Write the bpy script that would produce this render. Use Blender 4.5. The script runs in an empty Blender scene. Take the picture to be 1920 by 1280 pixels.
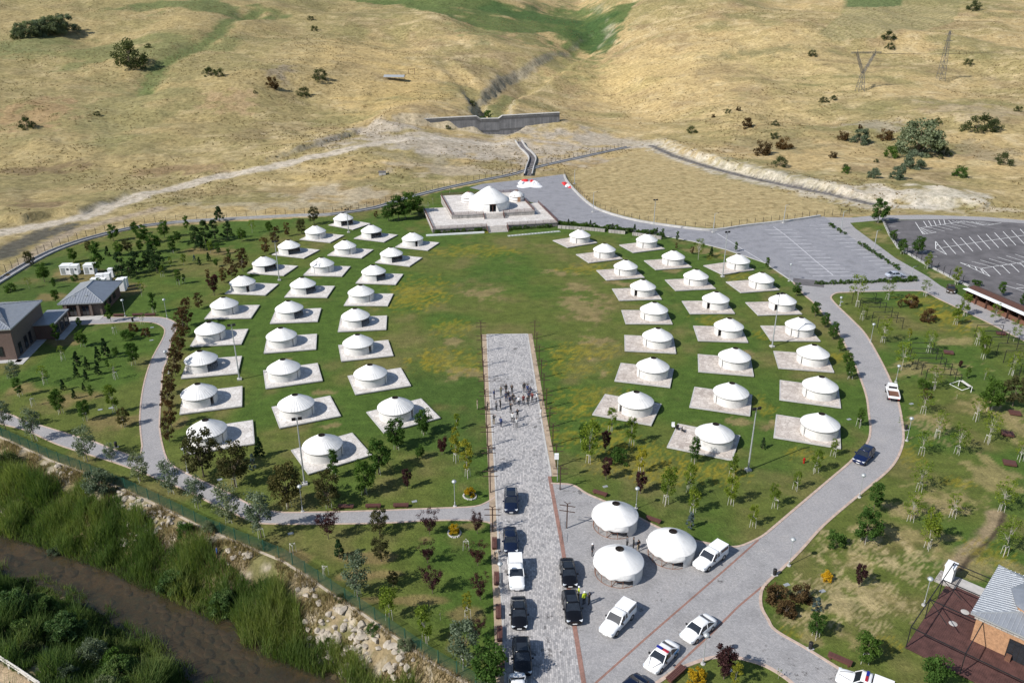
import bpy, bmesh, math, random
import numpy as np
from mathutils import Vector, Matrix
from mathutils.geometry import tessellate_polygon

random.seed(7)
rng = np.random.default_rng(7)
C = bpy.context.scene.collection
SC = bpy.context.scene
R = math.radians

# ------------------------------------------------------------------ camera
FPX, HOR = 1493.0, 646.0
PITCH = math.atan(HOR / FPX)
CAMH = math.cos(PITCH) / 0.01427
cd = bpy.data.cameras.new('camera')
cd.sensor_width = 36.0
cd.lens = FPX / 1920 * 36
cd.clip_start = 1.0
cd.clip_end = 5000
cam = bpy.data.objects.new('camera', cd)
cam.location = (0, 0, CAMH)
cam.rotation_euler = (math.pi / 2 - PITCH, 0, 0)
C.objects.link(cam)
SC.camera = cam

# ------------------------------------------------------------------ light
SUN_EL = R(40.0)
SUN_AZ = R(31.4)          # direction the shadows fall, counter-clockwise from +X
w = bpy.data.worlds.new('World')
SC.world = w
w.use_nodes = True
nt = w.node_tree
sky = nt.nodes.new('ShaderNodeTexSky')
sky.sky_type = 'NISHITA'
sky.sun_disc = False
sky.sun_elevation = SUN_EL
sdir = Vector((-math.cos(SUN_AZ), -math.sin(SUN_AZ)))
sky.sun_rotation = math.atan2(sdir.x, sdir.y)
sky.air_density = 1.0
sky.dust_density = 0.6
bg = nt.nodes['Background']
bg.inputs['Strength'].default_value = 0.095
nt.links.new(sky.outputs['Color'], bg.inputs['Color'])
sl = bpy.data.lights.new('sun', 'SUN')
sl.energy = 4.6
sl.angle = R(0.55)
sl.color = (1.0, 0.955, 0.89)
sun = bpy.data.objects.new('sun', sl)
d = Vector((math.cos(SUN_AZ) * math.cos(SUN_EL), math.sin(SUN_AZ) * math.cos(SUN_EL), -math.sin(SUN_EL)))
sun.rotation_euler = d.to_track_quat('-Z', 'Y').to_euler()
sun.location = (-60, -40, 90)
C.objects.link(sun)
SC.view_settings.view_transform = 'Standard'
SC.view_settings.look = 'None'
SC.view_settings.gamma = 1.0
SC.view_settings.use_curve_mapping = False
SC.view_settings.exposure = 0.42

# ------------------------------------------------------------------ pixel -> place
def ray(x, y):
    u = (x - 960) / FPX
    v = (y - 640) / FPX
    return np.array([u, math.cos(PITCH) - v * math.sin(PITCH), -math.sin(PITCH) - v * math.cos(PITCH)])

def G(x, y, z=0.0):
    """point at height z seen at photograph pixel x, y"""
    r = ray(x, y)
    t = (z - CAMH) / r[2]
    return Vector((r[0] * t, r[1] * t, z))

def height_px(bx, by, ty, z=0.0):
    """height in metres of an upright thing with its foot at bx,by and its top at row ty"""
    b = G(bx, by, z)
    r = ray(bx, ty)
    return CAMH + r[2] * (b.y / r[1]) - z

def ang(a, b):
    return math.atan2(b.y - a.y, b.x - a.x)

# ------------------------------------------------------------------ tags
def tag(o, label=None, cat=None, group=None, kind=None):
    if label: o['label'] = label
    if cat: o['category'] = cat
    if group: o['group'] = group
    if kind: o['kind'] = kind
    return o

def empty(name, loc, rz=0.0, label=None, cat=None, group=None):
    o = bpy.data.objects.new(name, None)
    o.empty_display_size = 0.3
    o.location = loc
    o.rotation_euler = (0, 0, rz)
    C.objects.link(o)
    return tag(o, label, cat, group)

def link(name, me, parent=None, loc=None, rz=None):
    o = bpy.data.objects.new(name, me)
    C.objects.link(o)
    if parent is not None: o.parent = parent
    if loc is not None: o.location = loc
    if rz is not None: o.rotation_euler = (0, 0, rz)
    return o

# ------------------------------------------------------------------ materials
MATS = {}
def new_mat(name):
    m = bpy.data.materials.new(name)
    m.use_nodes = True
    return m, m.node_tree.nodes, m.node_tree.links, m.node_tree.nodes['Principled BSDF']

def coords(n, l, scale=(1, 1, 1), kind='Object'):
    tc = n.new('ShaderNodeTexCoord')
    mp = n.new('ShaderNodeMapping')
    mp.inputs['Scale'].default_value = scale
    if kind == 'World':
        g = n.new('ShaderNodeNewGeometry')
        l.new(g.outputs['Position'], mp.inputs['Vector'])
    else:
        l.new(tc.outputs[kind], mp.inputs['Vector'])
    return mp.outputs['Vector']

def noise(n, l, vec, scale, detail=4, rough=0.6, dist=0.0):
    t = n.new('ShaderNodeTexNoise')
    t.inputs['Scale'].default_value = scale
    t.inputs['Detail'].default_value = detail
    t.inputs['Roughness'].default_value = rough
    t.inputs['Distortion'].default_value = dist
    l.new(vec, t.inputs['Vector'])
    return t.outputs['Fac']

def ramp(n, l, fac, stops):
    r = n.new('ShaderNodeValToRGB')
    e = r.color_ramp.elements
    while len(e) < len(stops): e.new(0.5)
    for i, (p, c) in enumerate(stops):
        e[i].position = p
        e[i].color = (*c, 1) if len(c) == 3 else c
    l.new(fac, r.inputs['Fac'])
    return r.outputs['Color']

def mixc(n, l, fac, a, b, mode='MIX'):
    m = n.new('ShaderNodeMix')
    m.data_type = 'RGBA'
    m.blend_type = mode
    for k, v in ((0, fac), (6, a), (7, b)):
        if hasattr(v, 'is_output') or isinstance(v, bpy.types.NodeSocket): l.new(v, m.inputs[k])
        elif k == 0: m.inputs[k].default_value = v
        else: m.inputs[k].default_value = (*v, 1)
    return m.outputs[2]

def bump(n, l, p, h, strength=0.3, dist=0.05):
    b = n.new('ShaderNodeBump')
    b.inputs['Strength'].default_value = strength
    b.inputs['Distance'].default_value = dist
    l.new(h, b.inputs['Height'])
    l.new(b.outputs['Normal'], p.inputs['Normal'])

def pm(name, col, rough=0.7, var=0.18, scale=4.0, bmp=0.0, metal=0.0, coat=0.0, kind='Object', spec=0.4, bdist=0.02):
    """plain procedural material: base colour broken by two scales of noise"""
    if name in MATS: return MATS[name]
    m, n, l, p = new_mat(name)
    v = coords(n, l, kind=kind)
    f1 = noise(n, l, v, scale, 5)
    f2 = noise(n, l, v, scale * 6.3, 3)
    lo = tuple(max(0, c * (1 - var)) for c in col)
    hi = tuple(min(1, c * (1 + var)) for c in col)
    c1 = ramp(n, l, f1, [(0.32, lo), (0.68, hi)])
    c2 = ramp(n, l, f2, [(0.3, (1 - var * .5,) * 3), (0.7, (1, 1, 1))])
    l.new(mixc(n, l, 1.0, c1, c2, 'MULTIPLY'), p.inputs['Base Color'])
    p.inputs['Roughness'].default_value = rough
    p.inputs['Metallic'].default_value = metal
    p.inputs['Coat Weight'].default_value = coat
    p.inputs['Specular IOR Level'].default_value = spec
    if bmp: bump(n, l, p, f2, bmp, bdist)
    MATS[name] = m
    return m

# ------------------------------------------------------------------ mesh builder
class MB:
    def __init__(s): s.V = []; s.F = []; s.M = []
    def add(s, vs, fs, m=0):
        b = len(s.V)
        s.V += [tuple(v) for v in vs]
        s.F += [tuple(b + i for i in f) for f in fs]
        s.M += [m] * len(fs)
        return s
    def box(s, c, size, rz=0.0, m=0, taper=1.0):
        hx, hy, hz = size[0] / 2, size[1] / 2, size[2] / 2
        ca, sa = math.cos(rz), math.sin(rz)
        vs = []
        for z, k in ((-hz, 1), (hz, taper)):
            for x, y in ((-hx, -hy), (hx, -hy), (hx, hy), (-hx, hy)):
                x *= k; y *= k
                vs.append((c[0] + x * ca - y * sa, c[1] + x * sa + y * ca, c[2] + z))
        return s.add(vs, [(3, 2, 1, 0), (4, 5, 6, 7), (0, 1, 5, 4), (1, 2, 6, 5), (2, 3, 7, 6), (3, 0, 4, 7)], m)
    def tube(s, p0, p1, r0, r1=None, k=6, m=0, caps=True):
        r1 = r0 if r1 is None else r1
        p0 = Vector(p0); p1 = Vector(p1)
        d = (p1 - p0).normalized()
        u = d.orthogonal().normalized(); v = d.cross(u)
        vs = []
        for p, r in ((p0, r0), (p1, r1)):
            for i in range(k):
                a = 2 * math.pi * i / k
                vs.append(p + u * (math.cos(a) * r) + v * (math.sin(a) * r))
        fs = [(i, (i + 1) % k, k + (i + 1) % k, k + i) for i in range(k)]
        if caps: fs += [tuple(range(k - 1, -1, -1)), tuple(range(k, 2 * k))]
        return s.add(vs, fs, m)
    def path(s, pts, rs, k=6, m=0):
        for i in range(len(pts) - 1): s.tube(pts[i], pts[i + 1], rs[i], rs[i + 1], k, m)
        return s
    def beam(s, p0, p1, wdt, hgt, m=0):
        """box of section wdt x hgt from p0 to p1"""
        p0 = Vector(p0); p1 = Vector(p1)
        d = (p1 - p0).normalized()
        up = Vector((0, 0, 1)) if abs(d.z) < 0.95 else Vector((1, 0, 0))
        sx = d.cross(up).normalized() * (wdt / 2)
        sz = sx.cross(d).normalized() * (hgt / 2)
        vs = []
        for p in (p0, p1): vs += [p - sx - sz, p + sx - sz, p + sx + sz, p - sx + sz]
        return s.add(vs, [(3, 2, 1, 0), (4, 5, 6, 7), (0, 1, 5, 4), (1, 2, 6, 5), (2, 3, 7, 6), (3, 0, 4, 7)], m)
    def prism(s, poly, z0, z1, m=0, sides=True, bottom=False):
        n = len(poly)
        P = [Vector((p[0], p[1], 0)) for p in poly]
        area = sum(P[i].x * P[(i + 1) % n].y - P[(i + 1) % n].x * P[i].y for i in range(n))
        if area < 0: P.reverse()
        tris = tessellate_polygon([P])
        fs = []
        for t in tris:
            a, b, c = (P[i] for i in t)
            fs.append(tuple(t) if (b - a).cross(c - a).z > 0 else tuple(reversed(t)))
        s.add([(p.x, p.y, z1) for p in P], fs, m)
        if bottom: s.add([(p.x, p.y, z0) for p in P], [tuple(reversed(f)) for f in fs], m)
        if sides:
            s.add([(p.x, p.y, z0) for p in P] + [(p.x, p.y, z1) for p in P],
                  [(i, (i + 1) % n, n + (i + 1) % n, n + i) for i in range(n)], m)
        return s
    def lathe(s, prof, k=24, m=0, c=(0, 0, 0), a0=0.0, a1=2 * math.pi):
        full = abs(a1 - a0 - 2 * math.pi) < 1e-6
        cols = k if full else k + 1
        vs = []
        for r, z in prof:
            for i in range(cols):
                a = a0 + (a1 - a0) * i / k
                vs.append((c[0] + r * math.cos(a), c[1] + r * math.sin(a), c[2] + z))
        fs = []
        for j in range(len(prof) - 1):
            for i in range(k):
                i2 = (i + 1) % cols
                fs.append((j * cols + i, j * cols + i2, (j + 1) * cols + i2, (j + 1) * cols + i))
        return s.add(vs, fs, m)
    def loft(s, rings, m=0, caps=True):
        k = len(rings[0])
        vs = [v for r in rings for v in r]
        fs = []
        for j in range(len(rings) - 1):
            for i in range(k):
                i2 = (i + 1) % k
                fs.append((j * k + i, j * k + i2, (j + 1) * k + i2, (j + 1) * k + i))
        if caps: fs += [tuple(range(k - 1, -1, -1)), tuple((len(rings) - 1) * k + i for i in range(k))]
        return s.add(vs, fs, m)
    def mesh(s, name, mats, smooth=False):
        me = bpy.data.meshes.new(name)
        me.from_pydata(s.V, [], s.F)
        mats = mats if isinstance(mats, (list, tuple)) else [mats]
        for m in mats: me.materials.append(m)
        if len(mats) > 1: me.polygons.foreach_set('material_index', s.M)
        if smooth: me.polygons.foreach_set('use_smooth', [True] * len(s.F))
        me.update()
        return me
    def build(s, name, mats, parent=None, smooth=False, loc=None, rz=None):
        return link(name, s.mesh(name, mats, smooth), parent, loc, rz)

def fast_mesh(name, V, F, mats, col=None, smooth=False):
    """numpy arrays -> mesh (F is n x 3 or n x 4), optional colour attribute per vertex"""
    V = np.asarray(V, dtype=np.float32); F = np.asarray(F, dtype=np.int32)
    k = F.shape[1]
    me = bpy.data.meshes.new(name)
    me.vertices.add(len(V)); me.vertices.foreach_set('co', V.ravel())
    me.loops.add(F.size); me.loops.foreach_set('vertex_index', F.ravel())
    me.polygons.add(len(F))
    me.polygons.foreach_set('loop_start', np.arange(len(F), dtype=np.int32) * k)
    if smooth: me.polygons.foreach_set('use_smooth', np.ones(len(F), dtype=bool))
    me.update(calc_edges=True)
    if col is not None:
        a = me.color_attributes.new('tint', 'FLOAT_COLOR', 'POINT')
        c = np.ones((len(V), 4), dtype=np.float32); c[:, :col.shape[1]] = col
        a.data.foreach_set('color', c.ravel())
    for m in (mats if isinstance(mats, (list, tuple)) else [mats]): me.materials.append(m)
    return me

# ------------------------------------------------------------------ numpy noise
_perm = np.random.default_rng(3).permutation(4096).astype(np.int64)
_val = np.random.default_rng(4).random(4096)
def vnoise(x, y):
    xi = np.floor(x).astype(np.int64); yi = np.floor(y).astype(np.int64)
    fx = x - xi; fy = y - yi
    fx = fx * fx * fx * (fx * (fx * 6 - 15) + 10); fy = fy * fy * fy * (fy * (fy * 6 - 15) + 10)
    h = lambda a, b: _val[_perm[(_perm[a & 4095] + b) & 4095]]
    return (h(xi, yi) * (1 - fx) + h(xi + 1, yi) * fx) * (1 - fy) + (h(xi, yi + 1) * (1 - fx) + h(xi + 1, yi + 1) * fx) * fy
def fbm(x, y, oct=4, gain=0.5):
    s = 0; a = 1; t = 0
    for i in range(oct):
        s = s + a * vnoise(x * 2 ** i + 17.3 * i, y * 2 ** i - 9.1 * i); t += a; a *= gain
    return s / t            # 0..1
def sstep(a, b, x):
    t = np.clip((x - a) / (b - a), 0, 1)
    return t * t * (3 - 2 * t)
def polydist(P, X, Y):
    """unsigned distance to a polyline and signed side (+ = left of travel) for arrays X, Y"""
    best = np.full(X.shape, 1e9); side = np.zeros(X.shape); along = np.zeros(X.shape)
    s0 = 0
    for (ax, ay), (bx, by) in zip(P[:-1], P[1:]):
        dx, dy = bx - ax, by - ay
        L2 = dx * dx + dy * dy + 1e-9
        t = np.clip(((X - ax) * dx + (Y - ay) * dy) / L2, 0, 1)
        ex, ey = X - (ax + t * dx), Y - (ay + t * dy)
        dd = np.sqrt(ex * ex + ey * ey)
        m = dd < best
        best = np.where(m, dd, best)
        side = np.where(m, dx * ey - dy * ex, side)
        along = np.where(m, s0 + t * math.sqrt(L2), along)
        s0 += math.sqrt(L2)
    return best, np.sign(side), along
def inpoly(P, X, Y):
    r = np.zeros(X.shape, bool)
    n = len(P)
    for i in range(n):
        x1, y1 = P[i]; x2, y2 = P[(i + 1) % n]
        c = ((y1 > Y) != (y2 > Y)) & (X < (x2 - x1) * (Y - y1) / ((y2 - y1) if abs(y2 - y1) > 1e-9 else 1e-9) + x1)
        r ^= c
    return r
def px(*pts, z=0.0):
    """list of photograph pixels -> ground points"""
    return [G(a, b, z) for a, b in pts]
def xy(pts): return [(p[0], p[1]) for p in pts]
# ------------------------------------------------------------------ terrain
_y0 = px((200, 436), (250, 424), (420, 408), (560, 400), (620, 398), (760, 366), (900, 333),
         (1000, 309), (1090, 290), (1175, 270), (1235, 272), (1330, 312), (1450, 343), (1560, 368), (1640, 384), (1760, 394), (1920, 398))
Y0X = np.array([-600, -220, -150] + [p.x for p in _y0] + [240, 500])
Y0Y = np.array([195, 208, 222] + [p.y for p in _y0] + [268, 300])
_gx = np.arange(-600, 501, 2.0); _gy = np.interp(_gx, Y0X, Y0Y)
Y0X = _gx; Y0Y = np.convolve(np.pad(_gy, 5, mode='edge'), np.ones(11) / 11, 'valid')
_yf = px((0, 530), (60, 494), (110, 470), (170, 450), (250, 430), (420, 416), (560, 409), (620, 405), (700, 394), (760, 376),
         (830, 358), (900, 345), (980, 338), (1057, 330), (1065, 345), (1100, 380), (1150, 403), (1230, 424), (1340, 436),
         (1480, 418), (1545, 409), (1640, 406), (1760, 405), (1920, 415))
YFX = np.array([-400, -200] + [p.x for p in _yf] + [240, 500])
YFY = np.array([50, 110] + [p.y for p in _yf] + [256, 280])
PRD = np.array([0, 40, 115, 180, 300, 500, 1000, 2000.0])
PRZ = np.array([0, .8, 4.5, 12, 29, 63, 150, 300.0])

WZ = -4.4                                        # water level
RFENCE = xy(px((-420, 640), (-200, 735), (0, 816), (100, 862), (150, 880), (250, 922), (320, 955), (390, 990), (480, 1027), (536, 1050),
          (590, 1085), (637, 1118), (690, 1152), (749, 1194), (810, 1236), (877, 1275), (960, 1325), (1100, 1400)))
REDGE = xy(px((-200, 930), (15, 996), (80, 1012), (135, 1032), (180, 1048), (225, 1063), (287, 1095), (355, 1122), (422, 1156), (470, 1195),
          (520, 1222), (600, 1248), (660, 1282), (760, 1340), (900, 1420), z=WZ))
LEDGE = xy(px((-200, 1000), (0, 1070), (60, 1085), (110, 1108), (190, 1145), (230, 1185), (290, 1216), (330, 1250), (380, 1290), (450, 1340), (600, 1430), z=WZ))

def hbase(X, Y):
    X = np.asarray(X, float); Y = np.asarray(Y, float)
    d = Y - np.interp(X, Y0X, Y0Y)
    z = np.interp(d, PRD, PRZ)
    amp = sstep(10, 160, d)
    z = z + amp * ((fbm(X / 130 + 3, Y / 130, 3) - .5) * 23 + (fbm(X / 38, Y / 38 + 5, 3) - .5) * 4.2)
    z = z + sstep(0, 30, d) * (fbm(X / 9, Y / 9, 3) - .5) * 1.6
    # cut bank beside the hill road
    right = sstep(66, 76, X) * (1 - sstep(150, 175, X))
    z = z + right * (.4 + 2.6 * fbm(X / 14 + 7, Y / 40, 3)) * sstep(4.0, 9.0, d + (fbm(X / 5, Y / 5, 3) - .5) * 7) * (1 - sstep(14, 60, d))
    return np.where(d > 0, np.maximum(z, 0), 0)

def GT(x, y):
    """point of the hillside seen at photograph pixel x, y"""
    r = ray(x, y)
    t = np.linspace(150, 1600, 1500)
    z = CAMH + r[2] * t
    hz = hbase(r[0] * t, r[1] * t)
    k = int(np.argmax(z < hz))
    if k == 0: k = 1499
    a, b = z[k - 1] - hz[k - 1], hz[k] - z[k]
    tt = t[k - 1] + (t[k] - t[k - 1]) * a / max(a + b, 1e-6)
    return Vector((r[0] * tt, r[1] * tt, float(hbase(r[0] * tt, r[1] * tt))))

RAVINE = xy([GT(*p) for p in ((938, 236), (925, 205), (930, 180), (952, 166), (985, 150), (1020, 130), (1062, 104), (1120, 68), (1165, 30), (1188, 4))])
RAV2 = xy([GT(*p) for p in ((915, 215), (893, 180), (880, 160), (850, 130), (800, 95), (740, 62))])
GULLY = xy([GT(*p) for p in ((272, 170), (285, 140), (300, 118), (345, 96), (395, 68), (425, 36), (480, 20))])
SCARP = xy([GT(*p) for p in ((-20, 414), (40, 420), (100, 406), (160, 402), (250, 361), (330, 343), (420, 318), (500, 304), (552, 290), (610, 272), (660, 256))])

def hfull(X, Y):
    X = np.asarray(X, float); Y = np.asarray(Y, float)
    z = hbase(X, Y)
    n = fbm(X / 7, Y / 7, 3)
    far = Y > 270
    d, s, al = polydist(RAVINE, X, Y)
    z = z - np.where(far, (1 - sstep(3 + 5 * n, 9 + 7 * n, d)) * np.interp(al, [0, 60, 160, 330], [4.5, 6.0, 4.0, 1.5]), 0)
    d, s, al = polydist(RAV2, X, Y)
    z = z - np.where(far, (1 - sstep(1 + 3 * n, 5 + 5 * n, d)) * np.interp(al, [0, 30, 70, 160], [4.0, 5.5, 2.0, .6]), 0)
    d, s, al = polydist(GULLY, X, Y)
    z = z - np.where(far, (1 - sstep(2, 14, d)) * 1.8, 0)
    d, s, al = polydist(SCARP, X, Y)
    z = z + np.where((Y > 190) & (s > 0), (1 - sstep(2, 26, d)) * sstep(0, 1.6 + n, d) * 2.3 * np.clip(.3 + 2 * (fbm(X / 30, Y / 30, 2) - .4), 0, 1), 0)
    # shoulders either side of the dam
    for cx, cy, rr, am in ((-58, 408, 16, 2.5), (28, 416, 14, 3.0)):
        z = z + am * np.exp(-((X - cx) ** 2 + (Y - cy) ** 2) / rr ** 2)
    # excavated hollow in front of the dam
    cap = 1.6 + np.where(X < -8, 6.2 * (np.abs(X + 8) / 44) ** 1.3, 8.6 * (np.abs(X + 8) / 32) ** 1.25) + (n - .5) * .8
    k = sstep(318, 350, Y) * (1 - sstep(400 + (X + 50) * .158, 401 + (X + 50) * .158, Y)) * sstep(-170, -120, X) * (1 - sstep(60, 90, X))
    z = z * (1 - k) + np.minimum(z, cap) * k
    # river
    near = (Y < 170) & (X < 30)
    if np.any(near):
        dF, sF, _ = polydist(RFENCE, X, Y)
        dW, sW, _ = polydist(REDGE, X, Y)
        dL, sL, _ = polydist(LEDGE, X, Y)
        # travel goes from far left to near right: land side of the fence lies to the left (+)
        out = sF < 0
        t = dF / (dF + dW + 1e-6)
        bank = (WZ - .25) * sstep(.06, 1, t) + (fbm(X / 2.2, Y / 2.2, 3) - .5) * .9 * sstep(.1, .4, t)
        zr = np.where(sW > 0, bank, WZ - .42 - .3 * sstep(0, 4, np.minimum(dW, dL)) + (fbm(X / 1.6, Y / 1.6, 3) - .5) * .3)
        beyond = sL < 0
        zl = WZ - .25 + sstep(0, 13, dL) * 4.0 + (fbm(X / 3, Y / 3, 3) - .5) * .5 * sstep(0, 3, dL)
        zr = np.where(beyond & (sW < 0), zl, zr)
        z = np.where(near & out, zr, z)
    return z
def hz1(x, y): return float(hfull(np.array([x]), np.array([y]))[0])

NC, NR = 640, 800
u = np.linspace(-1.2, 1.2, NC)
Yr = 20 * (1600 / 20) ** (np.linspace(0, 1, NR))
U, YY = np.meshgrid(u, Yr)
GX = (U * YY).ravel(); GY = YY.ravel()
GZ = hfull(GX, GY)

# ---------- base colour of the ground (linear albedo)
def lerp(a, b, t):
    t = np.asarray(t)[:, None]
    return a * (1 - t) + np.asarray(b)[None, :] * t
N = len(GX)
n60 = fbm(GX / 60 + 5, GY / 60, 4); n20 = fbm(GX / 20, GY / 20 + 9, 4); n6 = fbm(GX / 6 + 2, GY / 6, 4); n2 = fbm(GX / 1.8, GY / 1.8 + 4, 3)
nsp = np.random.default_rng(11).random(N) * .7 + n2 * .3
nst = fbm(GX / 26 + .2 * GY / 26, GY / 5.0, 4)     # streaks along the contour
dist0 = GY - np.interp(GX, Y0X, Y0Y)
# lawn
lawn = np.tile(np.array([.066, .112, .020]), (N, 1))
lawn = lerp(lawn, (.098, .122, .027), sstep(.42, .64, n20))
lawn = lerp(lawn, (.056, .096, .020), sstep(.52, .72, n60) * .8)
lawn = lerp(lawn, (.150, .135, .050), sstep(.52, .74, n6 * .6 + n20 * .4) * .8)
# dry hillside
hill = np.tile(np.array([.392, .296, .150]), (N, 1))
hill = lerp(hill, (.280, .230, .110), sstep(.40, .64, n60))
hill = lerp(hill, (.452, .358, .205), sstep(.46, .74, nst * .5 + n6 * .5))
hill = lerp(hill, (.235, .175, .100), sstep(.56, .74, n20) * .6)
hill = lerp(hill, (.195, .180, .080), sstep(.55, .72, fbm(GX / 45 + 31, GY / 30, 4)) * .7)
hill = lerp(hill, (.480, .390, .235), sstep(.60, .8, n6) * .5)
leftside = 1 - sstep(-170, -40, GX + (n60 - .5) * 60)
hill = lerp(hill, (.225, .190, .090), leftside * .55)
inside = GY < np.interp(GX, YFX, YFY)
COL = np.where(inside[:, None], lawn, hill)

def blob(c, rx, ry, col, k=1.0, rz=0.0, nf=None, amp=1.1, hard=.25):
    dx, dy = GX - c[0], GY - c[1]
    near = (np.abs(dx) < 2.2 * max(rx, ry)) & (np.abs(dy) < 2.2 * max(rx, ry))
    ca, sa = math.cos(rz), math.sin(rz)
    x = (dx * ca + dy * sa) / rx; y = (-dx * sa + dy * ca) / ry
    r = np.sqrt(x * x + y * y)
    f = sstep(0, hard * 2, 1 - r + ((nf if nf is not None else n6) - .5) * 2 * amp) * k * (r < 1.9) * near
    global COL
    COL = lerp(COL, col, f)
def pblob(x, y, rx, ry, col, k=1.0, T=False, **kw):
    """blob given by its place and half sizes in photograph pixels"""
    f = GT if T else G
    c = f(x, y); wx = abs(f(x + rx, y).x - f(x - rx, y).x) / 2; wy = abs(f(x, y - ry).y - f(x, y + ry).y) / 2
    blob(c, max(wx, .3), max(wy, .3), col, k, **kw)
def stroke(P, wd, col, k=1.0, soft=.6, nz=.6):
    d, s, al = polydist(P, GX, GY)
    global COL
    COL = lerp(COL, col, (1 - sstep(wd / 2 - soft, wd / 2 + soft, d + (n2 - .5) * 2 * nz)) * k)
def region(P, col, k=1.0, soft=0.0, nf=None, thr=None):
    m = inpoly(P, GX, GY).astype(float)
    if nf is not None: m = m * sstep(thr[0], thr[1], nf)
    global COL
    COL = lerp(COL, col, m * k)

DRY = (.235, .180, .088); DRY2 = (.300, .235, .125); YEL = (.330, .245, .018); STRAW = (.42, .34, .19)
# hills: green valley floor, ploughed land, grey earth, tracks
green = (.075, .115, .035)
region(xy([GT(*p) for p in ((640, 0), (1196, 0), (1180, 20), (1145, 92), (1100, 95), (1040, 60), (960, 62), (880, 46), (760, 14))]), green, .9, nf=n20 * .55 + nst * .45, thr=(.22, .40))
pblob(1080, 45, 90, 50, (.075, .118, .034), .85, T=True, nf=n6, amp=.7)
pblob(1120, 62, 45, 36, (.045, .088, .028), .8, T=True, nf=n6)
pblob(1000, 75, 60, 14, (.085, .12, .036), .6, T=True, nf=n6)
pblob(985, 30, 90, 16, (.055, .1, .032), .8, T=True, nf=n20)
pblob(1070, 120, 70, 25, (.17, .17, .06), .55, T=True)
pblob(900, 60, 60, 16, (.10, .13, .04), .6, T=True)
pblob(380, 8, 150, 12, (.08, .12, .04), .75, T=True, nf=n20)
stroke(GULLY, 11, (.085, .12, .04), .85, soft=3, nz=3)
pblob(200, 92, 240, 28, (.14, .155, .062), .7, T=True, nf=n20, rz=.0)
pblob(60, 90, 90, 20, (.15, .16, .07), .6, T=True)
pblob(250, 210, 170, 60, (.185, .18, .08), .55, T=True, nf=n20)
pblob(70, 215, 75, 35, (.30, .20, .11), .7, T=True)
pblob(80, 320, 90, 12, (.15, .105, .06), .7, T=True)
pblob(330, 320, 90, 10, (.19, .125, .075), .6, T=True)
pblob(60, 385, 60, 10, (.16, .11, .065), .7, T=True)
pblob(515, 135, 32, 16, (.20, .165, .14), .6, T=True)
pblob(430, 190, 70, 22, (.32, .22, .13), .6, T=True)
pblob(700, 100, 120, 45, (.43, .32, .15), .6, T=True, nf=nst)
pblob(760, 170, 110, 50, (.41, .30, .13), .6, T=True, nf=nst)
pblob(1180, 150, 130, 50, (.45, .34, .16), .6, T=True, nf=nst)
pblob(1500, 120, 160, 70, (.44, .34, .17), .55, T=True, nf=nst)
pblob(1420, 220, 170, 40, (.42, .32, .16), .55, T=True, nf=nst)
region(xy([GT(*p) for p in ((1585, 0), (1800, 0), (1790, 40), (1740, 55), (1640, 72), (1560, 78), (1535, 62), (1575, 30))]), (.22, .20, .095), .8)
_pl = inpoly(xy([GT(*p) for p in ((1585, 12), (1790, 8), (1790, 40), (1740, 55), (1640, 72), (1560, 78), (1535, 62), (1575, 30))]), GX, GY)
COL = lerp(COL, (.36, .30, .17), _pl * sstep(-.2, .6, np.sin((GX * .92 + GY * .12) / .9 + n20 * 6)) * .65)
region(xy([GT(*p) for p in ((1585, 0), (1690, 0), (1690, 10), (1640, 14), (1585, 12))]), (.075, .12, .045), .8)
pblob(1440, 95, 90, 8, (.15, .145, .07), .6, T=True)
pblob(1360, 130, 70, 14, (.25, .19, .10), .5, T=True)
pblob(1470, 270, 75, 30, (.20, .17, .085), .6, T=True)
pblob(1850, 285, 60, 30, (.23, .19, .12), .6, T=True)
pblob(1640, 235, 60, 16, (.33, .29, .24), .6, T=True)
pblob(1830, 205, 90, 14, (.33, .27, .18), .6, T=True)
rock = (.40, .355, .285)
def steep(cols, lo=.45, hi=.8, k=.9):
    global COL
    Z2 = GZ.reshape(NR, NC)
    gy = np.gradient(Z2, axis=0) / np.gradient(YY, axis=0)
    gx = np.gradient(Z2, axis=1) / np.gradient(U * YY, axis=1)
    sl = np.sqrt(gx * gx + gy * gy).ravel()
    m = sstep(lo, hi, sl + (n2 - .5) * .3) * (GY > 270) * (dist0 > 8)
    COL = lerp(COL, cols, m * k)
steep(rock, .55, .95, .6)
stroke(RAVINE[:4], 9, (.14, .15, .06), .8, soft=2, nz=2)
grav = (.370, .325, .275)
for a in ((900, 275, 330, 26), (720, 240, 70, 14), (1120, 265, 120, 16), (830, 285, 120, 10), (980, 243, 120, 14)):
    pblob(*a, grav, .85, T=True, nf=n20 * .5 + n6 * .5)
pblob(600, 332, 130, 8, (.42, .32, .15), .8, T=True)
pblob(690, 305, 90, 9, (.44, .33, .16), .7, T=True)
pblob(560, 385, 250, 8, (.31, .27, .19), .7, T=True, nf=n6)
pblob(880, 320, 150, 12, (.34, .29, .22), .7, T=True, nf=n6)
pblob(640, 365, 120, 16, (.40, .35, .27), .6, T=True, nf=n6)
pblob(800, 300, 130, 8, (.23, .20, .12), .6, T=True)
road = (.385, .335, .285)
LROAD = xy([GT(*p) for p in ((-60, 444), (0, 437), (60, 426), (150, 408), (250, 372), (330, 353), (420, 331), (500, 315), (580, 295), (660, 277), (740, 265), (820, 258), (900, 262), (970, 270))])
stroke(LROAD, 7.5, (.44, .39, .33), .95, soft=1.2, nz=1.2)
stroke(xy([GT(*p) for p in ((30, 505), (90, 458), (140, 432), (200, 415), (300, 392))]), 4.5, (.33, .27, .21), .8, soft=1.2, nz=1.5)
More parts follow.
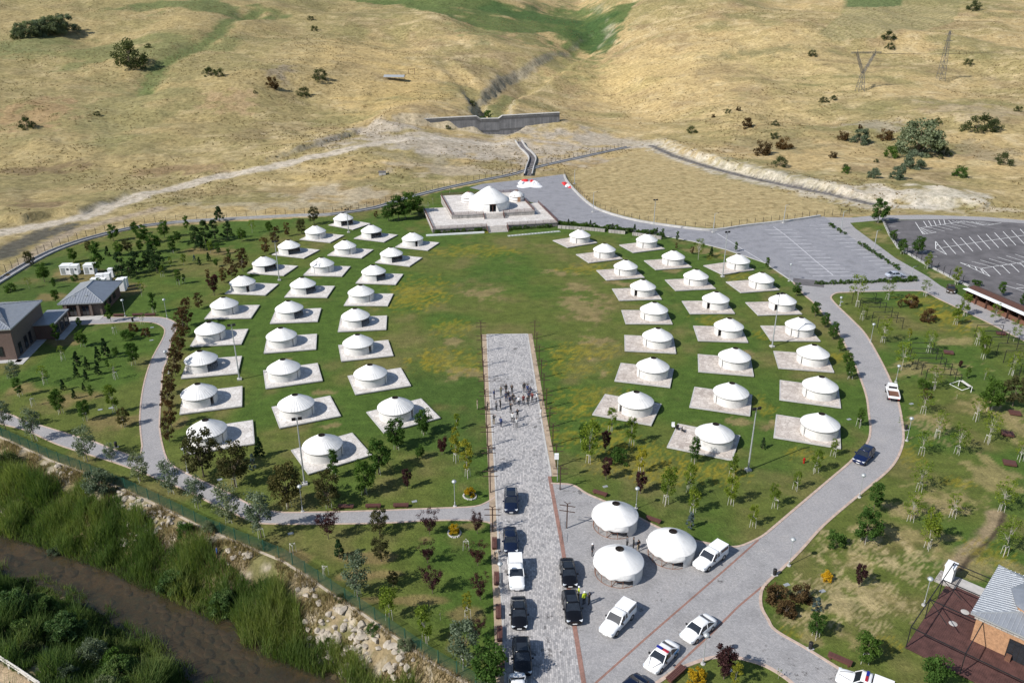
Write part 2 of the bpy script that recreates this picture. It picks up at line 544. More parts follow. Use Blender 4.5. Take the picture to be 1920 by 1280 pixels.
stroke(xy([GT(*p) for p in ((0, 478), (40, 455), (80, 440), (120, 428))]), 9, (.055, .058, .06), .85, soft=2.5, nz=3)
stroke(xy([GT(*p) for p in ((1010, 265), (1060, 272), (1110, 280), (1180, 277), (1230, 270))]), 6, road, .9, soft=1.5, nz=1.5)
# cut bank and the tar track up the right hill
TRACK = xy([GT(*p) for p in ((1222, 273), (1262, 292), (1330, 314), (1400, 332), (1480, 349), (1560, 365), (1632, 382))])
stroke([(a, b + 3) for a, b in TRACK], 13, (.46, .42, .355), .85, soft=4, nz=9)
stroke([(a, b - 6) for a, b in TRACK], 7, (.43, .385, .32), .6, soft=3, nz=8)
stroke(TRACK, 3.6, (.115, .108, .110), 1, soft=.5, nz=.3)
pblob(1700, 388, 80, 10, (.47, .43, .37), .9, T=True, nf=n6)
pblob(1760, 365, 100, 22, (.50, .46, .40), .8, T=True, nf=n6)
pblob(1640, 360, 60, 16, (.47, .42, .36), .7, T=True, nf=n6)
pblob(1840, 395, 90, 8, (.40, .34, .24), .8, T=True, nf=n6)
FIELD = xy(px((1070, 332), (1175, 288), (1222, 284), (1330, 326), (1450, 356), (1570, 386), (1580, 403), (1480, 411), (1345, 428), (1230, 419), (1150, 398), (1100, 368)))
region(FIELD, (.365, .290, .155), .9)
for k in range(14):
    a = k / 13
    P = [(G(1075 + 60 * a, 345 + 55 * a) * (1 - t) + G(1210 + 330 * a, 288 + 112 * a) * t) for t in np.linspace(0, 1, 8)]
    stroke([(p.x, p.y + 4 * math.sin(3.1 * i / 7)) for i, p in enumerate(P)], .9, (.27, .20, .095), .55, soft=.5, nz=.6)
pblob(1330, 432, 150, 5, (.06, .09, .03), .8, nf=n6)
# lawns: dry patches, dandelions
for a in ((905, 550, 40, 12), (1095, 575, 42, 26), (1080, 540, 30, 12), (1050, 512, 25, 8), (850, 640, 16, 8), (1110, 640, 35, 8), (1115, 673, 18, 7),
          (870, 700, 40, 14), (1130, 700, 12, 12), (1395, 660, 14, 8), (760, 770, 14, 4), (620, 797, 18, 4), (600, 735, 24, 6), (535, 675, 14, 5),
          (1260, 510, 20, 5), (1300, 525, 16, 4), (1160, 530, 22, 6), (1180, 533, 18, 5), (1460, 800, 30, 10), (1380, 790, 22, 8),
          (1470, 510, 40, 8), (1320, 470, 40, 10), (1380, 478, 40, 6)):
    pblob(*a, DRY, .75, nf=n2)
for a in ((700, 1045, 60, 12), (560, 1050, 40, 16), (660, 1080, 40, 10), (735, 1075, 40, 10), (880, 1155, 40, 20), (780, 1125, 60, 10), (690, 1125, 40, 10),
          (860, 1205, 40, 30), (880, 985, 30, 7), (800, 1010, 30, 6), (140, 745, 60, 18), (200, 790, 70, 16), (60, 730, 50, 14), (110, 640, 50, 10), (230, 540, 40, 14),
          (340, 790, 16, 20), (150, 520, 60, 14), (100, 555, 40, 10), (390, 470, 60, 8)):
    pblob(*a, (.200, .148, .068), .72, nf=n6)
for a in ((1650, 1000, 60, 26), (1600, 1045, 60, 20), (1640, 1120, 50, 30), (1560, 1140, 60, 24), (1690, 960, 50, 20), (1520, 1200, 40, 14), (1760, 940, 60, 30),
          (1860, 890, 50, 40), (1740, 785, 30, 14), (1740, 690, 80, 14), (1790, 640, 40, 10), (1820, 1060, 70, 30), (1600, 1200, 60, 16), (1850, 760, 60, 20),
          (1720, 1010, 60, 16), (1830, 610, 40, 8), (1900, 800, 30, 40), (1640, 440, 26, 12), (1770, 515, 30, 8)):
    pblob(*a, (.255, .212, .095), .8, nf=n2)
for a in ((1610, 1030, 60, 30, STRAW), (1590, 1130, 90, 40, STRAW), (1700, 1060, 50, 30, STRAW), (1740, 950, 60, 16, DRY2), (1740, 800, 36, 20, DRY2), (1900, 770, 26, 20, DRY2), (1480, 1010, 20, 6, STRAW)):
    pblob(*a, .55, nf=n2 * .45 + nsp * .55, amp=1.9)
TRENCH = xy(px((1876, 960), (1868, 985), (1850, 1010), (1830, 1030), (1805, 1052), (1795, 1068)))
stroke([(a - .6, b) for a, b in TRENCH], 1.7, (.30, .225, .145), .85, soft=.5, nz=.8)
stroke([(a + .5, b) for a, b in TRENCH], .5, (.06, .045, .03), .9, soft=.2, nz=.2)
for a in ((790, 545, 28, 14), (770, 562, 30, 10), (845, 615, 16, 8), (1095, 657, 30, 9), (1070, 665, 20, 6), (1080, 770, 22, 8), (1075, 690, 30, 8), (1150, 822, 20, 14),
          (1062, 820, 14, 10), (1330, 600, 16, 6), (1392, 520, 14, 5), (1345, 482, 10, 3), (1430, 632, 7, 5), (1425, 758, 12, 10), (1590, 672, 18, 5), (1740, 565, 24, 7),
          (1775, 600, 20, 12), (1780, 590, 14, 10), (1700, 850, 12, 14), (1793, 904, 14, 5), (1850, 1035, 26, 12), (1484, 1187, 10, 6), (1670, 1207, 12, 8), (1300, 880, 40, 8),
          (1240, 885, 30, 12), (1190, 860, 40, 16), (900, 430, 20, 3), (890, 470, 40, 6), (1115, 505, 30, 5), (1340, 890, 30, 8), (1500, 850, 20, 5), (1110, 745, 40, 10), (850, 680, 40, 10), (820, 670, 20, 8)):
    a = (a[0], a[1], a[2] * 1.5, a[3] * 1.5)
    pblob(*a, YEL, .34, nf=nsp, amp=1.5)
    pblob(*a, (.13, .14, .03), .3, nf=n6, amp=1.2)
# beds under the trees and river banks
near = (GY < 170) & (GX < 30)
dF, sF, _ = polydist(RFENCE, GX, GY); dW, sW, _ = polydist(REDGE, GX, GY); dL, sL, _ = polydist(LEDGE, GX, GY)
bank = near & (sF < 0)
bc = np.tile(np.array([.250, .195, .115]), (N, 1))
bc = lerp(bc, (.15, .14, .06), sstep(.45, .65, n6))
bc = lerp(bc, (.36, .31, .24), sstep(.55, .75, n2))
bed = np.tile(np.array([.200, .140, .082]), (N, 1))
bed = lerp(bed, (.075, .056, .036), sstep(.52, .64, n2))
bed = lerp(bed, (.14, .115, .075), sstep(.48, .62, n6))
bc = np.where((GZ < WZ + .05)[:, None], bed, bc)
COL = np.where(bank[:, None], bc, COL)
edge = np.where(near & (sF > 0) & (dF < 1.2), 1 - dF / 1.2, 0)
COL = lerp(COL, (.24, .18, .09), edge * .7)
PATHL = px((-60, 1205), (0, 1243), (40, 1268), (80, 1295), (0, 1330), (-80, 1270), z=-.9)
region(xy(PATHL), (.44, .335, .225), .95)

m, n, l, p = new_mat('ground_earth_and_grass')
at = n.new('ShaderNodeVertexColor'); at.layer_name = 'tint'
v = coords(n, l, kind='World')
fa = noise(n, l, v, 2.6, 6, .72)
fb = noise(n, l, v, .55, 5, .65)
vs = coords(n, l, (.22, .42, .3), kind='World')
fc = noise(n, l, vs, 1.0, 5, .7)
c = mixc(n, l, 1.0, at.outputs['Color'], ramp(n, l, fa, [(.26, (.42, .43, .40)), (.42, (.86, .86, .85)), (.56, (1.04, 1.04, 1.04)), (.76, (1.55, 1.52, 1.46))]), 'MULTIPLY')
c = mixc(n, l, 1.0, c, ramp(n, l, fb, [(.3, (.72, .74, .72)), (.7, (1.22, 1.2, 1.18))]), 'MULTIPLY')
c = mixc(n, l, 1.0, c, ramp(n, l, fc, [(.32, (.86, .86, .84)), (.68, (1.12, 1.12, 1.12))]), 'MULTIPLY')
vt = n.new('ShaderNodeTexVoronoi'); vt.inputs['Scale'].default_value = .42; l.new(v, vt.inputs['Vector'])
fd = noise(n, l, v, .30, 6, .75)
hc = mixc(n, l, 1.0, c, ramp(n, l, fd, [(.34, (.68, .66, .62)), (.46, (.95, .94, .92)), (.60, (1.07, 1.07, 1.07)), (.72, (1.22, 1.22, 1.22))]), 'MULTIPLY')
hc = mixc(n, l, 1.0, hc, ramp(n, l, vt.outputs['Distance'], [(.10, (.74, .73, .70)), (.42, (1.06, 1.06, 1.06))]), 'MULTIPLY')
c = mixc(n, l, at.outputs['Alpha'], c, hc)
l.new(c, p.inputs['Base Color'])
p.inputs['Roughness'].default_value = .95
p.inputs['Specular IOR Level'].default_value = .15
bump(n, l, p, fa, .8, .22)
MATS['ground'] = m
ii = (np.arange(NR - 1)[:, None] * NC + np.arange(NC - 1)[None, :]).ravel()
F = np.stack([ii, ii + 1, ii + NC + 1, ii + NC], 1)
gm = fast_mesh('ground', np.stack([GX, GY, GZ], 1), F, MATS['ground'], np.concatenate([COL, (~inside & ~bank)[:, None].astype(float)], 1).astype(np.float32), smooth=True)
tag(link('ground', gm), kind='structure')

# ---------- river water
m, n, l, p = new_mat('river_water')
v = coords(n, l, kind='World')
f1 = noise(n, l, v, 1.4, 4, .6); f2 = noise(n, l, v, 5, 3, .6)
out = n['Material Output']
tr = n.new('ShaderNodeBsdfTransparent'); tr.inputs['Color'].default_value = (.60, .55, .45, 1)
di = n.new('ShaderNodeBsdfDiffuse')
l.new(ramp(n, l, f1, [(.35, (.080, .062, .038)), (.65, (.055, .060, .042))]), di.inputs['Color'])
gl = n.new('ShaderNodeBsdfGlossy'); gl.inputs['Roughness'].default_value = .06
bp = n.new('ShaderNodeBump'); bp.inputs['Strength'].default_value = .08; bp.inputs['Distance'].default_value = .04
l.new(f2, bp.inputs['Height']); l.new(bp.outputs['Normal'], gl.inputs['Normal'])
mx = n.new('ShaderNodeMixShader'); mx.inputs[0].default_value = .34
l.new(tr.outputs[0], mx.inputs[1]); l.new(di.outputs[0], mx.inputs[2])
mx2 = n.new('ShaderNodeMixShader')
mx2.inputs[0].default_value = .04; l.new(mx.outputs[0], mx2.inputs[1]); l.new(gl.outputs[0], mx2.inputs[2])
l.new(mx2.outputs[0], out.inputs['Surface'])
wp = [(a - .4, b + .6) for a, b in REDGE] + [(a + .4, b - .6) for a, b in reversed(LEDGE)]
tag(MB().prism(wp, WZ - .1, WZ, sides=False).build('river', m), kind='structure')
# ------------------------------------------------------------------ paving
def brick_mat(name, c1, c2, mortar, bw, bh, rot=0.0, rough=.85, stain=.5, msize=.02, kind='World', spots=False):
    if name in MATS: return MATS[name]
    m, n, l, p = new_mat(name)
    tc = coords(n, l, kind=kind)
    mp = n.new('ShaderNodeMapping'); mp.inputs['Rotation'].default_value = (0, 0, rot)
    l.new(tc, mp.inputs['Vector'])
    b = n.new('ShaderNodeTexBrick')
    b.inputs['Scale'].default_value = 1.0
    b.inputs['Brick Width'].default_value = bw; b.inputs['Row Height'].default_value = bh
    b.inputs['Mortar Size'].default_value = msize; b.inputs['Bias'].default_value = 0.0
    b.inputs['Color1'].default_value = (*c1, 1); b.inputs['Color2'].default_value = (*c2, 1); b.inputs['Mortar'].default_value = (*mortar, 1)
    l.new(mp.outputs[0], b.inputs['Vector'])
    f = noise(n, l, tc, .35, 6, .65); f2 = noise(n, l, tc, 3.1, 5, .7)
    c = mixc(n, l, 1.0, b.outputs['Color'], ramp(n, l, f, [(.3, (1 - stain * .45,) * 3), (.52, (1, 1, 1)), (.75, (1.08, 1.06, 1.03))]), 'MULTIPLY')
    c = mixc(n, l, 1.0, c, ramp(n, l, f2, [(.28, (.8, .8, .8)), (.6, (1.06, 1.06, 1.06))]), 'MULTIPLY')
    if spots:
        f4 = noise(n, l, tc, .9, 5, .75); f5 = noise(n, l, tc, .12, 3, .5)
        ad = n.new('ShaderNodeMath'); ad.operation = 'MULTIPLY'; l.new(f4, ad.inputs[0]); l.new(f5, ad.inputs[1])
        c = mixc(n, l, 1.0, c, ramp(n, l, ad.outputs[0], [(.345, (1, 1, 1)), (.385, (.42, .41, .40))]), 'MULTIPLY')
    l.new(c, p.inputs['Base Color'])
    p.inputs['Roughness'].default_value = rough
    bump(n, l, p, b.outputs['Fac'], -.4, .01)
    MATS[name] = m
    return m

AVANG = ang(G(960, 1280), G(953, 627))
M_AV = brick_mat('avenue_setts', (.47, .45, .44), (.245, .24, .245), (.20, .195, .19), .44, .22, -AVANG, stain=.35, msize=.016, spots=True)
M_PLAZA = brick_mat('plaza_pavers', (.365, .355, .355), (.285, .28, .285), (.155, .152, .152), .24, .12, .72, stain=.45, msize=.012, spots=True)
M_PATH = brick_mat('path_pavers', (.330, .318, .318), (.285, .278, .285), (.19, .185, .185), .2, .1, .3, stain=.3, msize=.008)
M_LOT = brick_mat('car_park_pavers', (.265, .265, .285), (.225, .226, .245), (.15, .15, .16), .4, .2, .1, stain=.6, msize=.012)
M_ASPH = pm('asphalt_worn', (.115, .108, .112), .9, .28, .25, .3, kind='World')
M_CONC = pm('concrete_pale', (.42, .41, .395), .85, .16, .8, .15, kind='World')
M_KERB = pm('kerb_pinkish_stone', (.44, .34, .28), .85, .2, 1.7, .2, kind='World')
M_BEIGE = brick_mat('beige_edge_pavers', (.50, .39, .27), (.42, .33, .245), (.27, .2, .14), .2, .1, -AVANG, stain=.9)
M_RED = brick_mat('red_clay_pavers', (.36, .19, .15), (.29, .15, .115), (.18, .11, .09), .2, .1, -AVANG, stain=.6)
M_PAINT = pm('white_road_paint', (.72, .72, .71), .7, .14, 3, 0, kind='World')
M_FADED = pm('faded_road_paint', (.58, .58, .60), .8, .22, 1.2, 0, kind='World')

def smooth(P, k=6, closed=False):
    P = [Vector((p[0], p[1], 0)) for p in P]
    n = len(P); o = []
    for i in range(n if closed else n - 1):
        p0 = P[(i - 1) % n] if closed or i > 0 else P[0]
        p1, p2 = P[i], P[(i + 1) % n]
        p3 = P[(i + 2) % n] if closed or i + 2 < n else P[-1]
        for j in range(k):
            t = j / k
            o.append(.5 * ((2 * p1) + (p2 - p0) * t + (2 * p0 - 5 * p1 + 4 * p2 - p3) * t * t + (3 * p1 - p0 - 3 * p2 + p3) * t ** 3))
    if not closed: o.append(P[-1])
    return o
def offset(P, d):
    o = []
    for i in range(len(P)):
        a = P[max(0, i - 1)]; b = P[min(len(P) - 1, i + 1)]
        t = (b - a); t.z = 0
        if t.length < 1e-6: t = Vector((1, 0, 0))
        t.normalize()
        o.append(P[i] + Vector((-t.y, t.x, 0)) * d)
    return o
def sheet(name, poly, z, mat, kind='structure'):
    return tag(MB().prism(xy(poly), 0, z, sides=False).build(name, mat), kind=kind)
def ribbon(name, P, wd, z0, z1, mat, parent=None, off=0.0, hfn=None):
    A = offset(P, off + wd / 2); B = offset(P, off - wd / 2)
    b = MB()
    for i in range(len(P) - 1):
        h0 = hfn(P[i]) if hfn else 0; h1 = hfn(P[i + 1]) if hfn else 0
        vs = []
        for (q, h) in ((A[i], h0), (B[i], h0), (B[i + 1], h1), (A[i + 1], h1)): vs.append((q.x, q.y, h + z1))
        for (q, h) in ((A[i], h0), (B[i], h0), (B[i + 1], h1), (A[i + 1], h1)): vs.append((q.x, q.y, h + z0))
        b.add(vs, [(0, 1, 2, 3), (1, 5, 6, 2), (0, 3, 7, 4)])
    return b.build(name, mat, parent)

# central avenue
avL = px((913.5, 627), (919, 740), (928.7, 880), (935, 1010), (942.7, 1140), (949, 1280), (952, 1340))
avR = px((988.5, 626), (1005.5, 734), (1021.5, 830), (1030.7, 880), (1050, 1019), (1072.8, 1172.8), (1090, 1280), (1099, 1340))
sheet('avenue_paving', avL + avR[::-1], .032, M_AV)
ribbon('avenue_edge_strip', avL, .85, .0, .042, M_BEIGE, off=-.62)['kind'] = 'structure'
ribbon('avenue_kerb', avL, .26, 0, .07, M_CONC, off=-.06)['kind'] = 'structure'
avR1 = avR[:4] + [G(1032, 893)]
ribbon('avenue_edge_strip', avR1, .85, .0, .042, M_BEIGE, off=.62)['kind'] = 'structure'
ribbon('avenue_kerb', avR1, .26, 0, .07, M_CONC, off=.06)['kind'] = 'structure'
ribbon('red_paving_line', [G(1027, 893)] + avR[4:], .5, 0, .046, M_RED, off=.25)['kind'] = 'structure'
ribbon('avenue_kerb', px((913.5, 627), (988.5, 626)), .22, 0, .06, M_CONC)['kind'] = 'structure'

# plaza and the curved drive
dL = [(1440, 997), (1507, 940), (1560, 895), (1595, 865), (1625, 832), (1632, 805), (1629, 775), (1625, 745), (1615, 714), (1599, 675), (1583, 643), (1570, 621), (1552, 599), (1528, 570), (1508, 553), (1487, 529)]
dR = [(1457, 1075), (1500, 1033), (1547, 982), (1620, 920), (1662, 885), (1682, 860), (1693, 830), (1693, 802), (1688, 770), (1680, 738), (1669, 712), (1651, 675), (1623, 627), (1599, 601), (1574, 577), (1560, 562), (1559, 555), (1567, 550), (1580, 548)]
DL = smooth(px(*dL), 4); DR = smooth(px(*dR), 4)
sheet('curved_drive', DL + px((1500, 533), (1580, 533)) + DR[::-1], .022, M_PATH)
ribbon('drive_kerb', DL, .34, 0, .075, M_KERB)['kind'] = 'structure'
ribbon('drive_kerb', DR, .34, 0, .075, M_KERB)['kind'] = 'structure'
pz_top = smooth(px((1033, 906), (1073, 909), (1100, 925), (1135, 940), (1175, 958), (1217, 980), (1250, 995), (1300, 1012), (1350, 1022), (1385, 1024), (1422, 1009), (1440, 997)), 4)
pz_right = smooth(px((1457, 1075), (1440, 1090), (1428, 1107), (1427, 1135), (1440, 1161), (1455, 1182), (1515, 1217), (1570, 1251), (1640, 1293), (1700, 1330)), 4)
pz_isl = smooth(px((1190, 1310), (1242, 1273), (1270, 1255), (1317, 1237), (1350, 1231), (1385, 1233), (1435, 1248), (1475, 1272), (1500, 1295), (1530, 1320)), 4)
sheet('plaza_paving', pz_top + [pz_right[0]] + pz_right + px((1700, 1345), (1560, 1345)) + pz_isl[::-1] + px((1150, 1330), (1100, 1345)) + avR[::-1][:4], .026, M_PLAZA)
ribbon('plaza_kerb', pz_top, .3, 0, .075, M_KERB)['kind'] = 'structure'
ribbon('plaza_kerb', pz_right, .34, 0, .075, M_KERB)['kind'] = 'structure'
ribbon('plaza_kerb', pz_isl, .42, 0, .075, M_KERB)['kind'] = 'structure'
for P in (((1422, 1012), (1360, 1067), (1285, 1132), (1210, 1197), (1120, 1277), (1090, 1305)), ((1428, 1100), (1385, 1136), (1335, 1186), (1290, 1228), (1265, 1252))):
    ribbon('red_paving_line', px(*P), .24, 0, .034, M_RED)['kind'] = 'structure'

# paths of the west park
p1u = smooth(px((930, 930), (915, 940), (890, 949), (830, 952), (705, 957), (580, 960), (517, 959), (470, 946), (425, 922), (370, 897), (327, 875), (312, 858), (304, 832), (300, 810), (299, 790), (302, 740), (305.5, 695), (312.7, 675), (322, 637), (331, 615), (329, 605), (312, 597), (287, 594), (233, 595), (180, 594), (126, 597)), 3)
p1l = smooth(px((937, 1000), (925, 984), (905, 977), (855, 975), (795, 976), (730, 980), (630, 982), (517, 982), (480, 979), (450, 967), (400, 945), (362, 925), (320, 907), (270, 887), (215, 867), (160, 850), (105, 832), (50, 807), (11, 797), (-60, 775)), 3)
p1i = smooth(px((-60, 752), (15, 775), (42, 787), (85, 800), (140, 817), (175, 827), (220, 845), (264, 852), (262, 790), (266, 740), (275, 700), (287, 668), (304, 637), (309, 621), (304, 612), (287, 605), (251, 603), (198, 607), (167, 608), (126, 611)), 3)
sheet('park_path', p1u + p1i[::-1] + p1l[::-1], .020, M_PATH)
for P in (p1u, p1l, p1i): ribbon('path_kerb', P, .24, 0, .06, M_KERB)['kind'] = 'structure'

# upper yard, access road, car parks
yard = px((880, 352), (905, 345), (978, 337), (1055, 327), (1066, 345), (1098, 378), (1130, 397), (1200, 416), (1300, 430), (1343, 432), (1400, 424), (1480, 415), (1545, 406),
          (1600, 448), (1626, 467), (1686, 504), (1718, 522), (1580, 531), (1500, 533), (1487, 529), (1434, 493), (1360, 468), (1300, 453), (1230, 440), (1160, 430), (1100, 420), (1040, 414), (1000, 380))
sheet('car_park_paving', yard, .018, M_LOT)
ribbon('car_park_kerb', px((1487, 529), (1434, 493), (1360, 468), (1300, 453), (1230, 440), (1160, 430), (1100, 420)), .3, 0, .1, M_CONC)['kind'] = 'structure'
east = px((1500, 533.5), (1580, 531.5), (1718, 523), (1686, 504.5), (1626, 467), (1556, 421), (1537, 407), (1600, 408), (1640, 404), (1740, 403), (1850, 407), (1920, 413), (2100, 425), (2100, 434), (1920, 419), (1800, 411), (1660, 412),
          (1594, 418), (1603, 428), (1640, 455), (1679, 484), (1739, 518), (1764, 536), (1796, 552), (1830, 570), (1920, 606), (2050, 660), (2050, 700), (1920, 639), (1857, 607), (1801, 580), (1757, 559), (1729, 546), (1680, 546), (1560, 549))
sheet('access_road', east, .014, M_PATH)
ribbon('road_kerb', smooth(px((1567, 549), (1640, 546), (1680, 545), (1729, 546), (1757, 559), (1801, 580), (1857, 607), (1920, 639), (2050, 700)), 3), .3, 0, .07, M_KERB)['kind'] = 'structure'
asph = px((1657, 413), (1668, 440), (1684, 464), (1740, 497), (1800, 528), (1815, 535), (1850, 545), (1885, 560), (1960, 600), (2120, 660), (2120, 440), (1920, 419), (1800, 411))
sheet('asphalt_car_park', asph, .010, M_ASPH)
ribbon('white_kerb_wall', px((1654, 411), (1667, 440), (1683, 465), (1740, 499), (1800, 530), (1817, 538)), .45, 0, .45, M_CONC)['kind'] = 'structure'
ribbon('white_kerb_wall', smooth(px((1058, 329), (1066, 345), (1098, 378), (1130, 397), (1200, 416), (1300, 430), (1343, 432), (1400, 424), (1480, 415), (1537, 406)), 3), .7, 0, .55, M_CONC)['kind'] = 'structure'
ribbon('dark_tarmac_patch', px((1487, 527), (1545, 533)), 5.0, 0, .024, M_ASPH)['kind'] = 'structure'

def paint(pts, wd=.14, z=.03, mat=None, name='painted_line'):
    P = px(*pts)
    return ribbon(name, P, wd, z - .004, z, mat or M_PAINT)
# painted bays: each car park's paint is one marking of that surface
def marks(name, lines, wd, z, mat):
    b = MB()
    for L in lines:
        P = px(*L)
        for a, c in zip(P[:-1], P[1:]):
            t = (c - a).normalized(); s = Vector((-t.y, t.x, 0)) * wd / 2
            b.add([a + s + Vector((0, 0, z)), a - s + Vector((0, 0, z)), c - s + Vector((0, 0, z)), c + s + Vector((0, 0, z))], [(0, 1, 2, 3)])
    return tag(b.build(name, mat), kind='structure')
L = [((1450, 425), (1470, 439), (1500, 464), (1530, 490), (1562, 516)), ((1345, 438), (1390, 466), (1430, 490))]
for k in range(14):                       # bays either side of the spine
    t = k / 13
    x = 1458 + (1562 - 1458) * t; y = 431 + (517 - 431) * t
    L += [((x - 24 - 14 * t, y + .5), (x + 28 + 12 * t, y - .5))]
    if k < 13: L += [((x + 60 + 40 * t, y - 8), (x + 100 + 46 * t, y - 9.5))]
marks('car_park_marking', L, .18, .024, M_FADED)
Z5 = lambda x, y: (1580 + x / 5.647, 380 + y / 5.647)
A = []
spine = [(820, 268), (1290, 195)]
A += [(Z5(770, 208), Z5(852, 335)), (Z5(852, 335), Z5(992, 314)), (Z5(820, 268), Z5(992, 314)), (Z5(820, 268), Z5(1290, 195)), (Z5(830, 285), Z5(905, 328)), (Z5(838, 305), Z5(870, 332)), (Z5(835, 275), Z5(950, 320))]
for k in range(6): A.append((Z5(900 + 80 * k, 258 - 12 * k), Z5(1080 + 84 * k, 302 - 12 * k)))
for k in range(5): A.append((Z5(855 + 45 * k * 1.2, 196 - 4 * k), Z5(895 + 48 * k, 256 - 6 * k)))
for k in range(5): A.append((Z5(1120 + 40 * k, 188 + 2 * k), Z5(1160 + 70 * k, 222 - 2 * k)))
A += [(Z5(1360, 200), Z5(1530, 240)), (Z5(1400, 200), Z5(1560, 232)), (Z5(1530, 240), Z5(1680, 215)), (Z5(1440, 198), Z5(1600, 226)), (Z5(1330, 205), Z5(1500, 238))]
A += [(Z5(982, 408), Z5(985, 490)), (Z5(985, 490), Z5(1103, 552)), (Z5(982, 408), Z5(1103, 552)), (Z5(1030, 480), Z5(1990, 335)), (Z5(985, 460), Z5(1010, 440)), (Z5(1000, 495), Z5(1060, 492)), (Z5(1040, 515), Z5(1080, 520))]
for k in range(12): A.append((Z5(1068 + 90 * k, 397 - 13 * k), Z5(1197 + 91 * k, 542 - 13 * k)))
A += [(Z5(1240, 632), Z5(1563, 782)), (Z5(1240, 632), Z5(1470, 696)), (Z5(1470, 696), Z5(1563, 782)), (Z5(1470, 696), Z5(2060, 606)), (Z5(1330, 660), Z5(1352, 684)), (Z5(1400, 678), Z5(1425, 716)), (Z5(1460, 700), Z5(1495, 748)), (Z5(1290, 646), Z5(1300, 660))]
for k in range(7):
    A.append((Z5(1365 + 92 * k, 622 - 15 * k), Z5(1600 + 96 * k, 690 - 12 * k) if k > 0 else Z5(1580, 678)))
    A.append((Z5(1590 + 96 * k, 678 - 13 * k), Z5(1672 + 98 * k, 762 - 14 * k)))
A += [(Z5(1730, 877), Z5(1990, 960)), (Z5(1840, 860), Z5(2000, 900)), (Z5(1840, 905), Z5(1920, 900)), (Z5(475, 251), Z5(565, 251)), (Z5(580, 318), Z5(610, 318))]
A += [(Z5(690, 465), Z5(760, 480)), (Z5(800, 495), Z5(860, 490)), (Z5(850, 520), Z5(890, 510)), (Z5(930, 570), Z5(1000, 570)), (Z5(760, 500), Z5(830, 515))]
marks('bay_marking', A, .17, .018, M_PAINT)
# ------------------------------------------------------------------ yurts
def fabric(name, col, stain=.25):
    m, n, l, p = new_mat(name)
    v = coords(n, l)
    oi = n.new('ShaderNodeObjectInfo')
    ad = n.new('ShaderNodeVectorMath'); ad.operation = 'ADD'
    l.new(v, ad.inputs[0]); l.new(oi.outputs['Location'], ad.inputs[1])
    f = noise(n, l, ad.outputs[0], .9, 6, .7); f2 = noise(n, l, ad.outputs[0], 7, 4, .6)
    c = ramp(n, l, f, [(.28, tuple(x * (1 - stain) for x in col)), (.5, col), (.8, tuple(min(.86, x * 1.04) for x in col))])
    c = mixc(n, l, 1.0, c, ramp(n, l, f2, [(.3, (.93, .92, .90)), (.6, (1, 1, 1))]), 'MULTIPLY')
    l.new(c, p.inputs['Base Color'])
    p.inputs['Roughness'].default_value = .8
    p.inputs['Specular IOR Level'].default_value = .2
    bump(n, l, p, f2, .35, .03)
    return m
M_FELT = fabric('yurt_felt_shaded_white', (.60, .59, .575), .26)  # wall shade is put into the colour: greyer than the roof
M_FELTR = fabric('yurt_roof_canvas', (.70, .695, .685), .20)
M_RIM = pm('yurt_crown_wood_shade', (.016, .010, .008), .85, .3, 6)  # near-black stands in for the unlit inside of the crown hole
M_SEAM = pm('yurt_tie_band', (.20, .19, .18), .9, .2, 6)
M_RUST = pm('rusty_steel_frame', (.23, .10, .055), .8, .3, 8)
M_FLOOR = pm('yurt_floor', (.10, .085, .07), .9, .2, 3)

def pad_mat(name, a, b, c3):
    m, n, l, p = new_mat(name)
    v = coords(n, l, kind='World')
    vo = n.new('ShaderNodeTexVoronoi'); vo.feature = 'F1'; vo.inputs['Scale'].default_value = 1.7
    ve = n.new('ShaderNodeTexVoronoi'); ve.feature = 'DISTANCE_TO_EDGE'; ve.inputs['Scale'].default_value = 1.7
    nz = n.new('ShaderNodeTexNoise'); nz.inputs['Scale'].default_value = 1.2
    l.new(v, nz.inputs['Vector'])
    vv = n.new('ShaderNodeMix'); vv.data_type = 'VECTOR'; vv.inputs[0].default_value = .18
    l.new(v, vv.inputs[4]); l.new(nz.outputs['Color'], vv.inputs[5])
    l.new(vv.outputs[1], vo.inputs['Vector']); l.new(vv.outputs[1], ve.inputs['Vector'])
    sp = n.new('ShaderNodeSeparateColor'); l.new(vo.outputs['Color'], sp.inputs[0])
    c = ramp(n, l, sp.outputs[0], [(0, a), (.4, b), (.75, c3), (1, a)])
    g = ramp(n, l, ve.outputs['Distance'], [(.0, (.62, .6, .57)), (.06, (1, 1, 1))])
    c = mixc(n, l, 1.0, c, g, 'MULTIPLY')
    f2 = noise(n, l, v, 4, 4, .7)
    c = mixc(n, l, 1.0, c, ramp(n, l, f2, [(.3, (.84, .83, .82)), (.65, (1.05, 1.05, 1.05))]), 'MULTIPLY')
    f3 = noise(n, l, v, .3, 4, .6)
    c = mixc(n, l, 1.0, c, ramp(n, l, f3, [(.3, (.86, .84, .82)), (.65, (1.04, 1.04, 1.04))]), 'MULTIPLY')
    l.new(c, p.inputs['Base Color']); p.inputs['Roughness'].default_value = .85
    bump(n, l, p, ve.outputs['Distance'], .25, .02)
    return m
M_PAD1 = pad_mat('pad_flagstone_pale', (.60, .575, .545), (.52, .495, .47), (.64, .615, .59))
M_PAD2 = pad_mat('pad_flagstone_warm', (.53, .48, .435), (.42, .37, .335), (.58, .53, .485))

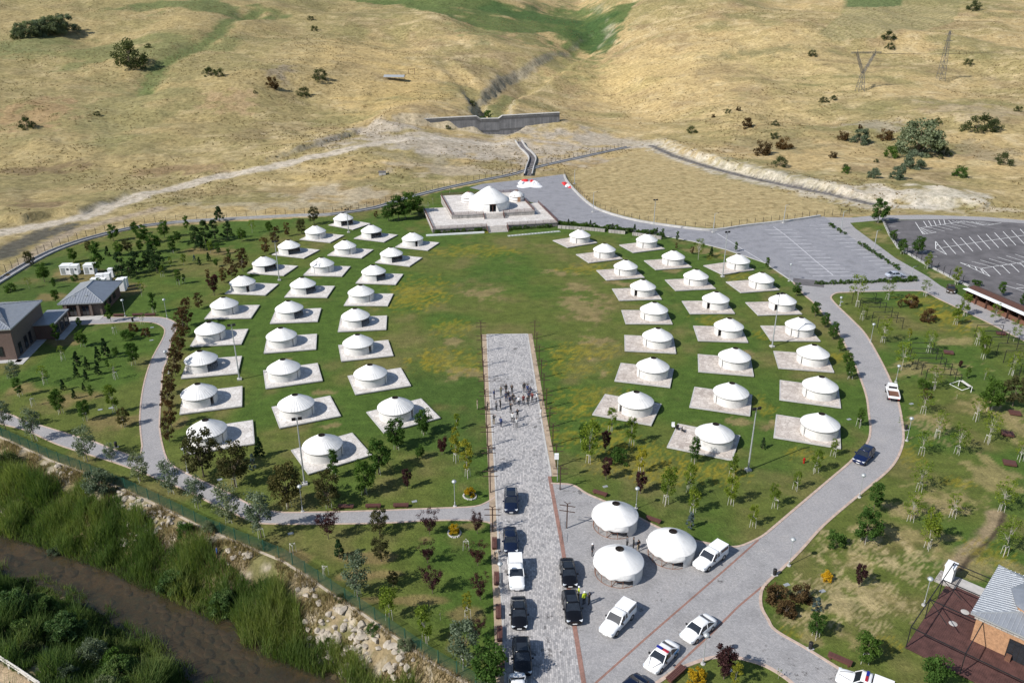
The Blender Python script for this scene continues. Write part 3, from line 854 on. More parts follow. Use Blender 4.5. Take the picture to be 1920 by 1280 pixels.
RW, RE, RC, HW, HR = 2.86, 3.03, .50, 1.88, 3.52
def wall_mesh(gap0, gap1, seed, floor=True):
    """round felt wall, open between local angles gap0..gap1 (degrees)"""
    b = MB(); k = 72
    r = random.Random(seed)
    a0, a1 = R(gap1), R(gap0 + 360)
    rings = []
    ph = [r.random() * 6.28 for _ in range(4)]
    for z in (0, .3, .7, 1.1, 1.5, HW + .06):
        ring = []
        for i in range(k + 1):
            a = a0 + (a1 - a0) * i / k
            q = .012 * math.sin(a * 23 + ph[0] + z * 3) + .010 * math.sin(a * 41 + ph[1] - z * 5)
            ring.append((math.cos(a) * (RW + q * (1.1 - z * .35)), math.sin(a) * (RW + q), z))
        rings.append(ring)
    vs = [v for q in rings for v in q]; c = k + 1
    fs = [(j * c + i, j * c + i + 1, (j + 1) * c + i + 1, (j + 1) * c + i) for j in range(5) for i in range(k)]
    b.add(vs, fs)
    # turned-in edge gives the felt its thickness
    for a in (a0, a1):
        b.add([(math.cos(a) * RW, math.sin(a) * RW, 0), (math.cos(a) * (RW - .12), math.sin(a) * (RW - .12), 0),
               (math.cos(a) * (RW - .12), math.sin(a) * (RW - .12), HW), (math.cos(a) * RW, math.sin(a) * RW, HW)], [(0, 1, 2, 3)])
    return b.mesh('wall', [M_FELT], smooth=True)
def roof_mesh(amp, k2, seed):
    b = MB(); k = 144; r = random.Random(seed)
    ph = r.random() * 6.28
    prof = [(RE - .02, HW - .14), (RE, HW - .02), (RE - .06, HW + .05), (2.45, HW + .44), (1.8, HW + .86), (1.1, HW + 1.28), (RC + .05, HR - .02), (RC, HR)]
    jit = [r.uniform(-1, 1) for _ in range(k2)]
    rings = []
    for j, (rr, z) in enumerate(prof):
        ring = []
        for i in range(k):
            a = 2 * math.pi * i / k
            w = math.sin(a * k2 / 1.0 + ph) * (.6 + .4 * jit[int(i * k2 / k) % k2])
            dz = amp * w * (0.3 if j < 2 else (1 if j < 6 else .3)) - .05 * math.sin(math.pi * min(1, max(0, (RE - rr) / (RE - RC)))) 
            ring.append((rr * math.cos(a), rr * math.sin(a), z + dz))
        rings.append(ring)
    vs = [v for q in rings for v in q]
    fs = [(j * k + i, j * k + (i + 1) % k, (j + 1) * k + (i + 1) % k, (j + 1) * k + i) for j in range(len(prof) - 1) for i in range(k)]
    b.add(vs, fs)
    return b.mesh('roof_canvas', [M_FELTR], smooth=False)
def crown_mesh():
    b = MB()
    b.lathe([(RC + .035, HR - .05), (RC + .03, HR + .012), (RC - .02, HR + .022), (RC - .05, HR + .0), (RC - .05, HR - .18), (RC + .2, HR - .45)], 24)  # inner skirt added so the hole looks dark
    for i in range(4):
        a = math.pi * i / 4
        b.beam((-math.cos(a) * (RC - .05), -math.sin(a) * (RC - .05), HR - .03), (math.cos(a) * (RC - .05), math.sin(a) * (RC - .05), HR - .03), .035, .035)
    return b.mesh('crown_ring', [M_RIM])
def band_mesh():
    return MB().lathe([(RE + .012, HW - .15), (RE + .016, HW - .09), (RE + .006, HW - .07)], 72).mesh('eave_rope', [M_SEAM])
def flap_mesh(a, sgn):
    """door felt hanging beside the gap, standing a little away from the wall"""
    b = MB(); vs = []
    for i in range(7):
        t = i / 6
        aa = R(a) + sgn * R(13) * t
        rr = RW + .05 + .16 * math.sin(t * math.pi) * .7
        for z in (.02, .8, HW - .1): vs.append((math.cos(aa) * rr, math.sin(aa) * rr, z))
    b.add(vs, [(i * 3 + j, i * 3 + 3 + j, i * 3 + 4 + j, i * 3 + 1 + j) for i in range(6) for j in range(2)])
    return b.mesh('door_flap', [M_FELT], smooth=True)
def frame_mesh():
    b = MB()
    for i in range(30):
        a = 2 * math.pi * i / 30
        for s in (-1, 1):
            b.beam((math.cos(a) * 2.79, math.sin(a) * 2.79, .02), (math.cos(a + s * .3) * 2.79, math.sin(a + s * .3) * 2.79, HW - .06), .03, .02)
    for i in range(28):
        a = 2 * math.pi * i / 28
        b.beam((math.cos(a) * 2.79, math.sin(a) * 2.79, HW - .1), (math.cos(a) * .6, math.sin(a) * .6, HR - .12), .04, .04)
    return b.mesh('lattice_frame', [M_RIM])
WALLS = {}
for sd in (-1, 1):
    WALLS['slit', sd] = wall_mesh(*( (-41, -38) if sd < 0 else (38, 41) ), 5 + sd)
    WALLS['door', sd] = wall_mesh(*( (-50, -36) if sd < 0 else (36, 50) ), 9 + sd)
    WALLS['open', sd] = wall_mesh(*( (-62, 34) if sd < 0 else (-34, 62) ), 15 + sd)
FLAPS = {('slit', -1): flap_mesh(-38, 1), ('slit', 1): flap_mesh(38, -1), ('door', -1): flap_mesh(-36, 1), ('door', 1): flap_mesh(36, -1)}
ROOFS = [roof_mesh(.034, 36, 1), roof_mesh(.044, 36, 2), roof_mesh(.014, 24, 3), roof_mesh(.020, 24, 4)]
CROWN = crown_mesh(); BAND = band_mesh(); FRAME = frame_mesh()

def pad_from(A, B, mat, depth=8.0, label='', group=''):
    """flagstone platform whose long near edge runs A -> B"""
    t = (B - A).normalized(); nrm = Vector((-t.y, t.x, 0))
    mid = (A + B) / 2
    A2 = mid - t * 5; B2 = mid + t * 5
    c = mid + nrm * depth / 2
    a = math.atan2(t.y, t.x)
    key = ('pad', mat.name)
    if key not in MATS:
        b = MB()
        b.box((0, 0, .09), (9.6, 7.6, .18), 0, 0)
        MATS[key] = b.mesh('stone_paving', [mat])
        k = MB()
        for x, y, sx, sy in ((0, -3.9, 10, .2), (0, 3.9, 10, .2), (-4.9, 0, .2, 7.6), (4.9, 0, .2, 7.6)): k.box((x, y, .095), (sx, sy, .19))
        MATS[key + (1,)] = k.mesh('stone_edging', [M_CONC])
    e = empty('stone_pad', c, a, label, 'stone pad', group)
    link('stone_paving', MATS[key], e); link('stone_edging', MATS[key + (1,)], e)
    return e
def make_yurt(loc, rz, kind, side, roof, label, group, z=.18):
    e = empty('yurt', (loc.x, loc.y, z), rz, label, 'yurt', group)
    link('wall', WALLS[kind, side], e); link('roof_canvas', roof, e); link('crown_ring', CROWN, e); link('eave_rope', BAND, e)
    if (kind, side) in FLAPS: link('door_flap', FLAPS[kind, side], e)
    if kind == 'open': link('lattice_frame', FRAME, e)
    return e

def yurt_row(rows, block, rowname, side, padmat, roofs):
    ORD = ['first', 'second', 'third', 'fourth', 'fifth', 'sixth', 'seventh', 'eighth', 'ninth', 'tenth']
    for i, (cx, yb, ax, ay, bx, by, kind) in enumerate(rows):
        A = G(ax, ay, .15); B = G(bx, by, .15)
        t = (B - A).normalized()
        P = G(cx, yb, .18)
        d = Vector((P.x, P.y, 0)).normalized()
        c = P + d * RW
        a = math.atan2(t.y, t.x) + (0 if side < 0 else math.pi)
        look = {'open': 'with wall opened', 'slit': 'closed', 'door': 'with door ajar'}[kind]
        lab = f'white yurt {look}, {ORD[i]} from the terrace in {rowname}'
        make_yurt(c, a, kind, side, roofs[i % len(roofs)], lab, 'white yurts on stone pads, ' + block)
        pad_from(A, B, padmat, label=f'stone pad under {ORD[i]} yurt from the terrace in {rowname}', group='stone pads under the yurts, ' + block)

W = 'west field'
yurt_row([(645, 425, 612, 422, 666, 432, 'open'), (593, 450, 563, 450, 618, 455.6, 'slit'), (543.7, 479, 506.7, 478, 573, 485.3, 'open'),
          (497.6, 511.6, 461.4, 512.7, 534, 517.8, 'open'), (457.5, 550, 420, 551, 499, 554.4, 'door'), (424, 593.4, 381.7, 599, 472.3, 597.3, 'slit'),
          (398, 643, 354.4, 651, 454.4, 646, 'slit'), (381.7, 701, 338.7, 710.6, 447.3, 701, 'open'), (378.6, 767, 336, 778, 454.7, 762.5, 'door'),
          (394, 840, 351, 853, 477, 833, 'slit')], W, 'the row beside copper-leaved trees', -1, M_PAD1, [ROOFS[1], ROOFS[0]])
yurt_row([(697.5, 448.6, 662, 447.8, 721.7, 454.8, 'open'), (648.6, 479.4, 612, 479.4, 679.5, 484.8, 'slit'), (606, 514, 567.8, 517, 641.6, 519, 'slit'),
          (570.3, 554, 531.7, 558, 614.7, 558.7, 'open'), (545, 601, 505, 607.5, 596.6, 603.6, 'open'), (531, 655, 493.7, 663.4, 593.7, 655.6, 'slit'),
          (535.6, 718.4, 497.3, 730, 606, 714.5, 'slit'), (559, 789.5, 524, 804, 639.7, 780.6, 'slit'), (609, 871, 581, 889.5, 695, 855, 'slit')],
         W, 'the river-side middle row', -1, M_PAD1, [ROOFS[0], ROOFS[1]])
yurt_row([(774.4, 464, 739.7, 464, 803, 470.5, 'door'), (735, 494, 701.4, 493, 769.4, 500.5, 'open'), (702, 529, 665.5, 531.7, 743.3, 534.5, 'open'),
          (678.7, 569.7, 642.8, 573.6, 728.7, 574.4, 'slit'), (668.6, 616.4, 632, 623, 725.6, 618.7, 'open'), (673.7, 668.7, 639, 678.6, 738.6, 667.7, 'door'),
          (697, 729.4, 665.5, 741, 771.7, 724, 'slit'), (744, 795.8, 718.6, 813, 827, 784.4, 'door')],
         W, 'the river-side row facing the lawn', -1, M_PAD1, [ROOFS[0], ROOFS[1], ROOFS[0]])
E_ = 'east field'
yurt_row([(1086.7, 458, 1062, 465.3, 1122.3, 455.5, 'slit'), (1132.5, 486, 1104, 493.7, 1167.7, 486, 'slit'), (1172, 519, 1135.6, 526.5, 1210, 521, 'slit'),
          (1204, 558.6, 1159, 564.4, 1242.6, 561.7, 'door'), (1224.5, 604, 1171.4, 608, 1262.5, 608.4, 'slit'), (1230.8, 656, 1170, 658.7, 1269, 663.4, 'slit'),
          (1222, 715.8, 1151, 715, 1257.3, 727.5, 'slit'), (1190, 784.4, 1109.5, 778, 1222, 798.7, 'door')],
         E_, 'the car-park-side row facing the lawn', 1, M_PAD2, [ROOFS[2], ROOFS[3]])
yurt_row([(1211.7, 467, 1185, 475, 1249, 467, 'slit'), (1261, 500, 1227.8, 507, 1299, 501.5, 'slit'), (1303, 538, 1264.5, 546, 1344, 542, 'slit'),
          (1339.7, 583, 1291.7, 589.4, 1380, 588.4, 'door'), (1363.7, 636, 1307, 639.7, 1404.7, 642.8, 'door'), (1374, 696, 1308, 697.5, 1414.5, 706.4, 'slit'),
          (1367, 766.4, 1291.6, 764, 1407, 780.6, 'slit'), (1336, 849, 1249.4, 839, 1374, 864.5, 'slit')],
         E_, 'the car-park-side middle row', 1, M_PAD2, [ROOFS[3], ROOFS[2]])
yurt_row([(1382, 507.5, 1350, 516.4, 1418.7, 506, 'slit'), (1425, 544, 1385, 550, 1465.6, 544, 'slit'), (1464, 586, 1419, 592, 1506, 589.5, 'door'),
          (1496.6, 634, 1444, 639.7, 1539.5, 640.5, 'slit'), (1520, 689, 1457.5, 691, 1565.6, 699, 'slit'), (1532.8, 753, 1460, 750, 1578, 765.8, 'slit'),
          (1532, 827.5, 1449, 820.8, 1577.5, 842, 'slit')], E_, 'the row along the curved drive', 1, M_PAD2, [ROOFS[2], ROOFS[3], ROOFS[2]])

# three yurts on the plaza with their canvas rolled up over the rusty frame
def rolled_wall():
    """wall felt only from -28 to 190 degrees (0 = east side of the yurt)"""
    b = MB(); k = 60; a0, a1 = R(-58), R(170)
    vs = []
    for z in (0, .5, 1.0, 1.4, HW + .05):
        for i in range(k + 1):
            a = a0 + (a1 - a0) * i / k
            q = RW + .05 + .02 * math.sin(a * 31 + z * 4)
            vs.append((math.cos(a) * q, math.sin(a) * q, z))
    c = k + 1
    b.add(vs, [(j * c + i, j * c + i + 1, (j + 1) * c + i + 1, (j + 1) * c + i) for j in range(4) for i in range(k)])
    return b.mesh('wall', [M_FELT], smooth=True)
def rolled_valance(seed):
    b = MB(); k = 60; a0, a1 = R(-180), R(-57); r = random.Random(seed)
    vs = []
    for j in range(6):
        t = j / 5
        for i in range(k + 1):
            a = a0 + (a1 - a0) * i / k
            sag = .30 + .42 * (i / k) ** .7 + .07 * math.sin(i * .23 + seed) + .035 * math.sin(i * .61 + seed)
            q = RE + .015 + (.09 * math.sin(t * 3.0) + .025 * math.sin(i * .45 + t * 5 + seed)) * (0.4 + t)
            vs.append((math.cos(a) * q, math.sin(a) * q, HW + .10 - t * sag * 1.25))
    c = k + 1
    b.add(vs, [(j * c + i, (j + 1) * c + i, (j + 1) * c + i + 1, j * c + i + 1) for j in range(5) for i in range(k)])
    return b.mesh('rolled_canvas', [M_FELTR], smooth=True)
def rusty_frame():
    b = MB()
    k = 26
    for z, r in ((.04, .03), (HW - .05, .03), (.9, .015)):
        for i in range(k):
            a, c = 2 * math.pi * i / k, 2 * math.pi * (i + 1) / k
            b.tube((RW * math.cos(a), RW * math.sin(a), z), (RW * math.cos(c), RW * math.sin(c), z), r, k=5)
    for i in range(13):
        a = 2 * math.pi * i / 13
        b.tube((RW * math.cos(a), RW * math.sin(a), 0), (RW * math.cos(a), RW * math.sin(a), HW), .035, k=5)
        b.tube((RW * math.cos(a), RW * math.sin(a), HW), (.6 * math.cos(a), .6 * math.sin(a), HR - .1), .025, k=5)
        if i % 3 == 0: b.tube((RW * math.cos(a), RW * math.sin(a), .05), (RW * .35 * math.cos(a + .4), RW * .35 * math.sin(a + .4), .05), .025, k=5)
    return b.mesh('steel_frame', [M_RUST])
RWALL = rolled_wall(); RFR = rusty_frame()
PLAZA_ROOF = roof_mesh(.006, 26, 8)
for i, (cx, yb, rz, lab) in enumerate(((1151, 1010, -.12, 'white yurt with canvas rolled up over rusty frame, beside the lawn edge'),
                                       (1255, 1066, -.22, 'white yurt with rolled-up canvas standing next to the parked white pickup'),
                                       (1157, 1102, -.05, 'white yurt with rolled-up canvas beside the two black cars on the plaza'))):
    P = G(cx, yb, .03); c = P + Vector((P.x, P.y, 0)).normalized() * RW
    e = empty('yurt', (c.x, c.y, .03), rz, lab, 'yurt', 'plaza yurts with rolled canvas')
    link('wall', RWALL, e); link('roof_canvas', PLAZA_ROOF, e); link('crown_ring', CROWN, e); link('steel_frame', RFR, e)
    link('rolled_canvas', rolled_valance(i * 3 + 1), e)

# dark letter S painted on one roof of the middle row
def roof_z(r): return HW + .06 + (RE - .06 - r) / (RE - RC) * (HR - HW) - .02
for o in list(bpy.data.objects):
    if o.get('label', '').startswith('white yurt closed, third from the terrace in the river-side middle row'):
        c = o.location
        q = G(593, 494, c.z + 2.6)
        for _ in range(6):
            r = (Vector((q.x, q.y, 0)) - Vector((c.x, c.y, 0))).length
            q = G(593, 494, c.z + roof_z(r))
        rad = Vector((q.x - c.x, q.y - c.y, 0)).normalized(); tg = Vector((-rad.y, rad.x, 0))
        if tg.x < 0: tg = -tg
        up = Vector((-rad.x, -rad.y, (HR - HW) / (RE - RC)))
        pts = [(.26, .34), (.05, .42), (-.2, .34), (-.2, .14), (.0, .02), (.22, -.1), (.22, -.3), (-.02, -.4), (-.26, -.32)]
        b = MB(); inv = Matrix.Rotation(-o.rotation_euler.z, 3, 'Z')
        P = [inv @ (q + tg * x + up * y + Vector((0, 0, .03)) - c) for x, y in pts]
        b.path(P, [.07] * len(P), 6)
        b.build('letter_s', pm('roof_letter_dark', (.05, .05, .09), .8, .2, 6), o)
# ------------------------------------------------------------------ trees
def leaf_mat(name, cols, trans=.35, rough=.6):
    m, n, l, p = new_mat(name)
    at = n.new('ShaderNodeVertexColor'); at.layer_name = 'tint'
    sp = n.new('ShaderNodeSeparateColor'); l.new(at.outputs['Color'], sp.inputs[0])
    c = ramp(n, l, sp.outputs[0], [(0, cols[0]), (.55, cols[1]), (1, cols[2])])
    oi = n.new('ShaderNodeObjectInfo')
    c = mixc(n, l, 1.0, c, ramp(n, l, oi.outputs['Random'], [(0, (.78, .82, .8)), (.5, (1, 1, 1)), (1, (1.25, 1.15, .95))]), 'MULTIPLY')
    df = n.new('ShaderNodeBsdfDiffuse'); tl = n.new('ShaderNodeBsdfTranslucent')
    l.new(c, df.inputs['Color'])
    c2 = mixc(n, l, 1.0, c, (1.25, 1.35, .7), 'MULTIPLY')
    l.new(c2, tl.inputs['Color'])
    mx = n.new('ShaderNodeMixShader'); mx.inputs[0].default_value = trans
    l.new(df.outputs[0], mx.inputs[1]); l.new(tl.outputs[0], mx.inputs[2])
    l.new(mx.outputs[0], n['Material Output'].inputs['Surface'])
    return m
LM = {
    'green': leaf_mat('leaf_green', [(0.0275, 0.06, 0.015), (0.0625, 0.1187, 0.0275), (0.1063, 0.175, 0.0438)]),
    'fresh': leaf_mat('leaf_yellow_green', [(0.0605, 0.099, 0.0154), (0.1265, 0.1815, 0.0275), (0.22, 0.264, 0.0495)]),
    'yellow': leaf_mat('leaf_lime_yellow', [(.130, .140, .018), (.230, .230, .030), (.330, .300, .050)]),
    'purple': leaf_mat('leaf_purple', [(.016, .008, .010), (.048, .022, .024), (.090, .045, .042)], .2),
    'copper': leaf_mat('leaf_copper', [(0.0299, 0.0184, 0.0092), (0.0805, 0.0517, 0.0253), (0.138, 0.0978, 0.046)], .2),
    'olive': leaf_mat('leaf_dull_olive', [(0.026, 0.0312, 0.013), (0.0676, 0.0676, 0.0286), (0.1235, 0.1105, 0.0494)], .25),
    'pine': leaf_mat('needle_dark_green', [(0.0125, 0.03, 0.0125), (0.0325, 0.0625, 0.025), (0.065, 0.1, 0.04)], .1),
    'silver': leaf_mat('leaf_silver_green', [(0.0605, 0.0836, 0.0528), (0.1375, 0.1738, 0.1122), (0.2255, 0.264, 0.1892)], .3),
    'blue': leaf_mat('needle_blue', [(.040, .062, .060), (.085, .120, .120), (.150, .190, .190)], .1),
    'willow': leaf_mat('leaf_willow', [(0.026, 0.0572, 0.0208), (0.078, 0.1365, 0.0494), (0.169, 0.2275, 0.0975)], .35),
    'scrub': leaf_mat('leaf_scrub', [(.026, .038, .016), (.066, .082, .036), (.115, .130, .062)], .3),
    'gold': leaf_mat('leaf_golden', [(.240, .140, .012), (.430, .270, .016), (.540, .370, .030)], .2),
}
M_BARK = pm('bark_grey_brown', (.135, .105, .080), .9, .3, 8, .4)
M_BARKW = pm('bark_pale', (.38, .35, .31), .85, .25, 6, .3)
M_STAKE = pm('stake_weathered_white', (.56, .54, .50), .85, .2, 6)

def leaf_cloud(centres, radii, per, size, seed, flat=0.0, aspect=1.6):
    """leaf-sized quads scattered through clumps; returns V, F, tint"""
    g = np.random.default_rng(seed)
    cs = np.repeat(np.asarray(centres), per, 0); rs = np.repeat(np.asarray(radii), per, 0)
    n = len(cs)
    d = g.normal(size=(n, 3)); d /= np.linalg.norm(d, axis=1, keepdims=True)
    r = g.random(n) ** .45
    p = cs + d * rs * r[:, None]
    a = g.normal(size=(n, 3)); a /= np.linalg.norm(a, axis=1, keepdims=True)
    if flat: a[:, 2] *= (1 - flat); a /= np.linalg.norm(a, axis=1, keepdims=True)
    b = np.cross(a, g.normal(size=(n, 3))); b /= np.linalg.norm(b, axis=1, keepdims=True)
    s = size * g.uniform(.6, 1.35, n)[:, None]
    V = np.stack([p - a * s * aspect * .5, p + b * s * .5, p + a * s * aspect * .5, p - b * s * .5], 1).reshape(-1, 3)
    F = np.arange(n * 4).reshape(-1, 4)
    clump = np.repeat(g.uniform(-.22, .22, len(centres)), per)
    t = np.clip(.5 + clump + g.normal(size=n) * .16, 0, 1)
    return V, F, np.repeat(t, 4)
def crown_mesh_of(name, key, centres, radii, per, size, seed, **kw):
    V, F, t = leaf_cloud(centres, radii, per, size, seed, **kw)
    return fast_mesh(name, V, F, LM[key], np.stack([t, t, t], 1).astype(np.float32))
def clumps(g, n, shape):
    """clump centres on and inside a unit crown of height 0..1 and half width shape(z)"""
    out = []
    while len(out) < n:
        z = g.random(); a = g.random() * 2 * math.pi; r = shape(z) * math.sqrt(g.random()) ** .7
        out.append((r * math.cos(a), r * math.sin(a), z))
    return np.array(out)
# unit prototypes: total height 1, crown from z0 to 1
PROTO = {}
def proto(kind, key, variants, n, per, lsize, z0, shape, crad, trunk_r, limbs=5, bark=None, **kw):
    for v in range(variants):
        g = np.random.default_rng(abs(hash((kind, v))) % 99991 if False else sum(map(ord, kind)) * 31 + v * 977)
        c = clumps(g, n, shape)
        lean = g.normal(size=2) * .02
        c[:, 2] = z0 + c[:, 2] * (1 - z0 - crad * .6)
        c[:, 0] += lean[0] * c[:, 2]; c[:, 1] += lean[1] * c[:, 2]
        rad = crad * g.uniform(.65, 1.25, (n, 1)) * np.array([[1, 1, .85]])
        cm = crown_mesh_of('crown', key, c, rad, int(per * 1.5), lsize * .8, v + 11, **kw)
        b = MB()
        top = Vector((lean[0] * .8, lean[1] * .8, z0 + (1 - z0) * .62))
        mid = Vector((lean[0] * .3, lean[1] * .3, z0))
        b.path([(0, 0, -.01), mid, top], [trunk_r, trunk_r * .75, trunk_r * .2], 7)
        idx = g.permutation(n)[:limbs]
        for i in idx:
            s = mid.lerp(top, float(g.uniform(0, .55)))
            e = Vector(c[i]); b.path([s, s.lerp(e, .5) + Vector((0, 0, .01)), e], [trunk_r * .45, trunk_r * .3, trunk_r * .1], 5)
        PROTO.setdefault(kind, []).append((cm, b.mesh('trunk', bark or M_BARK)))
egg = lambda wd, lo=.35: (lambda z: wd * math.sin(math.pi * min(1, (z * (1 - lo) + lo * .45)) ** .9) ** .8)
proto('round', 'green', 4, 46, 46, .036, .24, egg(.25), .095, .016)
proto('slim', 'green', 3, 38, 40, .032, .22, egg(.15), .078, .013)
proto('fresh', 'fresh', 4, 40, 32, .028, .28, egg(.17), .076, .010, bark=M_BARKW)
proto('airy', 'fresh', 4, 34, 16, .028, .32, egg(.23), .075, .009, limbs=14, bark=M_BARKW)
proto('yellow', 'yellow', 2, 34, 26, .027, .24, egg(.13), .06, .010, bark=M_BARKW)
proto('purple', 'purple', 3, 40, 50, .034, .20, lambda z: .07 + .17 * z ** .8 if z < .8 else .2, .09, .016, limbs=10)
proto('vase', 'purple', 3, 46, 34, .030, .24, lambda z: .06 + .32 * z, .105, .014, limbs=16)
proto('copper', 'copper', 4, 40, 30, .034, .16, egg(.22), .078, .014, limbs=10)
proto('olive', 'olive', 3, 54, 36, .033, .2, egg(.27), .09, .016, limbs=10)
proto('pine', 'pine', 3, 46, 56, .030, .16, lambda z: .25 * (1 - z) ** .7 + .05, .075, .018, limbs=8)
proto('cone', 'pine', 2, 60, 50, .034, .06, lambda z: .24 * (1 - z) ** .9 + .015, .06, .016)
proto('spruce', 'blue', 2, 36, 50, .036, .05, lambda z: .24 * (1 - z) ** .9 + .015, .06, .018)
proto('silver', 'silver', 3, 46, 28, .032, .22, egg(.23), .095, .012, limbs=10)
proto('bush', 'green', 3, 20, 60, .07, .02, lambda z: .62 * math.sqrt(max(0, 1 - z * z * .8)), .22, .03)
proto('copperbush', 'copper', 3, 20, 60, .07, .04, lambda z: .52 * math.sqrt(max(0, 1 - z * z * .8)), .2, .03, limbs=10)
proto('silverbush', 'silver', 3, 40, 90, .05, .0, lambda z: .62 * math.sqrt(max(0, 1 - z * z * .8)), .17, .03, limbs=9)
proto('darkbush', 'scrub', 3, 24, 60, .06, .0, lambda z: .75 * math.sqrt(max(0, 1 - z * z * .8)), .22, .03, limbs=6)
proto('willow', 'willow', 3, 60, 80, .042, .0, lambda z: .60 * math.sqrt(max(0, 1 - z * z * .8)), .15, .03, limbs=9, aspect=3.2)
proto('goldbush', 'gold', 2, 26, 60, .065, .02, lambda z: .52 * math.sqrt(max(0, 1 - z * z * .85)), .17, .03)
proto('sparse', 'fresh', 3, 9, 12, .034, .35, egg(.16), .06, .010, limbs=8, bark=M_BARKW)

def stake_meshes():
    one = MB().beam((0, 0, -.05), (.09, 0, 1.5), .034, .034).mesh('stake', M_STAKE)
    rail = MB()
    q = [(.36 * math.cos(a), .36 * math.sin(a), 1.4) for a in (0, 2.094, 4.189)]
    for i in range(3): rail.beam(q[i], q[(i + 1) % 3], .035, .045)
    return one, rail.mesh('stake_rail', M_STAKE)
STAKE, STRAIL = stake_meshes()
PHR = {'round': ('broad green tree', 'tree'), 'slim': ('slender green tree', 'tree'), 'fresh': ('bright yellow-green young tree', 'tree'), 'airy': ('thin-leaved young tree', 'tree'),
       'yellow': ('slender lime-yellow tree', 'tree'), 'purple': ('round purple-leaved tree', 'tree'), 'vase': ('upright purple plum tree', 'tree'), 'copper': ('copper-brown tree', 'tree'),
       'olive': ('dull olive-brown tree', 'tree'), 'pine': ('dark pine', 'tree'), 'cone': ('small dark conifer', 'tree'), 'spruce': ('blue spruce', 'tree'), 'silver': ('silver-green tree', 'tree'),
       'bush': ('low green bush', 'bush'), 'copperbush': ('round copper-brown bush', 'bush'), 'silverbush': ('big silver-green bush', 'bush'), 'darkbush': ('dark scrubby bush', 'bush'), 'willow': ('willow bush', 'bush'),
       'goldbush': ('golden-yellow shrub', 'shrub'), 'sparse': ('nearly bare sapling', 'sapling')}
trr = random.Random(21)
TREES = []
def tree(kind, loc, h, zone, staked=False, wide=1.0, nm=None):
    ph, cat = PHR[kind]
    lab = f'{ph}{" held by white stakes" if staked else ""} {zone}'
    TREES.append(None)
    e = empty(nm or (cat if cat != 'tree' else kind + '_tree'), loc, trr.uniform(0, 6.28), lab, cat, f'{ph}{"es" if ph.endswith("sh") else "s"} {zone}' + (', staked' if staked else ''))
    TREES[-1] = (e, ph, zone, staked)
    cm, tm = PROTO[kind][trr.randrange(len(PROTO[kind]))]
    wf = wide * trr.uniform(.92, 1.1)
    for nme, me in (('trunk', tm), ('crown', cm)):
        o = link(nme, me, e); o.scale = (h * wf, h * wf, h)
        if nme == 'trunk': o.scale = (h, h, h)
    if staked:
        for k in range(3):
            a = k * 2.094
            o = link('stake', STAKE, e); o.location = (.45 * math.cos(a), .45 * math.sin(a), 0); o.rotation_euler = (0, 0, a + math.pi)
        link('stake_rail', STRAIL, e)
    return e
NAME = {'round': 'broadleaf_tree', 'slim': 'slender_tree', 'fresh': 'young_tree', 'airy': 'young_tree', 'yellow': 'lime_tree', 'purple': 'plum_tree', 'vase': 'plum_tree', 'copper': 'copper_tree',
        'olive': 'olive_brown_tree', 'pine': 'pine_tree', 'cone': 'conifer', 'spruce': 'blue_spruce', 'silver': 'silver_tree'}
def plant(zone, rows, wide=1.0):
    """rows: 'x y top kind[*]' ; * = staked"""
    for rw in rows.split(';'):
        q = rw.split()
        if not q: continue
        x, y, t, k = float(q[0]), float(q[1]), float(q[2]), q[3]
        st = k.endswith('*'); k = k.rstrip('*')
        tree(k, G(x, y), max(.8, height_px(x, y, t)), zone, st, wide, NAME.get(k))

plant('on the lawn between avenue and curved drive', '''1103.7 867.5 785 fresh*;1093.7 830 792 slim*;1145 807.5 764 fresh*;1183.7 835 781 fresh*;1135.7 846 810 purple;1161 867 843 bush;
1201 886 832 yellow*;1136 899 860 purple;1200.7 925 887 purple;1247.5 946 870 fresh*;1301 867 818 slim*;1291 920 865 fresh*;1299 962 910 fresh*;1370 946 890 fresh*;1372 893 851 fresh*;
1411 987 945 fresh*;1294 991 958 spruce;1430 841 820 cone;1528 886 839 fresh*;1562 855 820 fresh*;1491.5 918 881 fresh*;1610 800 765 slim*;1452 952 907 fresh*''')
plant('beside the inner kerb of the curved drive', '''1528 594 566 round;1546 614 586 round;1561 636.5 603 round;1574 659 633 slim;1588 685 657 round;1593 710 677 round*;1493 555 529 round''')
plant('between the yurts and the paved car park', '''1437.5 505 482 slim;1379 471.5 453 slim;1309 487 446 airy;1333 481 462 cone;1242 448 428 slim;1269.5 453 433 slim;1296.5 476.5 461 copper;1268 467 455 copper;1309 484 460 sparse''')
plant('on the lawn below the river-side yurts', '''795 814 765 round*;744 842 786 round*;710 889 822 round*;684 926 862 round*;627 896 842 slim*;541 951 868 olive*;617 951 882 olive*;829 852 818 purple;787 860 834 round;
855 866 802 yellow*;877 895 820 yellow*;857 805 775 fresh;764 916 881 purple;487 857 819 cone;475 879 849 spruce;382 893 805 olive;441 912 827 olive*''')
plant('on the lawn between park path and river', '''616 1010 961 vase;712 1002 953 olive;806 1002 960 vase;895 1000 963 vase;637 1046 1011 cone;715 1052 1004 olive;802 1055 1019 vase;896 1060 1021 vase;671 1120 1035 silver*;
730 1160 1094 fresh*;811 1112 1065 vase;901 1124 1079 vase;799 1205 1135 fresh*;876 1160 1106 yellow*;869 1251 1163 silver*;826 1162 1140 sparse;897 1197 1163 vase;921 1285 1203 round*;610 1080 1053 sparse*;737 1100 1070 olive;
874 1030 1005 sparse*;550 1037 1016 sparse*''')
plant('along the path beside the river fence', '''11 806 752 silver;66 826 764 silver*;164 864 800 silver*;210 867 830 silver;264 902 845 silver*;322 925 860 silver*;372 952 893 silver*;430 980 905 silver*;490 1007 920 silver*''')
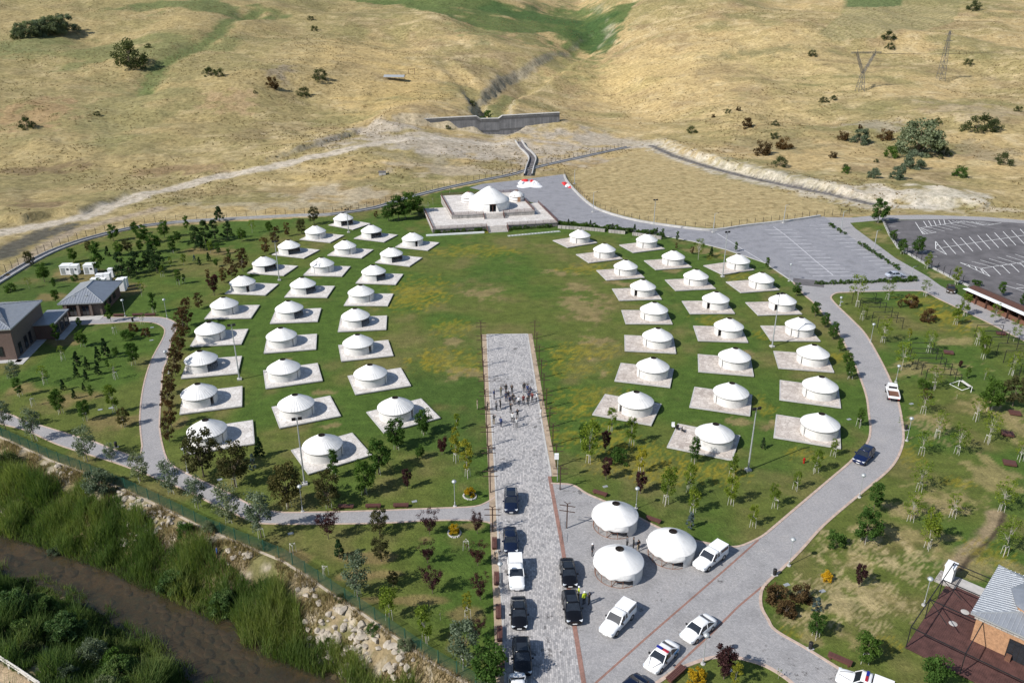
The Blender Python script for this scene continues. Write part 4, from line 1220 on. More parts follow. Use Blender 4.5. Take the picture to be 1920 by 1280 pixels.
plant('in the park by the brick buildings', '''208 603 569 slim;150 614 595 round;156 650 617 round*;215 626 606 sparse*;241 637 616 bush;250.7 684 642 round*;199 668 634 cone;219 670 651 round;145.5 686 657 cone;165 693 669 cone;185 675 649 cone;
144 707 685 cone;162 714.5 692 cone;185 702 674 cone;203 691 674 slim;119.5 731 710 cone;158 732.5 717 cone;140 747 728 cone;172.5 745 721 slim;216.5 774 718 fresh*;217 711 676 sparse*;114 775 730 round*;162 788 750 round*;38 743 708 slim*;30.5 718 676 silver;
84.5 720 684 airy*;62 761 738 sparse*;118 675 647 airy*;108 643 605 slim;268 608 585 sparse*;275 630 615 copperbush;250 621 606 copperbush;233 800 765 olive*;75 795 770 airy;289 587 548 slim*;266 556 528 airy;105 567 543 round;103 540 520 slim;55 541 519 airy;20 546 530 bush''')
plant('in the row beside the curved park path', '''352 612 556 copper;346 632 578 copper;340 658 605 copper;336 680 630 copper;330 705 655 copper;322 738 690 copper;318 765 715 copper;322 800 745 copper;318 828 780 copper''', .95)
plant('along the outer yurt row', '''456 509 462 copper;435.6 523 479 copper;420 530 498 copper;402 554 515 purple;374 579 547 copper;499 477.5 442 copper;518 459 423 copper;539 443 416 copper;566 438 409 olive;589 421 387 olive''')
plant('in the grove inside the upper fence', '''351 432 404 slim;368 465 422 pine;386 457 412 pine;404 449 411 pine;428 449 414 pine;412 415 384 pine;454 452.5 427 round;473 437 412 airy;506 437 415 round;213 452 420 round;255 440 416 round;271 457 421 round;290 474 436 round;309 446 413 round;
333 455 433 round;324 475 442 slim*;224 480 452 round;241 475 447 olive;229 517 471 pine;245 522 488 pine;256 512 470 pine;280 505 467 pine;295 512 474 pine;265 472 450 round;187.5 512 452 slim;202 480 461 cone;335 534 505 slim*;346 531 514 slim*;305 519 497 fresh*;365 490 477 spruce;
374 497 481 cone;392 490 473 cone;406 500 484 round;390 521 504 copper;138 491.5 464 round;167 473 452 olive;57 500 470 olive;84 529 492 round;140 525 514 bush;148 509 489 round;188 545 520 slim;285 487 458 pine;300 495 470 pine;410 478 455 slim;430 488 466 slim;376 470 440 pine;395 475 450 fresh;345 497 475 fresh;320 500 482 fresh''', 1.1)
plant('beside the terrace', '''729 415 379 round;747.5 413 366 slim;771 403 358 round;786 406 366 slim;760 412 372 round;705 409 395 copper;803 392 372 sparse;812 384 366 sparse;843 372 352 sparse''', 1.25)
plant('on the verge beside the asphalt car park', '''1645 418 371 round*;1674 452.6 430 round;1690.7 476.5 448 round*;1720 477 443 round;1736.7 504 473 fresh*;1791.6 534 499 fresh*;1830 536 523 bush;1876 555 528 slim;1915 573 550 slim''', 1.2)
plant('in the picnic lawn east of the drive', '''1734.6 556 524 airy*;1808 592 549 fresh*;1791 609 569 fresh*;1862 607 567 airy;1664 562 525 airy*;1606 575 515 airy*;1616 600 570 airy*;1686 576.6 560 copper;1654 642 594 airy*;1689.4 694 638 airy;1831 647 612 airy*;1843 672.6 628 fresh*;
1740 661 618 airy*;1704 639 615 yellow;1750 730 685 airy*;1730 775.5 729 airy*;1855 771.5 709 round*;1898 762 705 olive;1845 712 690 airy;1896 704 656 airy*;1829 789 745 airy*;1793 748 735 sparse;1799 690 675 purple;1813 710 688 slim;1755 821 771 airy*;1727 853 804 airy*;
1794 851 796 airy*;1851 831 773 airy*;1722 921 865 airy*;1706.5 976.6 918 airy*;1785 969.5 922 airy*;1876 958 895 airy*;1912 864 828 airy*;1620 1017 953 round*;1637 960 906 slim;1739 1029 959 fresh*;1882 1041 971 airy*;1565 1020 996 bush;1620 1242 1186 round*;1529 1195 1151 round*;1750 1292 1231 round;
1529 1146 1118 spruce;1686 800 780 sparse;1900 640 600 airy''', 1.1)
plant('on the picnic lawn', '1706 574 551 copperbush;1740 603 580 copperbush;1730 728 708 bush;1455 1127 1097 copperbush;1502 1125 1096 copperbush;1472 1152 1126 copperbush;1610 1100 1061 purple;1735 745 730 copperbush', 1.0)
plant('on the lawn island by the parked police car', '1357 1272 1208 purple;1375 1290 1239 yellow;1459 1272 1252 sparse')
for x, y, t, zn, ring in ((881, 930, 913, 'in a white stone ring by the avenue', 1), (852, 999, 983, 'in a white stone ring below the path', 1), (1549, 1087, 1071, 'alone on the lawn beside the drive', 0), (1306, 1278, 1254, 'beside the bench on the lawn island', 0)):
    e = tree('goldbush', G(x, y), height_px(x, y, t) * 1.02, zn, nm='golden_shrub')
    if ring:
        b = MB(); rr = random.Random(x)
        for k in range(22):
            a = k / 22 * 6.283
            b.box((math.cos(a) * .95, math.sin(a) * .8, .07), (.26, .2, rr.uniform(.14, .22)), rr.uniform(0, 3), taper=.7)
        b.build('stone_ring', M_CONC, e)
# ------------------------------------------------------------------ buildings and built things
M_BRICK = brick_mat('brick_red_brown', (.150, .060, .042), (.115, .048, .036), (.13, .10, .085), .25, .085, 0, stain=.3, kind='Object')
M_ZINC = pm('zinc_roof_sheet', (.34, .36, .39), .42, .10, 1.2, .05, metal=.55)
M_ZINCW = pm('zinc_seam', (.46, .48, .50), .4, .08, 3, 0, metal=.5)
M_DARKG = pm('window_glass_dark', (.018, .022, .028), .08, .2, 2, 0, spec=.8)
M_BROWN = pm('brown_painted_timber', (.085, .040, .028), .6, .25, 5, .1)
M_WOOD = pm('warm_timber_cladding', (.36, .205, .115), .65, .22, 3, .15)
M_BLACK = pm('black_steel', (.018, .017, .018), .5, .2, 6)
M_STEEL = pm('galvanised_steel', (.40, .42, .43), .45, .12, 5, 0, metal=.4)
M_WHITEP = pm('white_painted_metal', (.74, .75, .76), .45, .08, 3)
M_GREENW = pm('green_fence_wire', (.020, .085, .060), .5, .2, 8)
M_RAIL = pm('brown_rail_paint', (.12, .062, .052), .6, .2, 6)
M_STONEW = brick_mat('rubble_stone_wall', (.40, .375, .345), (.27, .25, .235), (.16, .15, .14), .55, .3, 0, stain=.6, kind='Object', msize=.03)
M_STONED = brick_mat('dam_stone_grey', (.165, .165, .175), (.115, .115, .122), (.075, .075, .078), .8, .4, 0, stain=.7, kind='Object', msize=.04)
M_DECK = pm('deck_red_brown_boards', (.088, .040, .034), .75, .3, 1.3, .2, kind='World')
M_RUST2 = pm('weathered_steel', (.14, .065, .04), .85, .3, 4, .2)

def polyline_len(P): return sum((P[i + 1] - P[i]).length for i in range(len(P) - 1))
def walk(P, step):
    o = []; s = 0.0; nxt = 0.0
    for a, b in zip(P[:-1], P[1:]):
        L = (b - a).length
        while nxt <= s + L + 1e-6:
            t = (nxt - s) / max(L, 1e-6)
            o.append((a.lerp(b, t), math.atan2(b.y - a.y, b.x - a.x))); nxt += step
        s += L
    return o
def railing(parent, P, h, post_mesh, mat, step=2.0, rails=(.15, .4, .65, .9), bar=.035):
    """posts as parts, rails of one stretch as one part; P in the parent's frame"""
    for q, a in walk(P, step):
        o = link('post', post_mesh, parent); o.location = q; o.rotation_euler = (0, 0, a)
    b = MB()
    for a, c in zip(P[:-1], P[1:]):
        for r in rails: b.beam(a + Vector((0, 0, r * h)), c + Vector((0, 0, r * h)), bar, bar)
    b.build('rail', mat, parent)

# ---- terrace with three yurts
T0 = G(811, 430, 1.2); TA = R(11.8)
terr = empty('stone_terrace', (T0.x, T0.y, 0), TA, 'two-level stone terrace with brown railings and steps below the big yurt', 'terrace')
W1, D1, Z1 = 38.2, 25.5, 1.2
X2, Y2, W2, D2, Z2 = 7.2, 10.3, 26.2, 27.0, 2.4
MB().box((W1 / 2, D1 / 2, Z1 / 2 - .3), (W1, D1, Z1 + .54)).build('lower_wall', M_STONEW, terr)
MB().box((W1 / 2, D1 / 2, Z1 - .0), (W1 + .3, D1 + .3, .09)).build('lower_paving', M_PAD1, terr)
MB().box((X2 + W2 / 2, Y2 + D2 / 2, Z2 / 2 - .3), (W2, D2, Z2 + .54)).build('upper_wall', M_STONEW, terr)
MB().box((X2 + W2 / 2, Y2 + D2 / 2, Z2), (W2 + .3, D2 + .3, .09)).build('upper_paving', M_PAD1, terr)
def stairs(x0, x1, yfront, depth, z0, z1, n):
    for k in range(n):
        zt = z0 + (z1 - z0) * (k + 1) / n
        y0 = yfront + depth * k / n
        MB().box(((x0 + x1) / 2, (y0 + yfront + depth + .03) / 2, (z0 + zt) / 2), (x1 - x0, yfront + depth + .03 - y0, zt - z0)).build('step', M_PAD2 if k % 2 else M_CONC, terr)
stairs(16.4, 22.2, -3.0, 2.9, 0, Z1, 8)
stairs(17.2, 23.1, Y2 - 2.4, 2.3, Z1 + .046, Z2 - .02, 8)
RP = MB().box((0, 0, .5), (.07, .07, 1.05)).mesh('post', M_RAIL)
V3 = lambda *a: Vector(a)
for P in ([V3(16.2, -3, 0), V3(16.2, -.1, Z1), V3(.1, -.1, Z1), V3(.1, D1, Z1)], [V3(22.4, -3, 0), V3(22.4, -.1, Z1), V3(W1, -.1, Z1), V3(W1, D1, Z1)],
          [V3(17.0, Y2 - 2.4, Z1), V3(17, Y2, Z2), V3(X2, Y2, Z2), V3(X2, Y2 + D2, Z2)], [V3(23.3, Y2 - 2.4, Z1), V3(23.3, Y2, Z2), V3(X2 + W2, Y2, Z2), V3(X2 + W2, Y2 + D2, Z2)],
          [V3(X2, Y2 + D2, Z2), V3(X2 + W2, Y2 + D2, Z2)]):
    railing(terr, P, 1.0, RP, M_RAIL, 2.4, (.08, .22, .36, .5, .64, .78, .95), .05)
def tpos(x, y, z):
    return Vector((T0.x + x * math.cos(TA) - y * math.sin(TA), T0.y + x * math.sin(TA) + y * math.cos(TA), z))
def big_yurt():
    e = empty('great_yurt', tpos(20.4, 18.4, Z2 + .045), TA - math.pi / 2, 'very large plain white yurt with a dark doorway above the terrace steps', 'yurt')
    b = MB(); k = 60; g0, g1 = R(9), R(351)
    vs = []
    prof = [(6.4, 0), (6.5, 1.0), (6.45, 2.0), (6.2, 2.75)]
    for r, z in prof:
        for i in range(k + 1):
            a = g0 + (g1 - g0) * i / k
            q = r + .03 * math.sin(a * 19 + z * 2)
            vs.append((q * math.cos(a), q * math.sin(a), z))
    c = k + 1
    b.add(vs, [(j * c + i, j * c + i + 1, (j + 1) * c + i + 1, (j + 1) * c + i) for j in range(3) for i in range(k)])
    b.build('wall', M_FELTR, e, True)
    b = MB(); k = 64
    prof = [(6.5, 2.45), (6.35, 2.8), (5.2, 3.5), (3.8, 4.5), (2.2, 5.6), (1.0, 6.35), (.25, 6.7), (.0, 6.72)]
    vs = [(r * (1 + .004 * math.sin(i * 1.7)) * math.cos(2 * math.pi * i / k), r * math.sin(2 * math.pi * i / k), z + .02 * math.sin(i * 2.1) * (r > .5)) for r, z in prof for i in range(k)]
    b.add(vs, [(j * k + i, j * k + (i + 1) % k, (j + 1) * k + (i + 1) % k, (j + 1) * k + i) for j in range(len(prof) - 1) for i in range(k)])
    b.build('roof_canvas', M_FELTR, e, True)
    MB().box((6.2, 0, 1.1), (.5, .14, 2.2)).box((6.2, 0, 2.3), (.6, 2.1, .16)).build('door_frame', M_BROWN, e)
    MB().beam((6.5, 1.0, 0), (6.7, 1.8, 0), .05, .05).add([(6.45, .95, .02), (6.75, 1.95, .02), (6.5, 1.05, 2.2)], [(0, 1, 2)]).build('door_flap', M_FELT, e)
    MB().lathe([(1.0, 6.36), (1.05, 6.42), (.5, 6.72), (0, 6.8)], 16, a0=.2, a1=2.4).build('crown_flap', M_FELT, e)
big_yurt()
def small_yurt(x, y, lab):
    e = empty('yurt', tpos(x, y, Z2 + .045), TA, lab, 'yurt', 'small banded yurts beside the great yurt')
    s = .82
    MB().lathe([(2.5, 0), (2.52, 1.0), (2.48, 1.65)], 40).build('wall', M_FELTR, e, True)
    MB().lathe([(2.6, 1.55), (2.55, 1.75), (1.9, 2.3), (1.1, 2.85), (.5, 3.2)], 40).build('roof_canvas', M_FELTR, e, True)
    MB().lathe([(.5, 3.15), (.55, 3.25), (.42, 3.36), (.25, 3.4), (0, 3.42)], 16).build('crown_ring', M_RUST2, e)
    for z in (.35, 1.35): MB().lathe([(2.545, z), (2.55, z + .12)], 40).build('brown_band', M_BROWN, e)
    b = MB()
    for i in range(6):
        a = i * math.pi / 3
        for sgn in (-1, 1): b.beam((2.57 * math.cos(a), 2.57 * math.sin(a), 1.8), (.6 * math.cos(a + sgn * .9), .6 * math.sin(a + sgn * .9), 3.22), .1, .03)
    b.build('roof_ribbon', M_BROWN, e)
    MB().box((.2, -2.55, .8), (.95, .16, 1.6)).build('door', M_WOOD, e)
small_yurt(15.2, 27.2, 'small yurt with brown bands beside the great yurt, farther from the yard')
small_yurt(31.0, 25.8, 'small yurt with brown bands and crown beside the great yurt, nearer the yard')
# hedge plants at the terrace foot and the stone garden wall
hr = random.Random(5)
for x in [1 + .9 * k for k in range(17)] + [23.5 + .9 * k for k in range(16)]:
    q = tpos(x + hr.uniform(-.2, .2), -.9 + hr.uniform(-.3, .2), 0)
    if hr.random() < .8: tree('bush', q, hr.uniform(.7, 1.25), 'against the foot of the terrace wall', nm='hedge_bush')
gw = empty('garden_wall', (0, 0, 0), 0, 'low pale stone wall between lawn and access road', 'wall')
for P in (((1046, 428), (1075, 430), (1105, 432), (1134, 435)), ((1141, 436), (1172, 439)), ((1186, 441), (1215, 445), (1240, 449))):
    Q = px(*P)
    for a, b in zip(Q[:-1], Q[1:]): MB().beam(a + V3(0, 0, .45), b + V3(0, 0, .45), .5, .9).build('stone_course', M_STONEW, gw)
for k in range(34):
    t = k / 33
    q = G(1048 + 195 * t, 421 + 22 * t + 2 * math.sin(k))
    tree('cone' if k % 7 == 3 else 'bush', q, hr.uniform(1.0, 1.9) * (1.5 if k % 7 == 3 else 1), 'in the hedge above the garden wall', nm='hedge_bush')

# ---- dam across the ravine
D0 = V3(-50, 400, 0); DA = R(9)
dam = empty('check_dam', D0, DA, 'grey stone check dam with a notched crest across the ravine mouth', 'dam')
L = 75.0
prof = [(0, 9.0), (33, 9.9), (35, 8.6), (44, 8.6), (46, 9.9), (75, 10.8)]
b = MB()
f = [(x, 0, -2) for x, z in prof] + [(x, .9, z) for x, z in prof] + [(x, 2.3, z) for x, z in prof] + [(x, 3.0, -2) for x, z in prof]
n6_ = len(prof)
b.add(f, [(r * n6_ + i, r * n6_ + i + 1, (r + 1) * n6_ + i + 1, (r + 1) * n6_ + i) for r in range(3) for i in range(n6_ - 1)] + [(0, 6, 12, 18), (5, 23, 17, 11)])
b.build('stone_wall', M_STONED, dam)
b = MB()
for (x, z), (x2, z2) in zip(prof[:-1], prof[1:]): b.beam((x, 1.6, z + .12), (x2, 1.6, z2 + .12), 1.9, .3)
b.build('coping', M_CONC, dam)
# ---- concrete channel from the dam to the yard, and the perimeter ditch
hf = lambda p: hz1(p.x, p.y)
CH = smooth([GT(*p) for p in ((972, 266), (984, 282), (998, 297), (994, 314), (990, 330))], 4)
ch = empty('drainage_channel', CH[0], 0, 'pale concrete channel running down from the dam to the yard', 'channel')
ch.location = (0, 0, 0)
ribbon('channel_floor', CH, 2.6, .02, .10, M_ASPH, ch, hfn=hf)
for o in (1.5, -1.5): ribbon('channel_wall', CH, .4, -.3, .95, M_CONC, ch, off=o, hfn=hf)
PF = smooth(px((-60, 565), (0, 527), (60, 491), (110, 467), (170, 447), (250, 428), (330, 418), (420, 412), (500, 408), (560, 405), (620, 403), (700, 391), (760, 373), (830, 355), (900, 340), (960, 328), (1000, 316), (1060, 302), (1120, 289), (1178, 276)), 3)
dt = empty('perimeter_ditch', (0, 0, 0), 0, 'concrete ditch following the upper boundary fence', 'ditch')
ribbon('ditch_floor', PF, 1.8, .0, .03, M_LOT, dt, hfn=hf)
for o in (1.05, -1.05): ribbon('ditch_wall', PF, .25, -.1, .42, M_CONC, dt, off=o, hfn=hf)
fe = empty('boundary_fence', (0, 0, 0), 0, 'long dark post and wire fence along the perimeter ditch', 'fence')
FP = MB().box((0, 0, .95), (.09, .09, 1.9)).beam((0, 0, 1.88), (0, .28, 2.15), .06, .06).mesh('post', M_BLACK)
FL = [p + V3(0, 0, hf(p)) for p in offset(PF, 1.9)]
for q, a in walk(FL, 3.0):
    o = link('post', FP, fe); o.location = q; o.rotation_euler = (0, 0, a)
b = MB()
for a, c in zip(FL[:-1], FL[1:]):
    for k in range(9): b.beam(a + V3(0, 0, .15 + .21 * k), c + V3(0, 0, .15 + .21 * k), .012, .012)
b.build('fence_wire', M_BLACK, fe)
fe2 = empty('field_fence', (0, 0, 0), 0, 'thin steel fence standing on the white kerb beside the dry field', 'fence')
FQ = smooth(px((1058, 328), (1066, 344), (1098, 377), (1130, 396), (1200, 415), (1300, 429), (1343, 431), (1400, 423), (1480, 414), (1540, 406), (1600, 402)), 3)
for q, a in walk(FQ, 3.0):
    o = link('post', FP, fe2); o.location = q; o.rotation_euler = (0, 0, a)
b = MB()
for a, c in zip(FQ[:-1], FQ[1:]):
    for k in range(4): b.beam(a + V3(0, 0, .5 + .4 * k), c + V3(0, 0, .5 + .4 * k), .012, .012)
b.build('fence_wire', M_BLACK, fe2)
fe3 = empty('car_park_fence', (0, 0, 0), 0, 'thin steel fence on the kerb wall beside the asphalt car park', 'fence')
FQ = px((1654, 411), (1667, 440), (1683, 465), (1740, 499), (1800, 530), (1817, 538), z=.4)
for q, a in walk(FQ, 2.5):
    o = link('post', FP, fe3); o.location = q; o.rotation_euler = (0, 0, a)
b = MB()
for a, c in zip(FQ[:-1], FQ[1:]):
    for k in range(7): b.beam(a + V3(0, 0, .3 + .24 * k), c + V3(0, 0, .3 + .24 * k), .012, .012)
b.build('fence_wire', M_BLACK, fe3)
# ---- green mesh fence above the river
M_BOULD0 = pm('bank_coping_beige', (.40, .34, .26), .9, .3, .6, .3, kind='World')
RF = [V3(a, b, 0) for a, b in RFENCE[1:]]
fr_ = empty('river_fence', (0, 0, 0), 0, 'green wire mesh fence along the top of the river bank', 'fence')
GP = MB().box((0, 0, .9), (.08, .08, 1.85)).mesh('post', M_GREENW)
for q, a in walk(RF, 2.5):
    o = link('post', GP, fr_); o.location = q; o.rotation_euler = (0, 0, a)
for a, c in zip(RF[:-1], RF[1:]):
    b = MB(); Ls = (c - a).length; nn = int(Ls / .11)
    for k in range(nn):
        q = a.lerp(c, (k + .5) / nn)
        b.box((q.x, q.y, .9), (.016, .016, 1.7))
    for k in range(9): b.beam(a + V3(0, 0, .08 + .2 * k), c + V3(0, 0, .08 + .2 * k), .016, .016)
    b.build('mesh_panel', M_GREENW, fr_)
tag(ribbon('bank_wall', RF, .30, -.9, .10, M_BOULD0, off=-.35), 'pale concrete coping along the foot of the green fence', 'wall')
# ---- wooden guard rail on the near bank
gr = empty('guard_rail', (0, 0, 0), 0, 'weathered timber guard rail beside the sandy track', 'rail')
Q = px((-40, 1215), (0, 1238), (40, 1264), (78, 1290), z=-.6)
for q, a in walk(Q, 1.8): MB().box((q.x, q.y, q.z + .2), (.14, .14, 1.3)).build('post', M_STAKE, gr)
b = MB()
for a, c in zip(Q[:-1], Q[1:]):
    for z in (.35, .75): b.beam(a + V3(0, 0, z), c + V3(0, 0, z), .1, .16)
b.build('rail', M_STAKE, gr)

# ---- buildings
def hip_roof(e, x0, x1, y0, y1, z, rise, over=.5, seam=.55, ridge_in=None, mats=None, flat_back=False):
    """standing seam hipped roof: faces as parts, each seam a part's own ridge of sheet"""
    x0 -= over; x1 += over; y0 -= over; y1 += over
    cx = (x0 + x1) / 2; hw = (x1 - x0) / 2; rin = ridge_in if ridge_in is not None else hw
    A, B, Cc, D = V3(x0, y0, z), V3(x1, y0, z), V3(x1, y1, z), V3(x0, y1, z)
    P, Q = V3(cx, y0 + rin, z + rise), V3(cx, y1 - rin, z + rise)
    faces = [(A, B, P), (B, Cc, Q, P), (Cc, D, Q), (D, A, P, Q)]
    root = MB().box((cx, (y0 + y1) / 2, z - .12), (x1 - x0, y1 - y0, .2)).build('roof', M_ZINCW, e)
    for f in faces:
        b = MB(); b.add(f, [tuple(range(len(f)))]); b.build('roof_plane', M_ZINC, root)
        e0, e1 = f[0], f[1]; t = (e1 - e0).normalized(); Lf = (e1 - e0).length
        nrm = (f[1] - f[0]).cross(f[2] - f[0]).normalized()
        up = nrm.cross(t).normalized()
        k = 1
        while k * seam < Lf:
            s0 = e0 + t * (k * seam); d = k * seam
            # length up the slope until the hip or ridge
            full = (P - A).dot(up)
            if len(f) == 3: m_ = min(d, Lf - d) / (Lf / 2) * full
            else: m_ = min(1, d / rin, (Lf - d) / rin) * full
            MB().beam(s0 + nrm * .03, s0 + up * max(.05, m_) + nrm * .03, .05, .06).build('standing_seam', M_ZINCW, root); k += 1
    b = MB()
    for a_, c_ in ((A, P), (B, P), (Cc, Q), (D, Q), (P, Q)):
        if (a_ - c_).length > .05: b.beam(a_ + V3(0, 0, .06), c_ + V3(0, 0, .06), .14, .08)
    b.build('ridge_cap', M_ZINCW, root)
    return root
def opening(e, name, c, size, rz, mat=M_DARKG, frame=M_BLACK, split=1):
    o = MB().box(c, size, rz).build(name, mat, e)
    hx = size[0] / 2; hz = size[2] / 2
    b = MB(); d = size[1] + .06
    ca, sa = math.cos(rz), math.sin(rz)
    for dx, dz, sx, sz in ((0, hz, size[0] + .1, .08), (0, -hz, size[0] + .1, .08), (-hx, 0, .08, size[2]), (hx, 0, .08, size[2])) + tuple(((k / split - .5) * size[0], 0, .05, size[2]) for k in range(1, split)):
        b.box((c[0] + dx * ca, c[1] + dx * sa, c[2] + dz), (sx, d, sz), rz)
    b.build('frame', frame, o)
    return o
# large brick building
e = empty('brick_building', (-95.5, 139.8, 0), R(99), 'tall red-brown brick building with grey standing seam roof', 'building')
# local x = back along the side wall, local y = to the west
MB().box((7.6, 6.2, 3.2), (15.2, 12.4, 6.4)).build('wall', M_BRICK, e)
er = empty('roof_frame', (0, 0, 0)); bpy.data.objects.remove(er)
hip_roof(e, 0, 15.2, 0, 12.4, 6.5, 2.1, .35)
for x, zc, w_, h_ in ((2.2, 1.6, 1.1, 2.2), (5.0, 1.7, 1.2, 2.4), (7.2, 1.7, 1.0, 2.4)): opening(e, 'window', (x, -.02, zc), (w_, .1, h_), 0)
for y, zc, w_, h_ in ((2.6, 1.9, .8, 1.9), (4.2, 1.9, .8, 1.9), (7.4, 1.9, .8, 1.9)): opening(e, 'window', (-.02, y, zc), (w_, .1, h_), math.pi / 2)
MB().box((4, -.9, .03), (13, 1.9, .1)).build('apron', M_CONC, e)
MB().box((-.7, 5.5, .03), (1.4, 13, .1)).build('apron', M_CONC, e)
e = empty('brick_annex', (-96.6, 149.3, 0), R(99), 'low brick annex with flat grey roof beside the tall brick building', 'building')
MB().box((4.2, -1.4, 1.55), (8.2, 3.8, 3.1)).build('wall', M_BRICK, e)
rf = MB().box((4.2, -1.5, 3.25), (8.8, 4.3, .22)).build('roof', M_ZINC, e)
for k in range(14): MB().box((.2 + k * .62, -1.5, 3.39), (.05, 4.2, .06)).build('standing_seam', M_ZINCW, rf)
for x in (1.6, 4.2, 6.6): opening(e, 'window', (x, -3.32, 1.5), (1.5, .1, 2.0), 0, split=2)
MB().box((4.2, -4.2, .02), (9.5, 1.6, .1)).build('apron', M_CONC, e)
e = empty('brick_pavilion', (-98.2, 161.1, 0), R(8), 'brick pavilion with hipped zinc roof behind the tall brick building', 'building')
MB().box((4.4, 7.4, 1.5), (8.0, 12.6, 3.0)).build('wall', M_BRICK, e)
rt = hip_roof(e, .3, 8.6, .9, 14.0, 3.2, 2.0, .55, ridge_in=4.7)
for x in (2.6, 5.2): MB().box((x, 2.6, 4.1), (.5, .5, .4)).build('roof_vent', M_STEEL, rt)
for x in (1.2, 3.7, 6.3): MB().box((x, .75, 1.5), (.5, .5, 3.0)).build('porch_pillar', M_BRICK, e)
for x in (2.4, 5.0): opening(e, 'door', (x, 1.06, 1.2), (1.5, .1, 2.3), 0, M_DARKG, M_BROWN, 2)
for y in (3.5, 6.5, 9.5): opening(e, 'window', (8.42, y, 1.6), (1.3, .1, 1.4), math.pi / 2)
MB().box((4.2, -.6, .02), (9, 2.6, .1)).build('apron', M_CONC, e)

# timber restaurant with deck at the lower right
UA = R(-43.5)
L0 = G(1697.6, 1212.6, .15)
dk = empty('timber_deck', (L0.x, L0.y, 0), UA, 'red-brown boarded deck beside the timber restaurant', 'deck')
# boards run along local y (v); local x = u
b = MB()
NB = 96
for k in range(NB): pass
board = MB().box((0, 7.05, .11), (.196, 14.1, .10)).mesh('plank', M_DECK)
for k in range(100):
    o = link('plank', board, dk); o.location = (.1 + k * .205, 0, trr.uniform(-.006, .006))
MB().box((10.2, 7.05, .03), (20.5, 14.1, .05)).build('substructure', M_BLACK, dk)
for x, y in ((3.0, 10.2), (2.6, 7.3)): MB().lathe([(0, .175), (.3, .185), (.42, .17), (.45, .165)], 14, c=(x, y, 0)).build('floor_lamp_base', M_CONC, dk)
rs = empty('timber_restaurant', (L0.x, L0.y, 0), UA, 'timber-clad restaurant with zinc hipped roof, raised drum and glass doors', 'building')
bx0, by0 = 4.75, 6.0
MB().box((bx0 + 7.6, by0 + 4.7, 1.95), (15.2, 9.4, 3.6)).build('wall', M_WOOD, rs)
for k in range(16):
    MB().box((bx0 + 7.6, by0 - .012, .28 + k * .2), (15.24, .04, .185)).build('cladding_board', M_WOOD, rs)
MB().box((bx0 + 7.6, by0 - .05, 3.45), (15.6, .2, .65)).build('fascia', M_STONEW, rs)
MB().box((bx0 - .05, by0 + 4.7, 3.45), (.2, 9.6, .65)).build('fascia', M_STONEW, rs)
for x in (4.2, 7.4, 10.6): opening(rs, 'glass_door', (bx0 + x + .2, by0 - .06, 1.35), (2.1, .12, 2.35), 0, split=4)
rf = hip_roof(rs, bx0, bx0 + 15.2, by0, by0 + 9.4, 3.95, 1.9, .6, seam=.42, ridge_in=5.0)
rf2 = MB().lathe([(3.3, 4.6), (3.3, 5.5)], 8, c=(bx0 + 5.4, by0 + 4.4, 0)).build('roof_drum', M_WOOD, rs)
MB().lathe([(3.7, 5.42), (3.7, 5.5), (2.0, 6.1), (0, 6.7)], 8, c=(bx0 + 5.4, by0 + 4.4, 0)).build('drum_roof', M_ZINC, rf2)
MB().box((bx0 + 1.0, by0 + .3, 3.0), (.2, .5, .2)).build('wall_lamp', M_WHITEP, rs)
MB().box((3.6, 15.2, .05), (6.2, 1.8, .16)).build('apron', M_CONC, rs)
MB().box((bx0 + 3.7, by0 - .5, .45), (.5, .5, .75)).build('planter', M_RUST2, rs)
fm = empty('awning_frame', (L0.x, L0.y, 0), UA, 'bare black steel awning frame over the boarded deck', 'frame')
PT = MB().box((0, 0, 1.4), (.09, .09, 2.75)).mesh('post', M_BLACK)
VS = (0.05, 5.95, 10.4, 14.4)
US = (0.05, 5.4, 10.8, 16.2)
for i, v_ in enumerate(VS):
    for j, u_ in enumerate(US):
        if v_ > 5.9 and u_ > 4: continue
        o = link('post', PT, fm); o.location = (u_, v_, .16)
    MB().beam((0, v_, 2.9), (20 if v_ < 5.9 else 4.7, v_, 2.9), .09, .09).build('beam', M_BLACK, fm)
for j, u_ in enumerate(US):
    MB().beam((u_, 0, 2.99), (u_, 14.4 if u_ < 4 else 5.95, 2.99), .09, .09).build('beam', M_BLACK, fm)
b = MB()
for k in range(1, 3): b.beam((0, VS[k], 2.95), (2.7, (VS[k] + VS[k - 1]) / 2, 2.95), .06, .06)
b.build('brace', M_BLACK, fm)
wb = G(1770, 1092, 0)
e = empty('white_kiosk_box', wb, UA, 'tall white metal cabinet on a stone base beside the deck', 'cabinet')
MB().box((.2, .6, .15), (2.3, 2.3, .3)).build('stone_base', M_STONEW, e)
MB().box((.2, .6, 1.35), (1.0, 1.3, 2.1)).build('body', M_WHITEP, e)
MB().box((.2, .6, 2.45), (1.15, 1.45, .14)).build('lid', M_WHITEP, e)

